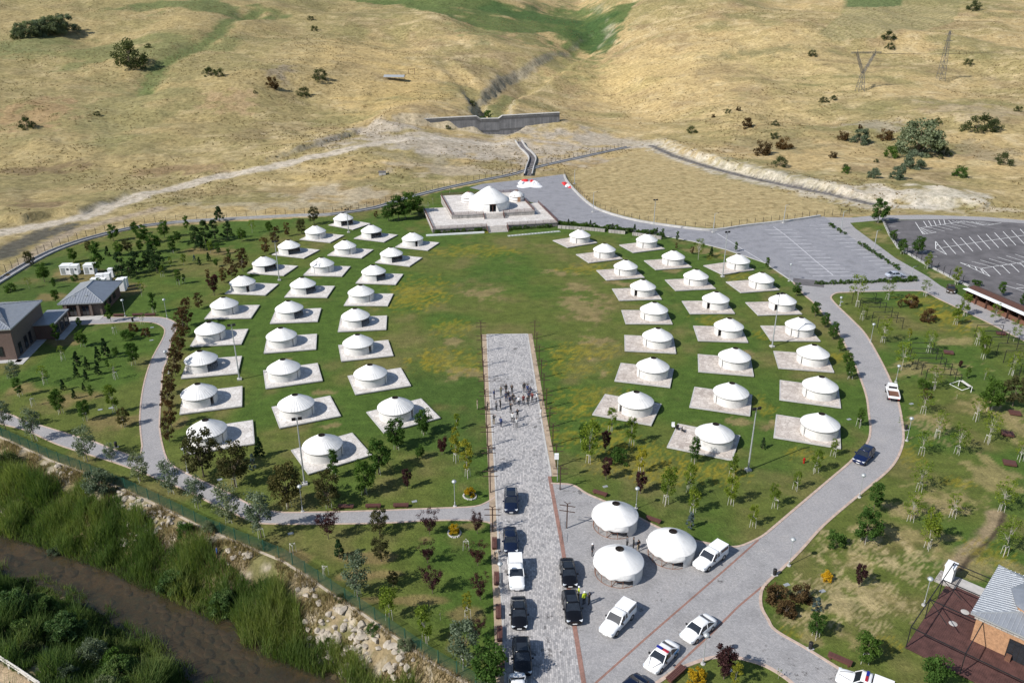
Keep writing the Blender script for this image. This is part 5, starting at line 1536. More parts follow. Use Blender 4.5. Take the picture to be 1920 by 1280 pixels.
# market stalls along the east road
KA = R(-76)
k0 = V3(104.6, 172.8, 0)
ks = empty('stall_arcade', k0, KA, 'long brown market stall arcade with white awning along the east road', 'stalls')
KL = 30.0
MB().box((KL / 2, 2.9, 1.3), (KL, .2, 2.6)).build('back_wall', M_BROWN, ks)
for k in range(11): MB().box((k * 3.0, 1.6, 1.3), (.14, 2.6, 2.6)).build('partition', M_BROWN, ks)
for k in range(10): MB().box((k * 3.0 + 1.5, .5, .5), (2.5, .35, 1.0)).build('counter', M_RUST2, ks)
for k in range(11): MB().box((k * 3.0, .1, 1.35), (.14, .14, 2.7)).build('post', M_BROWN, ks)
b = MB(); b.beam((-.3, -.1, 2.72), (KL, -.1, 2.72), 1.5, .1); b.build('white_awning', M_WHITEP, ks)
for k in range(20): MB().add([(k * 1.5 - .3, .55, 2.85), (k * 1.5 + 1.17, .55, 2.85), (k * 1.5 + 1.17, 2.0, 3.3), (k * 1.5 - .3, 2.0, 3.3), (k * 1.5 + 1.17, 3.4, 2.95), (k * 1.5 - .3, 3.4, 2.95)], [(0, 1, 2, 3), (3, 2, 4, 5)]).build('roof_panel', M_BROWN, ks)

# white service cabins in the park
def cabin(x, y, wpx, hpx, label, dark=True, kind='cabin'):
    p = G(x, y); w_ = wpx * (p.y ** 2 + CAMH ** 2) ** .5 / FPX; h_ = height_px(x, y, y - hpx)
    e = empty('service_cabin', p, R(8), label, 'cabin', 'white service cabins in the park')
    MB().box((0, w_ * .5, h_ / 2 + .1), (w_, w_ * 1.0, h_)).build('body', M_WHITEP, e)
    MB().box((0, w_ * .5, h_ + .16), (w_ + .12, w_ + .12, .12)).build('roof', M_WHITEP, e)
    if dark:
        MB().box((-w_ * .22, -.02, h_ * .5), (w_ * .36, .06, h_ * .7)).build('door', M_STEEL, e)
        MB().box((w_ * .25, -.02, h_ * .68), (w_ * .22, .06, h_ * .2)).build('window', M_DARKG, e)
    MB().box((0, w_ * .5, .05), (w_ * .9, w_ * .9, .12)).build('skid', M_BLACK, e)
cabin(124, 516, 18, 16, 'white cabin with grey door, farthest from the pavilion, by the open grass')
cabin(140, 516, 14, 16, 'white cabin standing half behind a small tree')
cabin(168, 515, 18, 16, 'white cabin with dark side window, behind the rooftop of the pavilion')
for i, (x, y, wd, h) in enumerate(((209, 521, 9, 15), (187, 528, 12, 11), (202, 529, 10, 14), (177, 534, 12, 9), (192, 534, 11, 9), (228, 547, 13, 21), (233, 540, 11, 16))):
    cabin(x, y, wd, h, ['white toilet cabin behind the pavilion, farthest from its wall', 'low white cabin behind the pavilion ridge', 'tall white cabin just behind the pavilion roof', 'low white unit at the pavilion roof corner, outer',
                        'low white unit at the pavilion roof corner, inner', 'tall white cabin beside the pavilion wall, in front of its twin', 'tall white cabin beside the pavilion wall, behind its twin'][i], False)

# black steel portal frames on the picnic lawn
def portals(rows, label, h=2.4):
    first = G(*rows[0][0])
    e = empty('portal_frame_row', (0, 0, 0), 0, label, 'frame', 'bare black frames on the picnic lawn')
    for (a, b) in rows:
        ht = None
        A = G(*a, h); B = G(*b, h)
        MB().beam(A, B, .09, .09).build('beam', M_BLACK, e)
        for q in (A, B): MB().box((q.x, q.y, h / 2), (.09, .09, h)).build('post', M_BLACK, e)
        c = (A + B) / 2; d = (B - A).normalized()
        MB().beam(B + V3(0, 0, -1.1), B - d * .9 + V3(0, 0, -.02), .05, .05).build('brace', M_BLACK, e)
Z6 = lambda x, y: (1540 + x / 5.053, 540 + y / 5.053)
portals([(Z6(305, 48), Z6(525, 50)), (Z6(380, 97), Z6(570, 99)), (Z6(395, 138), Z6(620, 140)), (Z6(445, 178), Z6(680, 182)), (Z6(495, 228), Z6(730, 230)), (Z6(548, 277), Z6(785, 285))], 'row of black portal frames near the road junction on picnic lawn')
portals([(Z6(850, 516), Z6(1075, 518)), (Z6(860, 570), Z6(1110, 575)), (Z6(885, 615), Z6(1150, 618)), (Z6(925, 662), Z6(1190, 668)), (Z6(970, 710), Z6(1245, 718)), (Z6(1010, 766), Z6(1290, 770)), (Z6(1100, 816), Z6(1335, 820))], 'row of black portal frames beside the white pickup truck on the drive')
portals([(Z6(1480, 350), Z6(1730, 352)), (Z6(1550, 405), Z6(1790, 410)), (Z6(1620, 463), Z6(1880, 470)), (Z6(1685, 522), Z6(1980, 530)), (Z6(1755, 590), Z6(2080, 600)), (Z6(1830, 650), Z6(2150, 660)), (Z6(1905, 715), Z6(2230, 720))], 'large black portal frames on the picnic lawn beside the stalls', 2.6)
e = empty('goal_frame', G(1797, 728), 0, 'white tubular goal frame lying open on the picnic lawn', 'frame')
P = [G(*Z6(1310, 875), 1.1), G(*Z6(1430, 935), 1.1)]
b = MB()
o0 = e.location
for q in P: b.tube(q - o0, V3(q.x, q.y, 0) - o0, .05)
b.tube(P[0] - o0, P[1] - o0, .05)
b.tube(V3(P[0].x - 1.2, P[0].y + .8, 0) - o0, P[0] - o0, .04); b.tube(V3(P[1].x - 1.2, P[1].y + .8, 0) - o0, P[1] - o0, .04); b.tube(V3(P[0].x - 1.2, P[0].y + .8, .04) - o0, V3(P[1].x - 1.2, P[1].y + .8, .04) - o0, .04)
b.build('tube_frame', M_WHITEP, e)
e2 = MB().beam(P[0] - o0 + V3(.2, -.1, .1), P[1] - o0 + V3(-.4, -.1, .1), .55, .08).build('plank', M_STAKE, e)
# ------------------------------------------------------------------ vehicles
def paint_mat(name, col, rough=.25):
    return pm(name, col, rough, .05, 2, 0, coat=.25, spec=.35)
PAINT = {'black': paint_mat('car_paint_black', (.005, .005, .006), .18), 'navy': paint_mat('car_paint_navy', (.006, .011, .030), .2), 'white': paint_mat('car_paint_white', (.74, .745, .75), .3),
         'silver': paint_mat('car_paint_silver', (.33, .36, .42), .3), 'brown': paint_mat('car_paint_dark_bronze', (.045, .030, .018), .3), 'blue': paint_mat('car_paint_blue', (.006, .013, .052), .2)}
M_TYRE = pm('tyre_rubber', (.018, .018, .019), .85, .2, 8)
M_RIMM = pm('alloy_rim', (.38, .39, .40), .35, .1, 8, 0, metal=.8)
M_LAMP = pm('headlamp_glass', (.62, .66, .70), .1, .1, 8, 0, spec=.8)
M_TAIL = pm('tail_lamp_red', (.30, .012, .012), .2, .1, 8)
M_PLATE = pm('number_plate_white', (.70, .70, .70), .5, .05, 8)
M_LB = pm('light_bar_blue', (.012, .020, .22), .2, .1, 8)
M_LR = pm('light_bar_red', (.32, .015, .03), .2, .1, 8)
M_PBLUE = pm('police_stripe_blue', (.05, .22, .48), .4, .1, 8)
WHEEL = {}
def wheel_mesh(r, wd):
    k = (r, wd)
    if k not in WHEEL:
        t = MB(); t.lathe([(r * .55, -wd / 2), (r * .95, -wd / 2), (r, -wd * .3), (r, wd * .3), (r * .95, wd / 2), (r * .55, wd / 2)], 18)
        m_ = MB(); m_.lathe([(0, wd / 2 - .02), (r * .3, wd / 2 - .03), (r * .6, wd / 2 + .0)], 10); m_.lathe([(0, -wd / 2 + .02), (r * .3, -wd / 2 + .03), (r * .6, -wd / 2)], 10)
        WHEEL[k] = (t.mesh('wheel', M_TYRE, True), m_.mesh('rim', M_RIMM))
    return WHEEL[k]
def ring_(x, w_, zb, zt, crown=.05):
    h = [(w_ * .90, zb), (w_, zb + .10), (w_ * 1.0, zb + (zt - zb) * .55), (w_ * .97, zt - .10), (w_ * .86, zt - .015), (w_ * .45, zt + crown * .8), (0, zt + crown)]
    return [(x, y, z) for y, z in h] + [(x, -y, z) for y, z in reversed(h[:-1])]
KINDS = {  # stations (x/L, width factor, bottom, top), cabin (rear foot, rear top, front top, front foot as x/L), roof height, belt
    'sedan': dict(L=4.75, W=1.84, st=[(-.5, .78, .42, .80), (-.485, .90, .28, .93), (-.40, .98, .22, .98), (-.2, 1, .20, .95), (.1, 1, .20, .94), (.22, 1, .20, .93), (.36, .98, .22, .84), (.46, .92, .25, .74), (.495, .78, .32, .62), (.5, .66, .4, .55)],
                  cab=(-.40, -.20, .07, .24), H=1.45, belt=.92, r=.33, ax=(-.29, .305)),
    'suv': dict(L=4.75, W=1.92, st=[(-.5, .82, .45, .98), (-.49, .93, .32, 1.10), (-.42, 1, .26, 1.12), (-.2, 1, .25, 1.10), (.1, 1, .25, 1.09), (.24, 1, .25, 1.07), (.38, .98, .27, .99), (.46, .93, .3, .90), (.495, .82, .36, .76), (.5, .7, .45, .66)],
                cab=(-.475, -.38, .06, .23), H=1.70, belt=1.07, r=.37, ax=(-.30, .30)),
    'pickup': dict(L=5.25, W=1.90, st=[(-.5, .92, .5, 1.08), (-.49, .97, .42, 1.12), (-.4, 1, .36, 1.12), (-.2, 1, .34, 1.11), (.1, 1, .34, 1.10), (.2, 1, .34, 1.09), (.36, .98, .36, 1.03), (.46, .94, .38, .95), (.495, .84, .42, .80), (.5, .74, .5, .7)],
                   cab=(-.14, -.10, .07, .205), H=1.80, belt=1.09, r=.40, ax=(-.30, .305)),
}
CARM = {}
def car_meshes(kind, col):
    if (kind, col) in CARM: return CARM[kind, col]
    K = KINDS[kind]; L, W = K['L'], K['W']; hw = W / 2
    o = {}
    b = MB(); b.loft([ring_(x * L, hw * f, zb, zt) for x, f, zb, zt in K['st']])
    o['body'] = b.mesh('body', PAINT[col], True)
    rf, rt, ft, ff = (q * L for q in K['cab']); H = K['H']; bz = K['belt'] - .03
    wb, wt = hw * .93, hw * (.84 if kind == 'pickup' else .74)
    c = [V3(rf, -wb, bz), V3(ff, -wb, bz), V3(ff, wb, bz), V3(rf, wb, bz), V3(rt, -wt, H - .06), V3(ft, -wt, H - .06), V3(ft, wt, H - .06), V3(rt, wt, H - .06)]
    def pane(nm, q):
        m_ = sum(q, V3(0, 0, 0)) / 4
        return MB().add([m_ + (p - m_) * .97 for p in q], [(0, 1, 2, 3)]).mesh(nm, M_DARKG)
    o['windscreen'] = pane('windscreen', [c[1], c[2], c[6], c[5]])
    o['rear_window'] = pane('rear_window', [c[3], c[0], c[4], c[7]])
    o['side_window'] = [pane('side_window', [c[0], c[1], c[5], c[4]]), pane('side_window', [c[2], c[3], c[7], c[6]])]
    b = MB()
    xs = [rt - .05, rt + .12, (rt + ft) / 2, ft - .12, ft + .06]
    b.loft([[(x, -wt * k2 - .02, H - .09), (x, -wt * k2, H - .03), (x, -wt * .6, H + (.02 if k2 == 1 else -.02)), (x, 0, H + (.035 if k2 == 1 else -.01)), (x, wt * .6, H + (.02 if k2 == 1 else -.02)), (x, wt * k2, H - .03), (x, wt * k2 + .02, H - .09)] for x, k2 in zip(xs, (.96, 1, 1, 1, .96))])
    o['roof'] = b.mesh('roof', PAINT[col], True)
    pl = [(c[i], c[j]) for i, j in ((0, 4), (1, 5), (2, 6), (3, 7))] + [(V3(rf * .35 + ff * .65 - .55, s * wb, bz), V3(rf * .3 + ff * .7 - .75, s * wt, H - .06)) for s in (-1, 1)]
    o['pillar'] = [MB().beam(a_, b_, .08, .06).mesh('pillar', PAINT[col]) for a_, b_ in pl]
    xf = .475 * L; zl = K['st'][-3][3] - .10
    o['headlight'] = [MB().box((xf - .06, s * hw * .72, zl), (.28, .36, .13), -s * .35).mesh('headlight', M_LAMP) for s in (-1, 1)]
    o['tail_light'] = [MB().box((-.486 * L, s * hw * .74, .74), (.08, .28, .12)).mesh('tail_light', M_TAIL) for s in (-1, 1)]
    o['mirror'] = [MB().box((ff - .35, s * (hw + .10), bz + .12), (.16, .22, .16)).mesh('mirror', PAINT[col] if col != 'white' else M_BLACK) for s in (-1, 1)]
    o['grille'] = MB().box((.492 * L, 0, K['st'][-2][3] - .14), (.06, hw * 1.05, .20)).mesh('grille', M_BLACK)
    o['number_plate'] = MB().box((.505 * L, 0, .46), (.03, .5, .11)).mesh('number_plate', M_PLATE)
    CARM[kind, col] = o
    return o
def vehicle(front, rear, kind, col, label, extra=(), zr=1.0, nm='parked_car', cat='car', group=None):
    A = G(*front, .35); B = G(*rear, zr)
    K = KINDS[kind]; L, W = K['L'], K['W']
    h = math.atan2(A.y - B.y, A.x - B.x)
    c = A - V3(math.cos(h), math.sin(h), 0) * L / 2
    e = empty(nm, (c.x, c.y, .035), h, label, cat, group)
    o = car_meshes(kind, col)
    for k, m_ in o.items():
        for q in (m_ if isinstance(m_, list) else [m_]): link(k, q, e)
    r = K['r']
    tm, rm = wheel_mesh(r, .24)
    for x in K['ax']:
        for s in (-1, 1):
            w_ = link('wheel', tm, e); w_.location = (x * L, s * (W / 2 - .10), r); w_.rotation_euler = (math.pi / 2, 0, 0)
            link('rim', rm, w_)
    hw = W / 2; H = K['H']
    if 'canopy' in extra:
        x0, x1 = -.485 * L, -.155 * L
        MB().box(((x0 + x1) / 2 + .05, 0, 1.44), (x1 - x0 + .2, W * .92, .78), 0, taper=.955).build('canopy', PAINT['white'], e)
        for s in (-1, 1): MB().box(((x0 + x1) / 2, s * W * .4565, 1.46), (x1 - x0 - .3, .03, .36)).build('canopy_window', M_DARKG, e)
    if 'rails' in extra:
        for s in (-1, 1): MB().tube((-.34 * L, s * hw * .70, H + .05), (.04 * L, s * hw * .70, H + .05), .028).build('roof_rail', M_STEEL, e)
    if 'sunroof' in extra: MB().box((-.07 * L, 0, H + .036), (1.1, W * .56, .02)).build('sunroof', M_DARKG, e)
    if 'bar' in extra:
        x = -.02 * L
        lb = MB().box((x, 0, H + .07), (.24, .12, .10)).build('light_bar', M_BLACK, e)
        MB().box((x, -.38, H + .09), (.26, .66, .12)).build('lens', M_LB, lb)
        MB().box((x, .38, H + .09), (.26, .66, .12)).build('lens', M_LR, lb)
        for s in (-1, 1): MB().box((-.30 * L, s * (hw + .006), .75), (.85, .012, .26)).build('side_stripe', M_PBLUE, e)
        b = MB()
        for s in (-1, 1): b.beam((.24 * L, s * .62, K['st'][5][3] + .035), (.46 * L, s * .22, K['st'][7][3] + .06), .05, .02)
        b.build('bonnet_stripe', M_BLACK, e)
    return e
G1 = 'cars parked along the avenue'
vehicle((958.5, 962), (958, 918), 'suv', 'navy', 'dark blue estate with roof rails, first car up the avenue', ('rails', 'sunroof'), 1.3, group=G1)
vehicle((958.5, 1037), (956, 990), 'sedan', 'navy', 'navy saloon on the avenue beside the bench', (), 1.0, group=G1)
vehicle((970, 1107), (966, 1044), 'pickup', 'white', 'white pickup with canopy parked on the avenue edge', ('canopy',), 1.6, group=G1)
vehicle((974, 1180), (972, 1119), 'sedan', 'black', 'black saloon with white paper on its dashboard, behind the white pickup', ('sunroof',), 1.0, group=G1)
vehicle((981, 1268), (977, 1197), 'suv', 'black', 'black luxury car on the avenue in front of a white car', ('sunroof',), 1.3, group=G1)
vehicle((975, 1340), (970, 1270), 'sedan', 'white', 'white saloon at the near end of the avenue', (), 1.0, group=G1)
vehicle((1069.5, 1101), (1063, 1050), 'sedan', 'black', 'black saloon on the red paving line, the farther of two', ('sunroof',), 1.0, group='black cars on the red line')
vehicle((1078, 1171), (1068, 1108), 'suv', 'black', 'black car beside the policemen on the red paving line', ('sunroof',), 1.3, group='black cars on the red line')
G2 = 'white vehicles on the plaza'
vehicle((1134, 1191), (1173, 1133), 'pickup', 'white', 'white canopy pickup standing alone in the middle of the plaza', ('canopy',), 1.7, group=G2)
vehicle((1284, 1201), (1326, 1160), 'sedan', 'white', 'plain white saloon behind the police car', (), 1.0, group=G2)
vehicle((1217, 1258), (1258, 1207), 'sedan', 'white', 'white police saloon with blue and red light bar', ('bar',), 1.0, nm='police_car', group=G2)
vehicle((1308, 1067), (1345, 1024), 'pickup', 'white', 'white canopy pickup parked beside a plaza yurt', ('canopy',), 1.7, group=G2)
vehicle((1150, 1325), (1186, 1278), 'sedan', 'navy', 'dark saloon at the lower end of the plaza', (), 1.4)
vehicle((1568, 1268), (1668, 1288), 'pickup', 'white', 'white police pickup with light bar beside the brown bench', ('bar', 'canopy'), 1.6, nm='police_pickup')
vehicle((1608, 869), (1627, 840), 'suv', 'blue', 'dark blue hatchback driving down the curved drive', ('sunroof',), 1.4)
vehicle((1694, 516), (1657, 515), 'sedan', 'silver', 'silver saloon parked by the hedge of the paved car park', (), .8)
vehicle((1783, 549), (1784, 536), 'sedan', 'brown', 'dark bronze car parked beside the stall arcade', (), 1.2)
# small white flatbed truck
a = G(1671, 722, 1.0); b_ = G(1676, 751, .5)
e = empty('flatbed_truck', ((a.x + b_.x) / 2, (a.y + b_.y) / 2, .035), ang(b_, a), 'small white truck with an open bed driving up the curved drive', 'truck')
MB().loft([ring_(x, .92 * f, .5, zt, .03) for x, f, zt in ((.55, .98, 1.15), (1.9, 1, 1.2), (2.3, .97, 1.12), (2.5, .85, 1.0), (2.56, .7, .85))]).build('body', PAINT['white'], e, True)
MB().loft([[(x, y, z) for y, z in ((-.88 * k, 1.1), (.88 * k, 1.1), (.74 * k, 1.85), (-.74 * k, 1.85))] for x, k in ((.6, 1), (1.5, 1), (1.75, .98))]).build('cab', PAINT['white'], e)
MB().box((.585, 0, 1.5), (.03, 1.35, .38)).build('rear_window', M_DARKG, e)
MB().add([(1.77, -.8, 1.2), (1.77, .8, 1.2), (1.74, .7, 1.78), (1.74, -.7, 1.78)], [(0, 1, 2, 3)]).build('windscreen', M_DARKG, e)
MB().box((-.95, 0, .82), (3.0, 1.85, .10)).build('bed_floor', M_RUST2, e)
for x, y, sx, sy in ((-.95, -.93, 3.0, .06), (-.95, .93, 3.0, .06), (-2.45, 0, .06, 1.9), (.5, 0, .06, 1.9)): MB().box((x, y, 1.02), (sx, sy, .42)).build('bed_side', PAINT['white'], e)
MB().box((0, 0, .55), (4.6, .7, .2)).build('chassis', M_BLACK, e)
tm, rm = wheel_mesh(.36, .24)
for x in (-1.5, 1.6):
    for s in (-1, 1):
        w_ = link('wheel', tm, e); w_.location = (x, s * .82, .36); w_.rotation_euler = (math.pi / 2, 0, 0); link('rim', rm, w_)
for s in (-1, 1):
    MB().box((-2.49, s * .75, .75), (.06, .25, .14)).build('tail_light', M_TAIL, e)
    MB().box((1.7, s * 1.08, 1.3), (.12, .24, .2)).build('mirror', M_BLACK, e)

# ------------------------------------------------------------------ people
def body_mesh(pose):
    P = {'pel': (0, 0, .96), 'spi': (0, .01, 1.18), 'che': (0, 0, 1.38), 'nek': (0, 0, 1.52), 'hd0': (0, .015, 1.60), 'hd1': (0, .01, 1.71)}
    for s, k in ((-1, 'l'), (1, 'r')):
        P.update({'sh' + k: (s * .19, 0, 1.43), 'el' + k: (s * .25, -.02, 1.15), 'wr' + k: (s * .24, .08, .93), 'ha' + k: (s * .23, .13, .84), 'fi' + k: (s * .215, .16, .77), 'th' + k: (s * .19, .17, .86),
                  'hi' + k: (s * .095, 0, .90), 'kn' + k: (s * .11, .03, .50), 'an' + k: (s * .11, -.01, .09), 'to' + k: (s * .125, .15, .045)})
    if pose == 'walk':
        P.update({'knl': (-.1, .16, .53), 'anl': (-.1, .26, .10), 'tol': (-.1, .42, .07), 'knr': (.1, -.08, .50), 'anr': (.1, -.28, .13), 'tor': (.1, -.15, .04), 'ell': (-.25, -.12, 1.17), 'wrl': (-.24, -.10, .94), 'hal': (-.23, -.07, .86), 'fil': (-.22, -.05, .78), 'thl': (-.19, -.03, .86), 'elr': (.25, .08, 1.17), 'wrr': (.24, .24, .98), 'har': (.23, .29, .9), 'fir': (.22, .33, .84), 'thr': (.19, .3, .93)})
    if pose == 'film':
        for s, k in ((-1, 'l'), (1, 'r')): P.update({'el' + k: (s * .25, .16, 1.28), 'wr' + k: (s * .12, .36, 1.42), 'ha' + k: (s * .09, .43, 1.48), 'fi' + k: (s * .05, .48, 1.52), 'th' + k: (s * .05, .42, 1.54)})
    if pose == 'bend':
        P.update({'spi': (0, .12, 1.10), 'che': (0, .32, 1.16), 'nek': (0, .46, 1.16), 'hd0': (0, .54, 1.14), 'hd1': (0, .65, 1.12)})
        for s, k in ((-1, 'l'), (1, 'r')): P.update({'sh' + k: (s * .19, .36, 1.16), 'el' + k: (s * .22, .42, .90), 'wr' + k: (s * .18, .50, .68), 'ha' + k: (s * .16, .53, .60), 'fi' + k: (s * .14, .55, .53), 'th' + k: (s * .11, .53, .6)})
    if pose == 'fold':
        for s, k in ((-1, 'l'), (1, 'r')): P.update({'el' + k: (s * .26, .05, 1.16), 'wr' + k: (s * .08, .20, 1.16), 'ha' + k: (-s * .02, .22, 1.17), 'fi' + k: (-s * .10, .2, 1.19), 'th' + k: (-s * .02, .22, 1.23)})
    Rr = {'pel': .135, 'spi': .125, 'che': .145, 'nek': .055, 'hd0': .085, 'hd1': .085, 'sh': .075, 'el': .05, 'wr': .034, 'ha': .038, 'fi': .022, 'th': .014, 'hi': .095, 'kn': .062, 'an': .048, 'to': .036}
    E = [('pel', 'spi'), ('spi', 'che'), ('che', 'nek'), ('nek', 'hd0'), ('hd0', 'hd1')]
    for k in 'lr': E += [('che', 'sh' + k), ('sh' + k, 'el' + k), ('el' + k, 'wr' + k), ('wr' + k, 'ha' + k), ('ha' + k, 'fi' + k), ('ha' + k, 'th' + k), ('pel', 'hi' + k), ('hi' + k, 'kn' + k), ('kn' + k, 'an' + k), ('an' + k, 'to' + k)]
    names = list(P); idx = {k: i for i, k in enumerate(names)}
    me = bpy.data.meshes.new('tmp'); me.from_pydata([P[k] for k in names], [(idx[a], idx[b]) for a, b in E], [])
    ob = bpy.data.objects.new('tmp', me); C.objects.link(ob)
    ob.modifiers.new('s', 'SKIN'); md = ob.modifiers.new('d', 'SUBSURF'); md.levels = 1
    for i, k in enumerate(names):
        r = Rr.get(k, Rr.get(k[:2])); sv = me.skin_vertices[0].data[i]
        sv.radius = (r * (1.25 if k in ('che', 'spi', 'pel') else 1), r * (.78 if k in ('che', 'spi', 'pel') else 1)); sv.use_root = (k == 'pel')
    dg = bpy.context.evaluated_depsgraph_get()
    out = bpy.data.meshes.new_from_object(ob.evaluated_get(dg)); out.name = 'person_body'
    bpy.data.objects.remove(ob)
    seg = [(V3(*P[a]), V3(*P[b]), a, b) for a, b in E]
    mi = []
    for pl in out.polygons:
        c = pl.center; best = min(seg, key=lambda s: (c - (s[0] + (s[1] - s[0]) * max(0, min(1, (c - s[0]).dot(s[1] - s[0]) / max(1e-6, (s[1] - s[0]).length_squared))))).length)
        a, b = best[2], best[3]
        if b in ('hd0', 'hd1'): m_ = 0
        elif a[:2] in ('wr', 'ha'): m_ = 0
        elif a[:2] == 'an': m_ = 3
        elif a[:2] in ('hi', 'kn') or b[:2] == 'hi': m_ = 2
        else: m_ = 1
        mi.append(m_)
    out.materials.clear()
    for k in range(4): out.materials.append(M_BLACK)
    out.polygons.foreach_set('material_index', mi); out.polygons.foreach_set('use_smooth', [True] * len(out.polygons))
    hd = (V3(*P['hd0']) + V3(*P['hd1'])) / 2
    up = (V3(*P['hd1']) - V3(*P['hd0'])).normalized()
    return out, hd, up
BODY = {k: body_mesh(k) for k in ('stand', 'walk', 'film', 'bend', 'fold')}
SKIN = pm('skin_tone', (.36, .21, .14), .6, .1, 9)
CLOTH = {}
def cloth(c):
    k = 'cloth_%02d_%02d_%02d' % tuple(int(x * 100) for x in c)
    if k not in CLOTH: CLOTH[k] = pm(k, c, .85, .15, 9, .2)
    return CLOTH[k]
M_HAIR = pm('hair_dark', (.015, .011, .009), .6, .2, 12)
M_HIVIS = pm('hi_vis_yellow', (.50, .62, .03), .7, .1, 9)
HAIRM = {}
def person(x, y, pose, face, top, legs, label, group, hair='hair', z=.04, topmat=None, nm='person'):
    p = G(x, y, z)
    me, hd, up = BODY[pose]
    e = empty(nm, p, R(face) - math.pi / 2, label, 'person', group)
    s = trr.uniform(1.02, 1.12)
    o = link('body', me, e); o.scale = (s, s, s)
    for sl, m_ in zip(o.material_slots, (SKIN, topmat or cloth(top), cloth(legs), cloth((.02, .018, .016)))):
        sl.link = 'OBJECT'; sl.material = m_
    b = MB(); k = 10
    prof = [(.098, -.015), (.102, .03), (.085, .075), (.05, .105), (0, .115)]
    b.lathe(prof, k)
    if hair == 'cap': b.lathe([(.10, .0), (.135, .005), (.135, .015), (.1, .03)], k)
    key = (pose, hair)
    h_ = b.build('cap' if hair == 'cap' else 'hair', M_WHITEP if hair == 'cap' else M_HAIR, e)
    h_.location = (hd + up * .015 + V3(0, -.012, 0)) * s
    h_.rotation_euler = up.to_track_quat('Z', 'Y').to_euler()
    return e
PX8 = lambda x, y: (870 + x / 9.145, 690 + y / 9.145)
BK, NV, WH, GY_, RD, KH, BL = (.016, .016, .018), (.022, .028, .06), (.62, .62, .62), (.10, .10, .11), (.12, .02, .02), (.30, .24, .16), (.03, .05, .14)
crowd = [((230, 705), 'stand', 0, KH, (.42, .36, .27), 'person in tan clothes standing on the grass'), ((400, 735), 'film', 20, BK, BK, 'person in black beside an avenue pole'), ((515, 530), 'stand', -20, BL, NV, 'person in blue at the avenue kerb'),
         ((632, 470), 'film', -60, (.14, .14, .09), (.16, .15, .11), 'person in camouflage in the crowd'), ((720, 425), 'stand', -80, BK, BK, 'person in black behind the crowd'), ((822, 440), 'film', -90, BK, BK, 'person in black filming at the back of the crowd'),
         ((552, 732), 'stand', 40, GY_, BK, 'person in dark grey at the crowd edge'), ((622, 692), 'stand', 30, BK, BK, 'person in black at the crowd edge'), ((720, 570), 'stand', -90, NV, NV, 'person in navy suit in the crowd'), ((760, 545), 'stand', -100, BK, NV, 'person in black jacket in the crowd'),
         ((792, 632), 'walk', -90, NV, BK, 'person in navy jacket walking at the front of the crowd'), ((840, 600), 'walk', -90, BK, BK, 'person in black suit walking in the crowd'), ((868, 632), 'walk', -95, GY_, BK, 'person in grey suit walking at the front'), ((940, 640), 'walk', -90, WH, BK, 'person in white shirt and dark jacket at the front'),
         ((1020, 622), 'walk', -90, RD, BK, 'person in dark red top in the crowd'), ((1095, 636), 'walk', -95, BK, BK, 'tall person in black at the front of the crowd'), ((1112, 560), 'stand', -90, NV, BK, 'person in navy behind the front row'), ((1170, 582), 'film', -120, (.16, .03, .03), BK, 'person in red checked shirt at the kerb side'),
         ((1243, 576), 'stand', 180, WH, BK, 'person in white shirt at the avenue kerb'), ((1030, 412), 'stand', -90, BK, BK, 'person in black at the rear of the crowd'), ((1088, 440), 'stand', -90, BL, NV, 'person in blue jacket at the rear of the crowd'), ((1135, 480), 'fold', -100, NV, NV, 'person in navy with folded arms'),
         ((1355, 632), 'stand', 180, (.10, .05, .035), BK, 'person in brown on the grass beside an avenue pole'), ((1320, 850), 'stand', 170, WH, WH, 'person all in white on the avenue kerb'), ((800, 776), 'film', 60, BK, BK, 'photographer in black in front of the crowd'), ((832, 932), 'film', 80, WH, BK, 'cameraman in white shirt before the crowd'),
         ((916, 872), 'film', 90, BK, BK, 'cameraman in black bending over equipment'), ((902, 1022), 'film', 90, (.5, .5, .5), GY_, 'cameraman in pale shirt beside the tripod'), ((632, 1010), 'stand', 60, BL, NV, 'person in blue standing apart on the avenue'), ((512, 966), 'film', 60, BK, KH, 'person in black top and khaki trousers at the kerb')]
for (q, pose, f, t, l_, lab) in crowd: person(*PX8(*q), pose, f, t, l_, lab, 'people on the avenue')
G3 = 'people on the plaza'
person(928, 1047, 'bend', 0, (.52, .46, .38), BK, 'person in beige bending over beside the bench', G3)
person(1110, 1041, 'stand', -40, GY_, GY_, 'person in grey with white cap beside a plaza yurt', G3, 'cap')
person(1196, 1033, 'fold', -60, BK, KH, 'person in black talking between two plaza yurts', G3)
person(1187, 1030, 'stand', 0, BK, BK, 'person in black half hidden behind the front yurt', G3)
person(1175, 1026, 'stand', 20, GY_, BK, 'person in grey hidden behind the front yurt roof', G3)
person(1085, 1122, 'stand', 180, BK, BK, 'policeman in yellow vest leaning at the black car door', G3, 'cap', topmat=M_HIVIS)
person(1095, 1133, 'stand', 120, BK, BK, 'policeman in yellow vest seen from behind', G3, 'cap', topmat=M_HIVIS)
person(1104.5, 1133, 'fold', 150, BK, BK, 'person in black beside the two policemen', G3)
tp = G(*PX8(866, 1000), .04)
e = empty('tripod', tp, 0, 'black camera tripod in front of the crowd', 'tripod')
for k in range(3):
    a = k * 2.094; MB().tube((.35 * math.cos(a), .35 * math.sin(a), 0), (0, 0, 1.35), .02, k=5).build('leg', M_BLACK, e)
MB().box((0, 0, 1.45), (.16, .34, .2)).build('camera', M_BLACK, e)

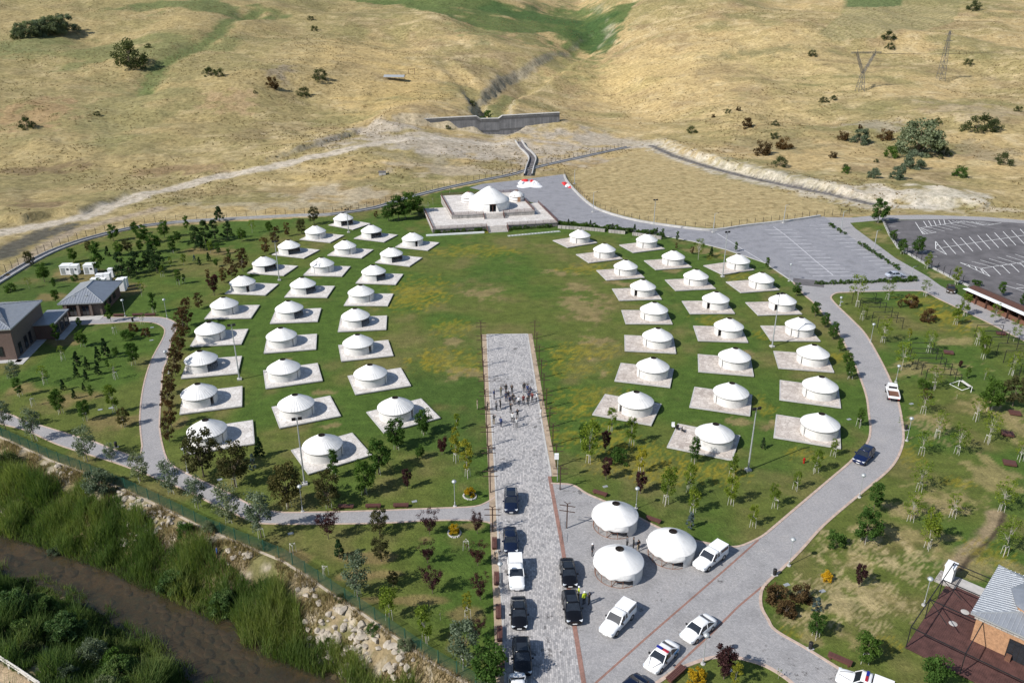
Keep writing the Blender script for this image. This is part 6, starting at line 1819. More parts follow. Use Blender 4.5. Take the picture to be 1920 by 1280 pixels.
# ------------------------------------------------------------------ street furniture
M_POLE = pm('brown_pole_paint', (.055, .030, .022), .7, .25, 6)
def totem():
    post = MB().box((0, 0, 1.95), (.14, .14, 3.9)).mesh('post', M_POLE)
    bars = [MB().box((0, 0, z), (2.1, .07, .09)).mesh('crossbar', M_POLE) for z in (3.55, 2.7)]
    pr = [MB().beam((0, 0, 3.85), (s * .42, 0, 4.12), .07, .07).mesh('prong', M_POLE) for s in (-1, 1)]
    return post, bars, pr
TP, TB, TR = totem()
def add_totem(x, y, lab, rz=0.0):
    e = empty('totem_pole', G(x, y), rz, lab, 'pole', 'brown cross-barred poles along the avenue')
    link('post', TP, e)
    for m_ in TB: link('crossbar', m_, e)
    for m_ in TR: link('prong', m_, e)
ORD = ['first', 'second', 'third', 'fourth', 'fifth', 'sixth', 'seventh', 'eighth', 'ninth', 'tenth', 'eleventh', 'twelfth', 'thirteenth', 'fourteenth', 'fifteenth', 'sixteenth', 'seventeenth', 'eighteenth', 'nineteenth', 'twentieth', 'twenty-first', 'twenty-second', 'twenty-third', 'twenty-fourth']
for i, y in enumerate((635, 661, 687, 712, 740, 769, 803, 838, 878, 923, 997)):
    add_totem(902 + (y - 635) * .0603, y, f'brown cross-barred pole, {ORD[i]} from the avenue head, kerb nearer the river')
for i, (x, y) in enumerate(((1002.5, 634.5), (1006.3, 658), (1010.7, 682.6), (1014.8, 709.6), (1019.6, 738), (1024.4, 767), (1030.4, 801.5), (1036.3, 835), (1042.5, 875), (1050, 918), (1062.5, 990))):
    add_totem(x, y, f'brown cross-barred pole, {ORD[i]} from the avenue head, kerb nearer the plaza', -.25 if i > 9 else 0)

M_GLOBE = pm('lamp_globe_glass', (.42, .50, .53), .15, .1, 5, 0, spec=.7)
LAMPM = {}
def lamp(x, y, ty, lab, globe=True):
    h = height_px(x, y, ty)
    e = empty('street_lamp', G(x, y), 0, lab, 'lamp', 'globe lamps beside the paths')
    MB().lathe([(.09, .1), (.085, .7), (.045, .75), (.04, h - .45)], 10).build('post', M_STEEL, e)
    MB().lathe([(.0, .14), (.24, .12), (.26, 0)], 12).build('base', M_CONC, e)
    MB().lathe([(.0, h - .5), (.16, h - .48), (.30, h - .28), (.30, h - .18), (.2, h - .02), (0, h + .03)], 16).build('globe', M_GLOBE, e, True)
    MB().lathe([(.30, h - .24), (.335, h - .22), (.33, h - .17), (.22, h - .015), (0, h + .045)], 16).build('hood', M_STEEL, e, True)
for x, y, t, lab in ((1611, 932, 888, 'globe lamp beside the drive just below the blue car'), (1479, 1060, 1008, 'globe lamp at the mouth of the drive near the plaza'), (1700, 826, 782, 'globe lamp and bin where the drive bends most'),
                     (567.5, 959, 909, 'globe lamp beside the first bench of the park path'), (853, 949, 900, 'globe lamp near the golden shrub by the avenue'), (1192.5, 953, 913, 'globe lamp behind the farthest plaza yurt'),
                     (938, 1100, 1054, 'globe lamp beside the white pickup on the avenue'), (1318, 1244, 1187, 'globe lamp on the lawn island beside the white saloon'), (1732, 1134, 1082, 'globe lamp beside the deck frame'),
                     (352, 886, 838, 'globe lamp under the dark tree by the park path junction'), (235, 593, 561, 'globe lamp beside the pavilion'), (313.6, 597, 560, 'white lamp at the bend of the park path'),
                     (1632, 642, 606, 'globe lamp between the portal frames and the drive'), (1679.5, 716, 684, 'globe lamp beside the white truck'), (1575, 573, 556, 'short lamp at the road junction'), (1479, 527, 494, 'pale globe lamp at the car park corner'), (317, 700, 657, 'thin lamp on the park path beside copper trees')):
    lamp(x, y, t, lab)
def mast(x, y, ty, lab, flood=True, rz=.3):
    h = height_px(x, y, ty)
    e = empty('light_mast', G(x, y), rz, lab, 'light mast', 'tall light masts')
    MB().lathe([(.14, 0), (.11, h * .4), (.07, h - .2), (0, h)], 10).build('pole', M_STEEL, e)
    MB().box((0, 0, .12), (.8, .8, .3)).build('base', M_CONC, e)
    if flood:
        MB().box((0, 0, h - .1), (1.3, .08, .08)).build('arm', M_STEEL, e)
        for s in (-1, 1): MB().box((s * .42, -.1, h - .1), (.55, .16, .42)).build('floodlight', M_BLACK, e)
    else:
        MB().beam((0, 0, h - .1), (1.0, 0, h), .08, .08).build('arm', M_STEEL, e)
        MB().box((1.15, 0, h + .02), (.5, .2, .1)).build('lamp_head', M_BLACK, e)
for x, y, t, lab in ((449.2, 711.4, 608, 'tall floodlight mast among the copper-tree row of yurts'), (1402.5, 881.5, 764, 'tall floodlight mast beside the lowest middle-row yurt, car park side'), (1447.6, 650, 549, 'tall floodlight mast in front of the drive-side yurts'),
                     (571.4, 907.7, 783, 'tall twin floodlight mast in front of the river-side yurts'), (523.9, 525.8, 452, 'tall mast beside an opened yurt near the grove'), (653.7, 436, 392, 'mast in front of the yurt nearest the upper fence'), (1354.7, 519, 434, 'tall mast beside the first drive-side yurt'), (1224.5, 438, 374, 'tall mast standing behind the garden wall')):
    mast(x, y, t, lab)
for x, y, t, lab in ((1112, 398, 360, 'road lamp post beside the yard bend'), (1337, 436, 400, 'road lamp post at the field corner of the car park'), (1469, 418, 384, 'road lamp post on the far kerb of the car park'), (1577, 430, 396, 'road lamp post where the access road forks'), (1638, 471, 432, 'road lamp post in the hedge by the access road'), (1708, 522, 500, 'short road lamp post at the end of the hedge'), (1077, 345, 318, 'lamp post at the top corner of the yard')):
    mast(x, y, t, lab, False, .3)

M_BENCH = pm('bench_brown_wood', (.095, .040, .032), .6, .25, 6, .1)
SLAT = MB().box((0, 0, .45), (2.1, .13, .05)).mesh('slat', M_BENCH); BLEG = MB().box((0, 0, .21), (.12, .48, .43)).mesh('leg', M_BENCH); BSIDE = MB().box((0, 0, .33), (2.06, .05, .2)).mesh('apron', M_BENCH)
def bench(x, y, rz, lab, sc=1.0):
    e = empty('bench', G(x, y), rz, lab, 'bench', 'brown wooden benches')
    e.scale = (sc, sc, sc)
    for k in range(4):
        o = link('slat', SLAT, e); o.location = (0, -.225 + .15 * k, 0)
    for s in (-1, 1):
        o = link('leg', BLEG, e); o.location = (s * .8, 0, 0)
        o = link('apron', BSIDE, e); o.location = (0, s * .24, 0)
for i, (x, y) in enumerate(((649, 952), (700, 951), (752, 950))): bench(x, y, .03, f'brown bench beside the park path, {ORD[2 - i]} from the avenue', 1.0)
for i, (x, y) in enumerate(((927, 1022), (931, 1088), (934.5, 1150), (937, 1192), (941, 1242))): bench(x, y, AVANG + .0, f'brown bench facing the avenue, {ORD[i]} from the park path', 1.05)
bench(1225, 977, -.55, 'brown bench behind the plaza yurts at the lawn edge'); bench(1125, 927, -.5, 'brown bench on the lawn above the farthest plaza yurt')
bench(1267, 1268, .75, 'large brown bench on the lawn island', 1.25); bench(1574, 1240, -.62, 'brown bench beside the police pickup', 1.15)
for i, (x, y) in enumerate(((223, 593), (259, 592), (282, 592))): bench(x, y, .1, f'brown bench on the park path bend, {ORD[i]} from the pavilion', 1.1)
TT = MB().box((0, 0, .36), (1.7, 1.3, .3)).mesh('table_top', M_BENCH); TL = MB().box((0, 0, .1), (.9, .7, .22)).mesh('foot', M_BENCH)
for x, y, lab in ((1902, 777, 'brown block table on bare earth beside the olive tree'), (1888, 816, 'brown block table under a staked tree'), (1892, 871, 'brown block table on open grass'), (1778, 663, 'brown block table beside the portal frames'), (1876, 627, 'brown block table between frames and the stalls')):
    e = empty('block_table', G(x, y), R(-20), lab, 'table', 'brown block tables on the picnic lawn'); link('table_top', TT, e); link('foot', TL, e)
def bin_(x, y, lab):
    e = empty('litter_bin', G(x, y), .3, lab, 'bin', 'dark litter bins')
    MB().lathe([(.20, .1), (.24, .9), (.2, .95), (.0, .97)], 10).build('body', M_BLACK, e); MB().box((0, 0, .05), (.7, .5, .1)).build('base', M_CONC, e)
bin_(1519, 1216, 'dark litter bin at the kerb near the staked tree'); bin_(1698, 806, 'dark litter bin beside the drive lamp'); bin_(249, 603, 'dark litter bin on the park path'); bin_(218, 838, 'dark litter bin on the grass by the path junction'); bin_(1452, 1078, 'dark litter bin at the mouth of the drive')
e = empty('hydrant', G(1507, 868), 0, 'red hydrant on the lawn beside the blue car', 'hydrant')
MB().lathe([(.13, 0), (.12, .7), (.16, .72), (.14, .9), (0, 1.0)], 10).build('body', M_TAIL, e); MB().beam((-.25, 0, .6), (.25, 0, .6), .12, .12).build('outlet', M_TAIL, e)
e = empty('info_box', G(1045, 902), 0, 'white box on a pole beside the avenue', 'sign box')
MB().tube((0, 0, 0), (0, 0, 4.4), .05).build('pole', M_STEEL, e); MB().box((-.2, 0, 4.2), (.6, .35, .85)).build('box', M_WHITEP, e)
UC = MB().box((0, 0, .03), (.7, .45, .07)).mesh('utility_cover', M_STEEL)
for x, y, zn in ((777, 940, 'beside the lamp near the golden shrub'), (545, 1000, 'on the lawn below the park path'), (188, 768, 'on the park grass nearest the path'), (208, 765, 'on the park grass beside the path'), (285, 614, 'inside the path bend'), (284, 638, 'inside the path bend, lower'), (1592, 786, 'on grass beside the lowest drive-side yurt'), (1475, 1096, 'among copper bushes by the drive'), (1542, 1108, 'on the lawn behind the copper bushes'), (412, 899, 'by the dark trees at the path'), (1709, 757, 'beside the drive near the truck'), (1369, 1258, 'in the shade of the island plum tree'), (1578, 566, 'at the junction lamp'), (1135, 912, 'on the lawn beside the plum tree')):
    o = link('utility_cover', UC, None, G(x, y), .4); tag(o, f'pale utility cover set flat {zn}', 'cover', 'pale utility covers in the grass')
# picnic set, white beam, ladder, folded inflatables
e = empty('picnic_chair_group', G(1262, 803), 0, 'white and black folding chairs beside a yurt pad', 'chair')
MB().box((0, 0, .45), (.5, .5, .05)).box((0, .25, .75), (.5, .05, .6)).build('seat', M_WHITEP, e)
for a in ((-.2, -.2), (.2, -.2), (-.2, .2), (.2, .2)): MB().tube((a[0], a[1], 0), (a[0], a[1], .45), .02).build('leg', M_BLACK, e)
for x, y, f in ((1270, 807, 0), (1281, 811, 1)):
    e = empty('folding_chair', G(x, y, .19), f, 'black folding chair on the flagstones ' + ('nearer the yurt' if f else 'nearer the grass'), 'chair', 'folding chairs by the yurt')
    MB().box((0, 0, .42), (.5, .5, .05)).box((0, .26, .7), (.5, .05, .5)).build('seat', M_BLACK, e)
    for a in ((-.2, -.2), (.2, -.2), (-.2, .2), (.2, .2)): MB().tube((a[0], a[1], 0), (a[0], a[1], .42), .02).build('leg', M_BLACK, e)
a, b_ = G(799, 443), G(908, 437)
tag(MB().beam(a + V3(0, 0, .25), b_ + V3(0, 0, .25), .5, .45).build('white_beam', M_WHITEP), 'long white beam lying on the grass before the terrace', 'beam')
e = empty('white_ladder', (0, 0, 0), 0, 'long white ladder frame lying on the grass before the terrace', 'ladder')
a, b_ = G(952, 443), G(1050, 434); t = (b_ - a).normalized(); s_ = V3(-t.y, t.x, 0)
for k in (-.4, .4): MB().beam(a + s_ * k + V3(0, 0, .1), b_ + s_ * k + V3(0, 0, .1), .12, .12).build('side_rail', M_WHITEP, e)
for k in range(16):
    q = a.lerp(b_, (k + .5) / 16); MB().beam(q - s_ * .4 + V3(0, 0, .1), q + s_ * .4 + V3(0, 0, .1), .08, .08).build('rung', M_WHITEP, e)
M_VINW = pm('vinyl_white', (.72, .72, .72), .5, .08, 2); M_VINR = pm('vinyl_red', (.55, .03, .03), .5, .1, 2)
def heap(c, rx, ry, h, seed, mat, parent, nm):
    g = np.random.default_rng(seed); k = 18; b = MB(); rings = []
    for j in range(5):
        t = j / 4; ring = []
        for i in range(k):
            a = 2 * math.pi * i / k; q = (1 - t * .85) * (1 + .3 * math.sin(3 * a + seed) * (1 - t) + .15 * g.random())
            ring.append((c[0] + rx * q * math.cos(a), c[1] + ry * q * math.sin(a), h * math.sin(t * 1.5) * (.6 + .6 * g.random()) + .02))
        rings.append(ring)
    b.loft(rings, caps=False); b.add(rings[-1], [tuple(range(k))])
    b.build(nm, mat, parent)
p = G(992, 347)
e = empty('deflated_inflatable', p, 0, 'deflated white and red inflatable spread on the yard', 'inflatable')
heap((0, 0), 3.0, 4.0, .5, 3, M_VINW, e, 'white_sheet'); heap((-1.0, 5.0), 1.1, 1.6, .7, 5, M_VINR, e, 'red_sheet'); heap((.9, 4.0), .8, 1.2, .8, 8, M_VINR, e, 'red_sheet'); heap((1.6, 1.8), 1.2, 2.6, .9, 9, M_VINW, e, 'white_fold'); heap((-2.0, 1.5), .9, 2.2, 1.0, 19, M_VINW, e, 'white_fold'); e.scale = (1.35, 1.35, 1)
p = G(1064, 348)
e = empty('deflated_inflatable', p, 0, 'smaller deflated red and white inflatable by the yard kerb', 'inflatable')
heap((-.9, 3.0), .9, 2.2, .6, 13, M_VINR, e, 'red_sheet'); heap((0, -.5), .9, 2.0, .6, 15, M_VINW, e, 'white_sheet'); heap((.8, -3.2), .7, 1.4, .5, 16, M_VINR, e, 'red_sheet')
# bicycle racks on the plaza edge
for i, (x, y) in enumerate(((1050, 988), (1054, 1012))):
    e = empty('bicycle_rack', G(x, y), AVANG - .1, 'black steel bicycle rack beside the red paving line, ' + ('upper' if i == 0 else 'lower'), 'rack', 'bicycle racks')
    for k in range(7):
        MB().tube((k * .3 - .9, 0, 0), (k * .3 - .9, 0, .75), .018, k=5).build('hoop', M_BLACK, e)
    MB().tube((-.9, 0, .75), (.9, 0, .75), .02, k=5).build('top_rail', M_BLACK, e)
# low hedges round the paved car park
M_ = random.Random(9)
for k in range(30):
    t = k / 29; x, y = (1556 + 130 * t, 421 + 84 * t)
    if 6 < k < 12: continue
    tree('bush', G(x + M_.uniform(-2, 2), y + 1), M_.uniform(.7, 1.2), 'in the low hedge beside the access road', nm='hedge_bush')
for k in range(36):
    t = k / 35
    tree('bush', G(1530 + 182 * t, 533.5 - 6 * t + M_.uniform(-1, 1)), M_.uniform(.6, 1.1) * (1.4 if k > 27 else 1), 'in the hedge at the near edge of car park', nm='hedge_bush')
# ------------------------------------------------------------------ river banks
def blades(name, X, Y, Z, h, wd, lean, tint, mat, seed, label=None, cat=None):
    """bent grass blades, two quads each"""
    g = np.random.default_rng(seed); n = len(X)
    a = g.random(n) * 2 * math.pi; ln = lean * g.random(n) * h
    dx, dy = np.cos(a), np.sin(a)
    b_ = a + math.pi / 2 + g.normal(size=n) * .5
    wx, wy = np.cos(b_) * wd / 2, np.sin(b_) * wd / 2
    V = np.zeros((n, 6, 3))
    for k, (t, s) in enumerate(((0, 1), (.55, .9), (1, .12))):
        cx = X + dx * ln * t * t; cy = Y + dy * ln * t * t; cz = Z + h * t * (1 - .12 * t * lean)
        V[:, 2 * k] = np.stack([cx - wx * s, cy - wy * s, cz], 1); V[:, 2 * k + 1] = np.stack([cx + wx * s, cy + wy * s, cz], 1)
    i0 = np.arange(n)[:, None] * 6
    F = np.concatenate([i0 + np.array([[0, 1, 3, 2]]), i0 + np.array([[2, 3, 5, 4]])])
    t = np.repeat(tint, 6)
    me = fast_mesh(name, V.reshape(-1, 3), F, mat, np.stack([t] * 3, 1).astype(np.float32))
    return tag(link(name, me), label, cat, kind='stuff')
LM['reed'] = leaf_mat('reed_green', [(.030, .060, .022), (.078, .130, .042), (.165, .205, .072)], .4)
LM['straw'] = leaf_mat('dry_brush', [(.11, .085, .04), (.24, .185, .09), (.36, .29, .16)], .25)
LM['dryhill'] = leaf_mat('hill_tuft', [(.075, .058, .030), (.190, .140, .070), (.36, .28, .15)], .2)
g = np.random.default_rng(77)
def bank_points(n, seed):
    g = np.random.default_rng(seed)
    x = g.uniform(-95, 22, n); y = g.uniform(38, 135, n)
    dF, sF, _ = polydist(RFENCE, x, y); dW, sW, _ = polydist(REDGE, x, y); dL, sL, _ = polydist(LEDGE, x, y)
    return x, y, dF, sF, dW, sW, dL, sL
x, y, dF, sF, dW, sW, dL, sL = bank_points(900000, 1)
t = dF / (dF + dW)
nz = fbm(x / 5, y / 5, 3); nzf = fbm(x / 1.4, y / 1.4, 2)
# right bank: reeds from the water to about two thirds up, fewer where the stones lie bare
keep = (sF < 0) & (sW > 0) & (t > .36 + (nz - .5) * .5 + .24 * sstep(-34, -14, x)) & (nzf > .28) & (g.random(len(x)) < .95)
keep |= (sF < 0) & (dW < 1.3) & (nz > .30) & (sL > 0) & (g.random(len(x)) < .6)
X_, Y_ = x[keep], y[keep]; Z_ = hfull(X_, Y_)
hh = (1.3 + 2.2 * sstep(.3, .8, fbm(X_ / 3.2, Y_ / 3.2, 2))) * g.uniform(.6, 1.15, len(X_))
tn = np.clip(.05 + 1.15 * fbm(X_ / 4.5, Y_ / 4.5, 3) + g.normal(size=len(X_)) * .15, 0, 1)
blades('reed_bed', X_, Y_, Z_ - .05, hh, .06, .5, tn, LM['reed'], 2, 'dense green reeds along the far river bank', 'reeds')
# near bank
keep = (((sL < 0) & (sW < 0)) | ((dL < 1.0) & (g.random(len(x)) < .5))) & (dL < 15) & (nzf > .32) & (nz > .2) & ~inpoly(xy(PATHL), x, y)
X_, Y_ = x[keep], y[keep]; Z_ = hfull(X_, Y_)
hh = (1.2 + 2.6 * sstep(.3, .8, fbm(X_ / 3.2 + 4, Y_ / 3.2, 2))) * g.uniform(.6, 1.15, len(X_)) * np.clip(.35 + dL[keep] / 5, 0, 1)
tn = np.clip(.02 + 1.15 * fbm(X_ / 4.5, Y_ / 4.5 + 8, 3) + g.normal(size=len(X_)) * .15, 0, 1)
blades('reed_bed', X_, Y_, Z_ - .05, hh, .06, .55, tn, LM['reed'], 3, 'dense green reeds and grass along the near river bank', 'reeds')
# dry brush on the stony top of the bank
keep = (sF < 0) & (sW > 0) & (t > .04) & (t < .62 + .32 * sstep(-34, -14, x)) & (fbm(x / 2.2, y / 2.2, 3) > .47) & (g.random(len(x)) < .75)
X_, Y_ = x[keep], y[keep]; Z_ = hfull(X_, Y_)
hh = g.uniform(.3, .95, len(X_)); tn = np.clip(.7 * fbm(X_ / 3, Y_ / 3, 3) + g.normal(size=len(X_)) * .2 + .1, 0, 1)
blades('dry_brush', X_, Y_, Z_ - .03, hh, .06, .7, tn, LM['straw'], 4, 'dry tan brush and weeds on the stony bank', 'brush')
# bushes on both banks (pixel foot, width in metres)
for x_, y_, hgt, kind, lab in ((192, 930, 3.6, 'silverbush', 'by the green fence above the reeds'), (350, 1010, 2.0, 'bush', 'at the fence above the bare stones'), (395, 1010, 1.6, 'silverbush', 'between the stones and the green fence'),
                               (20, 880, 2.6, 'darkbush', 'at the top of the far bank by the fence'), (92, 1000, 1.5, 'silverbush', 'at the water edge of the far bank'), (500, 1040, 1.2, 'darkbush', 'in the corner of the green fence'), (318, 1068, 2.8, 'willow', 'standing out of the reeds over the stream'),
                               (415, 1105, 2.6, 'willow', 'among the tall reeds above the stream bend'), (700, 1195, 1.2, 'bush', 'among boulders under the fence'), (760, 1230, 1.4, 'silverbush', 'beside the fence at the boulder slope'), (640, 1140, 1.0, 'darkbush', 'on the slope below the fence corner')):
    p = G(x_, y_, -1.2); p.z = hz1(p.x, p.y)
    tree(kind, p, hgt, lab, nm='riverside_bush')
for i, (x_, y_, hgt, kind) in enumerate(((25, 1150, 3.6, 'willow'), (75, 1140, 3.2, 'willow'), (120, 1185, 3.4, 'willow'), (170, 1225, 3.0, 'silverbush'), (225, 1265, 3.2, 'willow'), (45, 1200, 2.4, 'willow'), (60, 1230, 1.8, 'darkbush'), (215, 1235, 2.6, 'bush'), (130, 1275, 1.8, 'silverbush'), (270, 1275, 2.2, 'bush'), (200, 1300, 2.2, 'silverbush'), (330, 1310, 2.0, 'silverbush'), (-20, 1110, 2.6, 'bush'))):
    p = G(x_, y_, -2.0); p.z = hz1(p.x, p.y)
    tree(kind, p, hgt, 'on the near bank of the stream between reeds', nm='riverside_bush')
# boulders of the bank revetment
M_BOULD = pm('boulder_limestone', (.37, .325, .265), .9, .25, 1.5, .5, bdist=.06)
M_SLAB = pm('river_slab_dark', (.135, .100, .066), .8, .3, 1.5, .4)
def rock_mesh(seed, mat, flat=.7):
    r = np.random.default_rng(seed)
    bm = bmesh.new(); bmesh.ops.create_icosphere(bm, subdivisions=2, radius=.5)
    for v in bm.verts: v.co *= float(r.uniform(.86, 1.12))
    ds = r.normal(size=(7, 3)); ds /= np.linalg.norm(ds, axis=1, keepdims=True)
    for v in bm.verts:
        p = np.array(v.co); d_ = p / np.linalg.norm(p)
        for q in ds:
            k = d_ @ q
            if k > .5: p = p - q * (p @ q - .5 * .55) * .9
        v.co = Vector(p * (1, .8, flat) + r.normal(size=3) * .012)
    me = bpy.data.meshes.new('boulder'); bm.to_mesh(me); bm.free(); me.materials.append(mat)
    return me
ROCKS = [rock_mesh(k, M_BOULD) for k in range(5)]; SLABS = [rock_mesh(k + 20, M_SLAB, .26) for k in range(4)]
rr = random.Random(4); cnt = 0
zones = [(112, 145, 882, 915, 9, 'beside the big silver bush'), (225, 350, 925, 1005, 52, 'in the bare patch above the reeds'), (425, 480, 1020, 1065, 14, 'under the fence corner'), (560, 640, 1110, 1200, 20, 'on the slope beneath the fence bend'), (590, 790, 1160, 1285, 105, 'on the long slope below the fence')]
for x0, x1, y0, y1, n_, zn in zones:
    for k in range(n_ * 4):
        if k >= n_ * 4: break
        px_, py_ = rr.uniform(x0, x1), rr.uniform(y0, y1)
        p = G(px_, py_, -1.8)
        dF1, sF1, _ = polydist(RFENCE, np.array([p.x]), np.array([p.y])); dW1, sW1, _ = polydist(REDGE, np.array([p.x]), np.array([p.y]))
        if sF1[0] > 0 or sW1[0] < 0 or dF1[0] < .9: continue
        if rr.random() > (.8 if zn.startswith('in the bare') else .5): continue
        s = rr.uniform(.45, 1.15) * (1.25 if zn.startswith('on the long') else 1)
        o = link('boulder', ROCKS[rr.randrange(5)], None, (p.x, p.y, hz1(p.x, p.y) + .12 * s), rr.uniform(0, 6.28)); o.scale = (s * rr.uniform(.8, 1.3), s, s * rr.uniform(.7, 1.1))
        tag(o, f'pale limestone boulder {zn}', 'boulder', f'pale boulders {zn}'); cnt += 1
k = 0
while k < 120:
    px_ = rr.uniform(5, 480); py_ = 985 + (px_ - 5) * .40 + rr.uniform(-5, 120)
    p = G(px_, py_, WZ - .4)
    dW1, sW1, _ = polydist(REDGE, np.array([p.x]), np.array([p.y])); dL1, sL1, _ = polydist(LEDGE, np.array([p.x]), np.array([p.y]))
    k += 1
    if sW1[0] > 0 or sL1[0] < 0: continue
    s = rr.uniform(.7, 2.0)
    o = link('stream_stone', SLABS[rr.randrange(4)], None, (p.x, p.y, WZ - .22 - .14 * s), -.5 + rr.uniform(-.4, .4)); o.scale = (s * 1.5, s * 1.0, s * .8)
    tag(o, 'dark flat stone lying in the shallow stream bed', 'stone', 'dark flat stones in the stream')

# ------------------------------------------------------------------ hillside
n = 60000
g = np.random.default_rng(5)
yy = 190 + 560 * g.random(n) ** 1.25; uu = g.uniform(-.95, .95, n); xx = uu * yy
dd = yy - np.interp(xx, YFX, YFY)
dens = fbm(xx / 40, yy / 40, 4) * .6 + fbm(xx / 9, yy / 9, 3) * .4
keep = (dd > 5) & (dens > .50 + .12 * g.random(n)) & ~inpoly(FIELD, xx, yy)
dT, _, _ = polydist(TRACK, xx, yy); dR_, _, _ = polydist(LROAD, xx, yy)
keep &= (dT > 4) & (dR_ > 4)
xx, yy = xx[keep], yy[keep]; zz = hfull(xx, yy)
sz = g.uniform(.25, .8, len(xx)) * (1 + (g.random(len(xx)) > .97) * 1.2)
cen = np.stack([xx, yy, zz + sz * .25], 1)
V, F, tt = leaf_cloud(cen, np.stack([sz, sz, sz * .5], 1), 6, .30, 6)
me = fast_mesh('hill_tufts', V, F, LM['dryhill'], np.stack([tt] * 3, 1).astype(np.float32))
tag(link('hill_tufts', me), 'brown and straw coloured grass tufts scattered over the hills', 'grass tufts', kind='stuff')
def hillbush(kind, x, y, wpx, lab, hk=.8):
    p = GT(x, y); wd = wpx * p.length / FPX
    p.z = hz1(p.x, p.y) - .1
    e = tree(kind, p, wd * hk, lab, nm='hill_bush')
    return e
for i, (x, y, w_) in enumerate(((40, 72, 26), (58, 70, 28), (76, 68, 30), (94, 66, 32), (110, 63, 32), (126, 60, 32))): hillbush('silverbush', x, y, w_, f'in the row on the far hillside, {ORD[i]} from its low end', .85)
hillbush('darkbush', 32, 74, 16, 'at the low end of the hillside bush row')
for kind, x, y, w_, lab in (('darkbush', 243, 124, 34, 'standing alone on the hill above the gully'), ('darkbush', 252, 128, 22, 'at the foot of the lone hill tree'), ('darkbush', 392, 142, 20, 'on the slope right of the gully'), ('darkbush', 410, 143, 18, 'on the slope beside another scrub right of the gully'),
                            ('darkbush', 52, 240, 26, 'on the brown knoll above the dirt road'), ('copperbush', 510, 166, 26, 'on the bare brown spot of the hill'), ('darkbush', 568, 180, 22, 'on the slope left of the shelter, lower'), ('darkbush', 600, 150, 26, 'on the slope left of the shelter, upper'), ('darkbush', 583, 38, 10, 'high on the hill left of the valley, upper'), ('darkbush', 590, 58, 12, 'high on the hill left of the valley, lower'),
                            ('silverbush', 1720, 292, 78, 'big crown on the right hillside above the white cut'), ('silverbush', 1712, 316, 42, 'in front of the biggest hillside bush'), ('bush', 1672, 296, 26, 'close beside the biggest hillside bush'), ('darkbush', 1768, 292, 24, 'in the lee of the biggest hillside bush'), ('silverbush', 1612, 268, 34, 'rounded, above the scrub on the right hill'), ('silverbush', 1683, 336, 30, 'grey, just above the white cut bank'), ('silverbush', 1638, 334, 24, 'below the hillside scrub over the cut'),
                            ('bush', 1586, 325, 16, 'small, alone on the slope above the tar track'), ('darkbush', 1462, 312, 26, 'above the middle of the tar track'), ('bush', 1800, 332, 26, 'on the slope above the asphalt car park'), ('darkbush', 1832, 246, 38, 'clustered high above the car park'), ('darkbush', 1860, 246, 28, 'clustered high above the car park, outer one'), ('darkbush', 1665, 74, 20, 'on the field edge behind the pylon'), ('darkbush', 1668, 92, 14, 'behind the pylon crossarm'),
                            ('darkbush', 1523, 106, 14, 'on open straw left of the pylon'), ('darkbush', 1296, 250, 18, 'at the start of the tar track'), ('darkbush', 1826, 20, 20, 'at the crest above the straw slope'), ('darkbush', 1545, 192, 14, 'below the pylon, left one'), ('darkbush', 1562, 188, 12, 'below the pylon, right one'), ('copperbush', 1430, 290, 36, 'in the olive patch above the tar track'), ('copperbush', 1470, 280, 30, 'in the olive patch, upper'), ('copperbush', 1580, 262, 22, 'left of the rounded silver bush'), ('copperbush', 1660, 262, 26, 'between two silver bushes on the hill'),
                            ('darkbush', 1815, 122, 14, 'near the second pylon'), ('darkbush', 1880, 308, 26, 'on the slope at the end of the car park'), ('darkbush', 1745, 235, 14, 'small, above the biggest bush'), ('copperbush', 1400, 240, 24, 'on the low slope above the tar track'), ('bush', 900, 205, 22, 'in the ravine behind the dam'), ('bush', 915, 192, 18, 'in the ravine under the pale rock'), ('darkbush', 885, 182, 14, 'on the dark wall of the ravine')):
    hillbush(kind, x, y, w_, lab, 1.2 if x == 243 else .75)
rs2 = random.Random(31)
for k in range(15):
    x, y = rs2.uniform(1330, 1915), rs2.uniform(205, 345)
    if y > 250 + (x - 1330) * .28: continue
    hillbush(rs2.choice(['darkbush', 'copperbush', 'darkbush']), x, y, rs2.uniform(7, 15), 'scattered on the straw slope above the tar track')
for k in range(4):
    hillbush('darkbush', rs2.uniform(20, 860), rs2.uniform(60, 230), rs2.uniform(6, 12), 'scattered over the olive slope above the dirt road')
M_PYL = pm('pylon_galvanised', (.17, .165, .16), .5, .1, 3, 0, metal=.4)
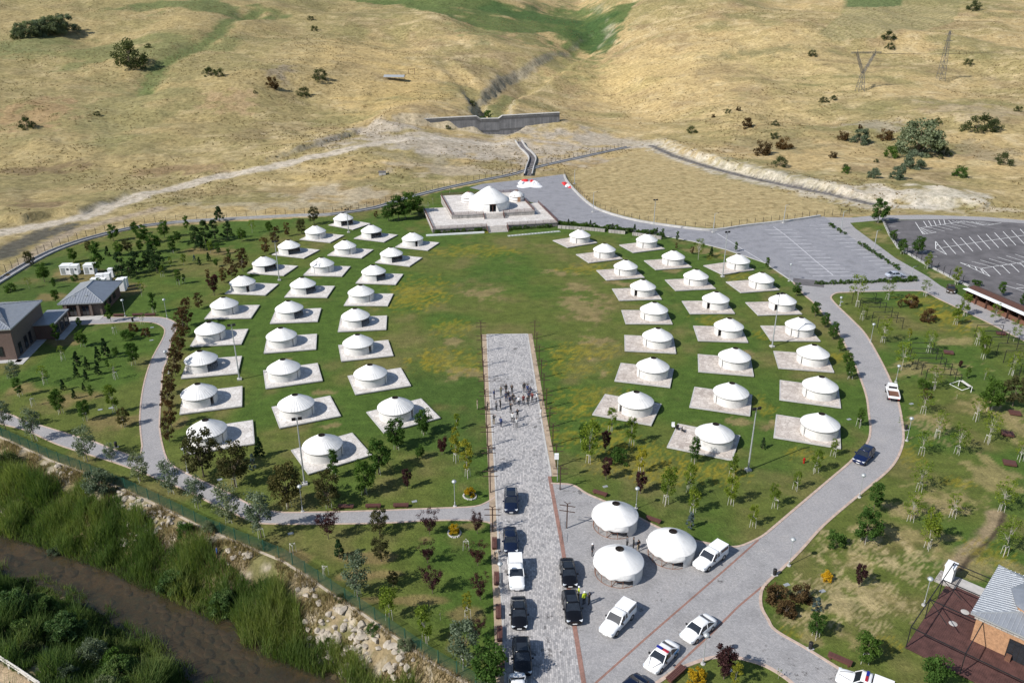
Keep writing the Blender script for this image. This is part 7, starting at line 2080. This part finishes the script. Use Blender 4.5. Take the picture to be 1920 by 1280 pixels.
def pylon(x, y, ty, lab, delta):
    p = GT(x, y); p.z = hz1(p.x, p.y)
    r = ray(x, ty); H = CAMH + r[2] * (p.y / r[1]) - p.z
    e = empty('power_pylon', p, R(8), lab, 'pylon', 'power pylons on the right hill')
    b = MB(); s = H / 30; t_ = .17
    def lat(p0, w0, p1, w1, n):
        for k in range(n):
            a0, a1 = k / n, (k + 1) / n
            q = []
            for a in (a0, a1):
                c = V3(*p0).lerp(V3(*p1), a); w_ = (w0 * (1 - a) + w1 * a) / 2
                q.append([c + V3(i * w_, j * w_, 0) for i, j in ((-1, -1), (1, -1), (1, 1), (-1, 1))])
            for i in range(4):
                b.beam(q[0][i], q[1][i], t_, t_); b.beam(q[0][i], q[1][(i + 1) % 4], t_ * .6, t_ * .6); b.beam(q[1][i], q[1][(i + 1) % 4], t_ * .6, t_ * .6)
    if delta:
        lat((0, 0, 0), 5 * s, (0, 0, 13 * s), 2 * s, 4); b.build('tower_leg', M_PYL, e); b = MB()
        for sg in (-1, 1): lat((0, 0, 13 * s), 1.6 * s, (sg * 7 * s, 0, 27 * s), 1.2 * s, 4)
        b.build('tower_arm', M_PYL, e); b = MB()
        lat((-11 * s, 0, 27.4 * s), .9 * s, (11 * s, 0, 27.6 * s), .9 * s, 1)
        for k in range(12): b.beam((-11 * s + k * 2 * s, 0, 27 * s), (-10 * s + k * 2 * s, 0, 28 * s), t_, t_)
        b.beam((-12 * s, 0, 27 * s), (12 * s, 0, 27 * s), t_, t_); b.beam((-12 * s, 0, 28 * s), (12 * s, 0, 28 * s), t_, t_)
        for sg in (-1, 1): b.beam((sg * 7 * s, 0, 27 * s), (sg * 7 * s, 0, 30 * s), t_, t_)
        b.build('crossarm', M_PYL, e)
    else:
        lat((0, 0, 0), 4 * s, (0, 0, 30 * s), .8 * s, 8); b.build('tower_leg', M_PYL, e); b = MB()
        for z in (20, 24, 28): b.beam((-3.2 * s, 0, z * s), (3.2 * s, 0, z * s), t_ * 1.3, t_ * 1.3)
        b.build('crossarm', M_PYL, e)
    return p, H
p1, h1 = pylon(1612, 172, 92, 'branching lattice pylon on the straw hillside', True)
p2, h2 = pylon(1763, 150, 58, 'narrow lattice pylon higher on the straw hillside', False)
w_ = empty('power_line', (0, 0, 0), 0, 'thin overhead wires running from the branching pylon', 'wires')
for k in (-1, 0, 1):
    a = p1 + V3(k * 7, 0, h1 * .9); c = p1 + V3(190 + k * 7, 60, h1 * .9 + 6)
    pts = [a.lerp(c, i / 10) - V3(0, 0, 4 * math.sin(math.pi * i / 10)) for i in range(11)]
    b = MB(); b.path(pts, [.05] * 11, 4); b.build('wire', M_BLACK, w_)
p = GT(740, 150); p.z = hz1(p.x, p.y)
e = empty('hill_shelter', p, R(-6), 'open timber shelter with pitched roof on the hillside', 'shelter')
for x in (-5.5, -2.7, 0, 2.7, 5.5):
    for y in (-1.4, 1.4): MB().box((x, y, .9), (.16, .16, 1.9)).build('post', M_BROWN, e)
    MB().beam((x, -1.4, .3), (x + 2.2, -1.4, 1.7), .1, .1).build('brace', M_BROWN, e)
MB().add([(-6.2, -2.3, 1.7), (6.2, -2.3, 1.7), (6.2, 0, 2.9), (-6.2, 0, 2.9), (6.2, 2.3, 1.7), (-6.2, 2.3, 1.7)], [(0, 1, 2, 3), (3, 2, 4, 5)]).build('roof', M_STEEL, e)
p = GT(772, 140); p.z = hz1(p.x, p.y)
e = empty('timber_gate_frame', p, 0, 'bare timber gate frame beside the hillside shelter', 'frame')
for x in (-1.8, 1.8): MB().box((x, 0, 1.6), (.22, .22, 3.3)).build('post', M_BROWN, e)
MB().box((0, 0, 3.2), (4.4, .22, .25)).build('lintel', M_BROWN, e)
p = GT(717, 328); p.z = hz1(p.x, p.y)
e = empty('concrete_chamber', p, .1, 'small grey concrete chamber on the dry slope above the ditch', 'chamber')
MB().box((0, 0, .6), (2.6, 1.8, 1.3)).build('body', M_CONC, e); MB().box((0, 0, 1.3), (2.9, 2.1, .15)).build('lid', M_ASPH, e)
person(409, 1045, 'stand', 200, (.03, .09, .30), NV, 'person in blue standing on the river bank among the weeds', 'person on the bank', z=-1.4)
# ------------------------------------------------------------------ labels that single out look-alike trees
ANCHOR = {'on the lawn between avenue and curved drive': ('the avenue head', (950, 627)), 'beside the inner kerb of the curved drive': ('the car park', (1480, 525)), 'on the lawn below the river-side yurts': ('the avenue', (930, 930)),
          'on the lawn between park path and river': ('the avenue', (935, 1000)), 'along the path beside the river fence': ('the avenue', (935, 1000)), 'in the park by the brick buildings': ('the pavilion', (150, 590)),
          'in the row beside the curved park path': ('the pavilion', (190, 590)), 'along the outer yurt row': ('the upper fence', (600, 405)), 'in the grove inside the upper fence': ('the terrace', (805, 420)), 'beside the terrace': ('the terrace', (805, 420)),
          'on the verge beside the asphalt car park': ('the stalls', (1815, 540)), 'in the picnic lawn east of the drive': ('the road junction', (1560, 548)), 'on the picnic lawn': ('the road junction', (1560, 548)),
          'between the yurts and the paved car park': ('the terrace', (1040, 420)), 'against the foot of the terrace wall': ('the west end', (805, 436)), 'in the hedge above the garden wall': ('the terrace', (1045, 420)),
          'in the low hedge beside the access road': ('the silver car', (1676, 514)), 'in the hedge at the near edge of car park': ('the silver car', (1676, 514)), 'on the near bank of the stream between reeds': ('the timber rail', (40, 1264))}
SHORT = {'on the lawn between avenue and curved drive': 'between avenue and drive', 'on the lawn below the river-side yurts': 'below the river-side yurts', 'on the lawn between park path and river': 'between path and river', 'along the path beside the river fence': 'along the river fence path',
         'in the picnic lawn east of the drive': 'on the picnic lawn', 'on the verge beside the asphalt car park': 'beside the asphalt car park', 'in the hedge at the near edge of car park': 'in the car park hedge', 'in the low hedge beside the access road': 'in the access road hedge',
         'on the near bank of the stream between reeds': 'on the near river bank', 'in the hedge above the garden wall': 'above the garden wall', 'against the foot of the terrace wall': 'under the terrace wall'}
grp = {}
for t in TREES: grp.setdefault(t[0]['label'], []).append(t)
def nth(i):
    return ORD[i] if i < len(ORD) else f'{i + 1}th'
for lab, ts in grp.items():
    if len(ts) < 2: continue
    ph, zone, st = ts[0][1:]
    if zone not in ANCHOR: continue
    an, q = ANCHOR[zone]; c = G(*q)
    ts.sort(key=lambda t: (t[0].location - c).length)
    for i, t in enumerate(ts):
        t[0]['label'] = f'{"staked " if st else ""}{ph} {SHORT.get(zone, zone)}, {nth(i)} nearest {an}'
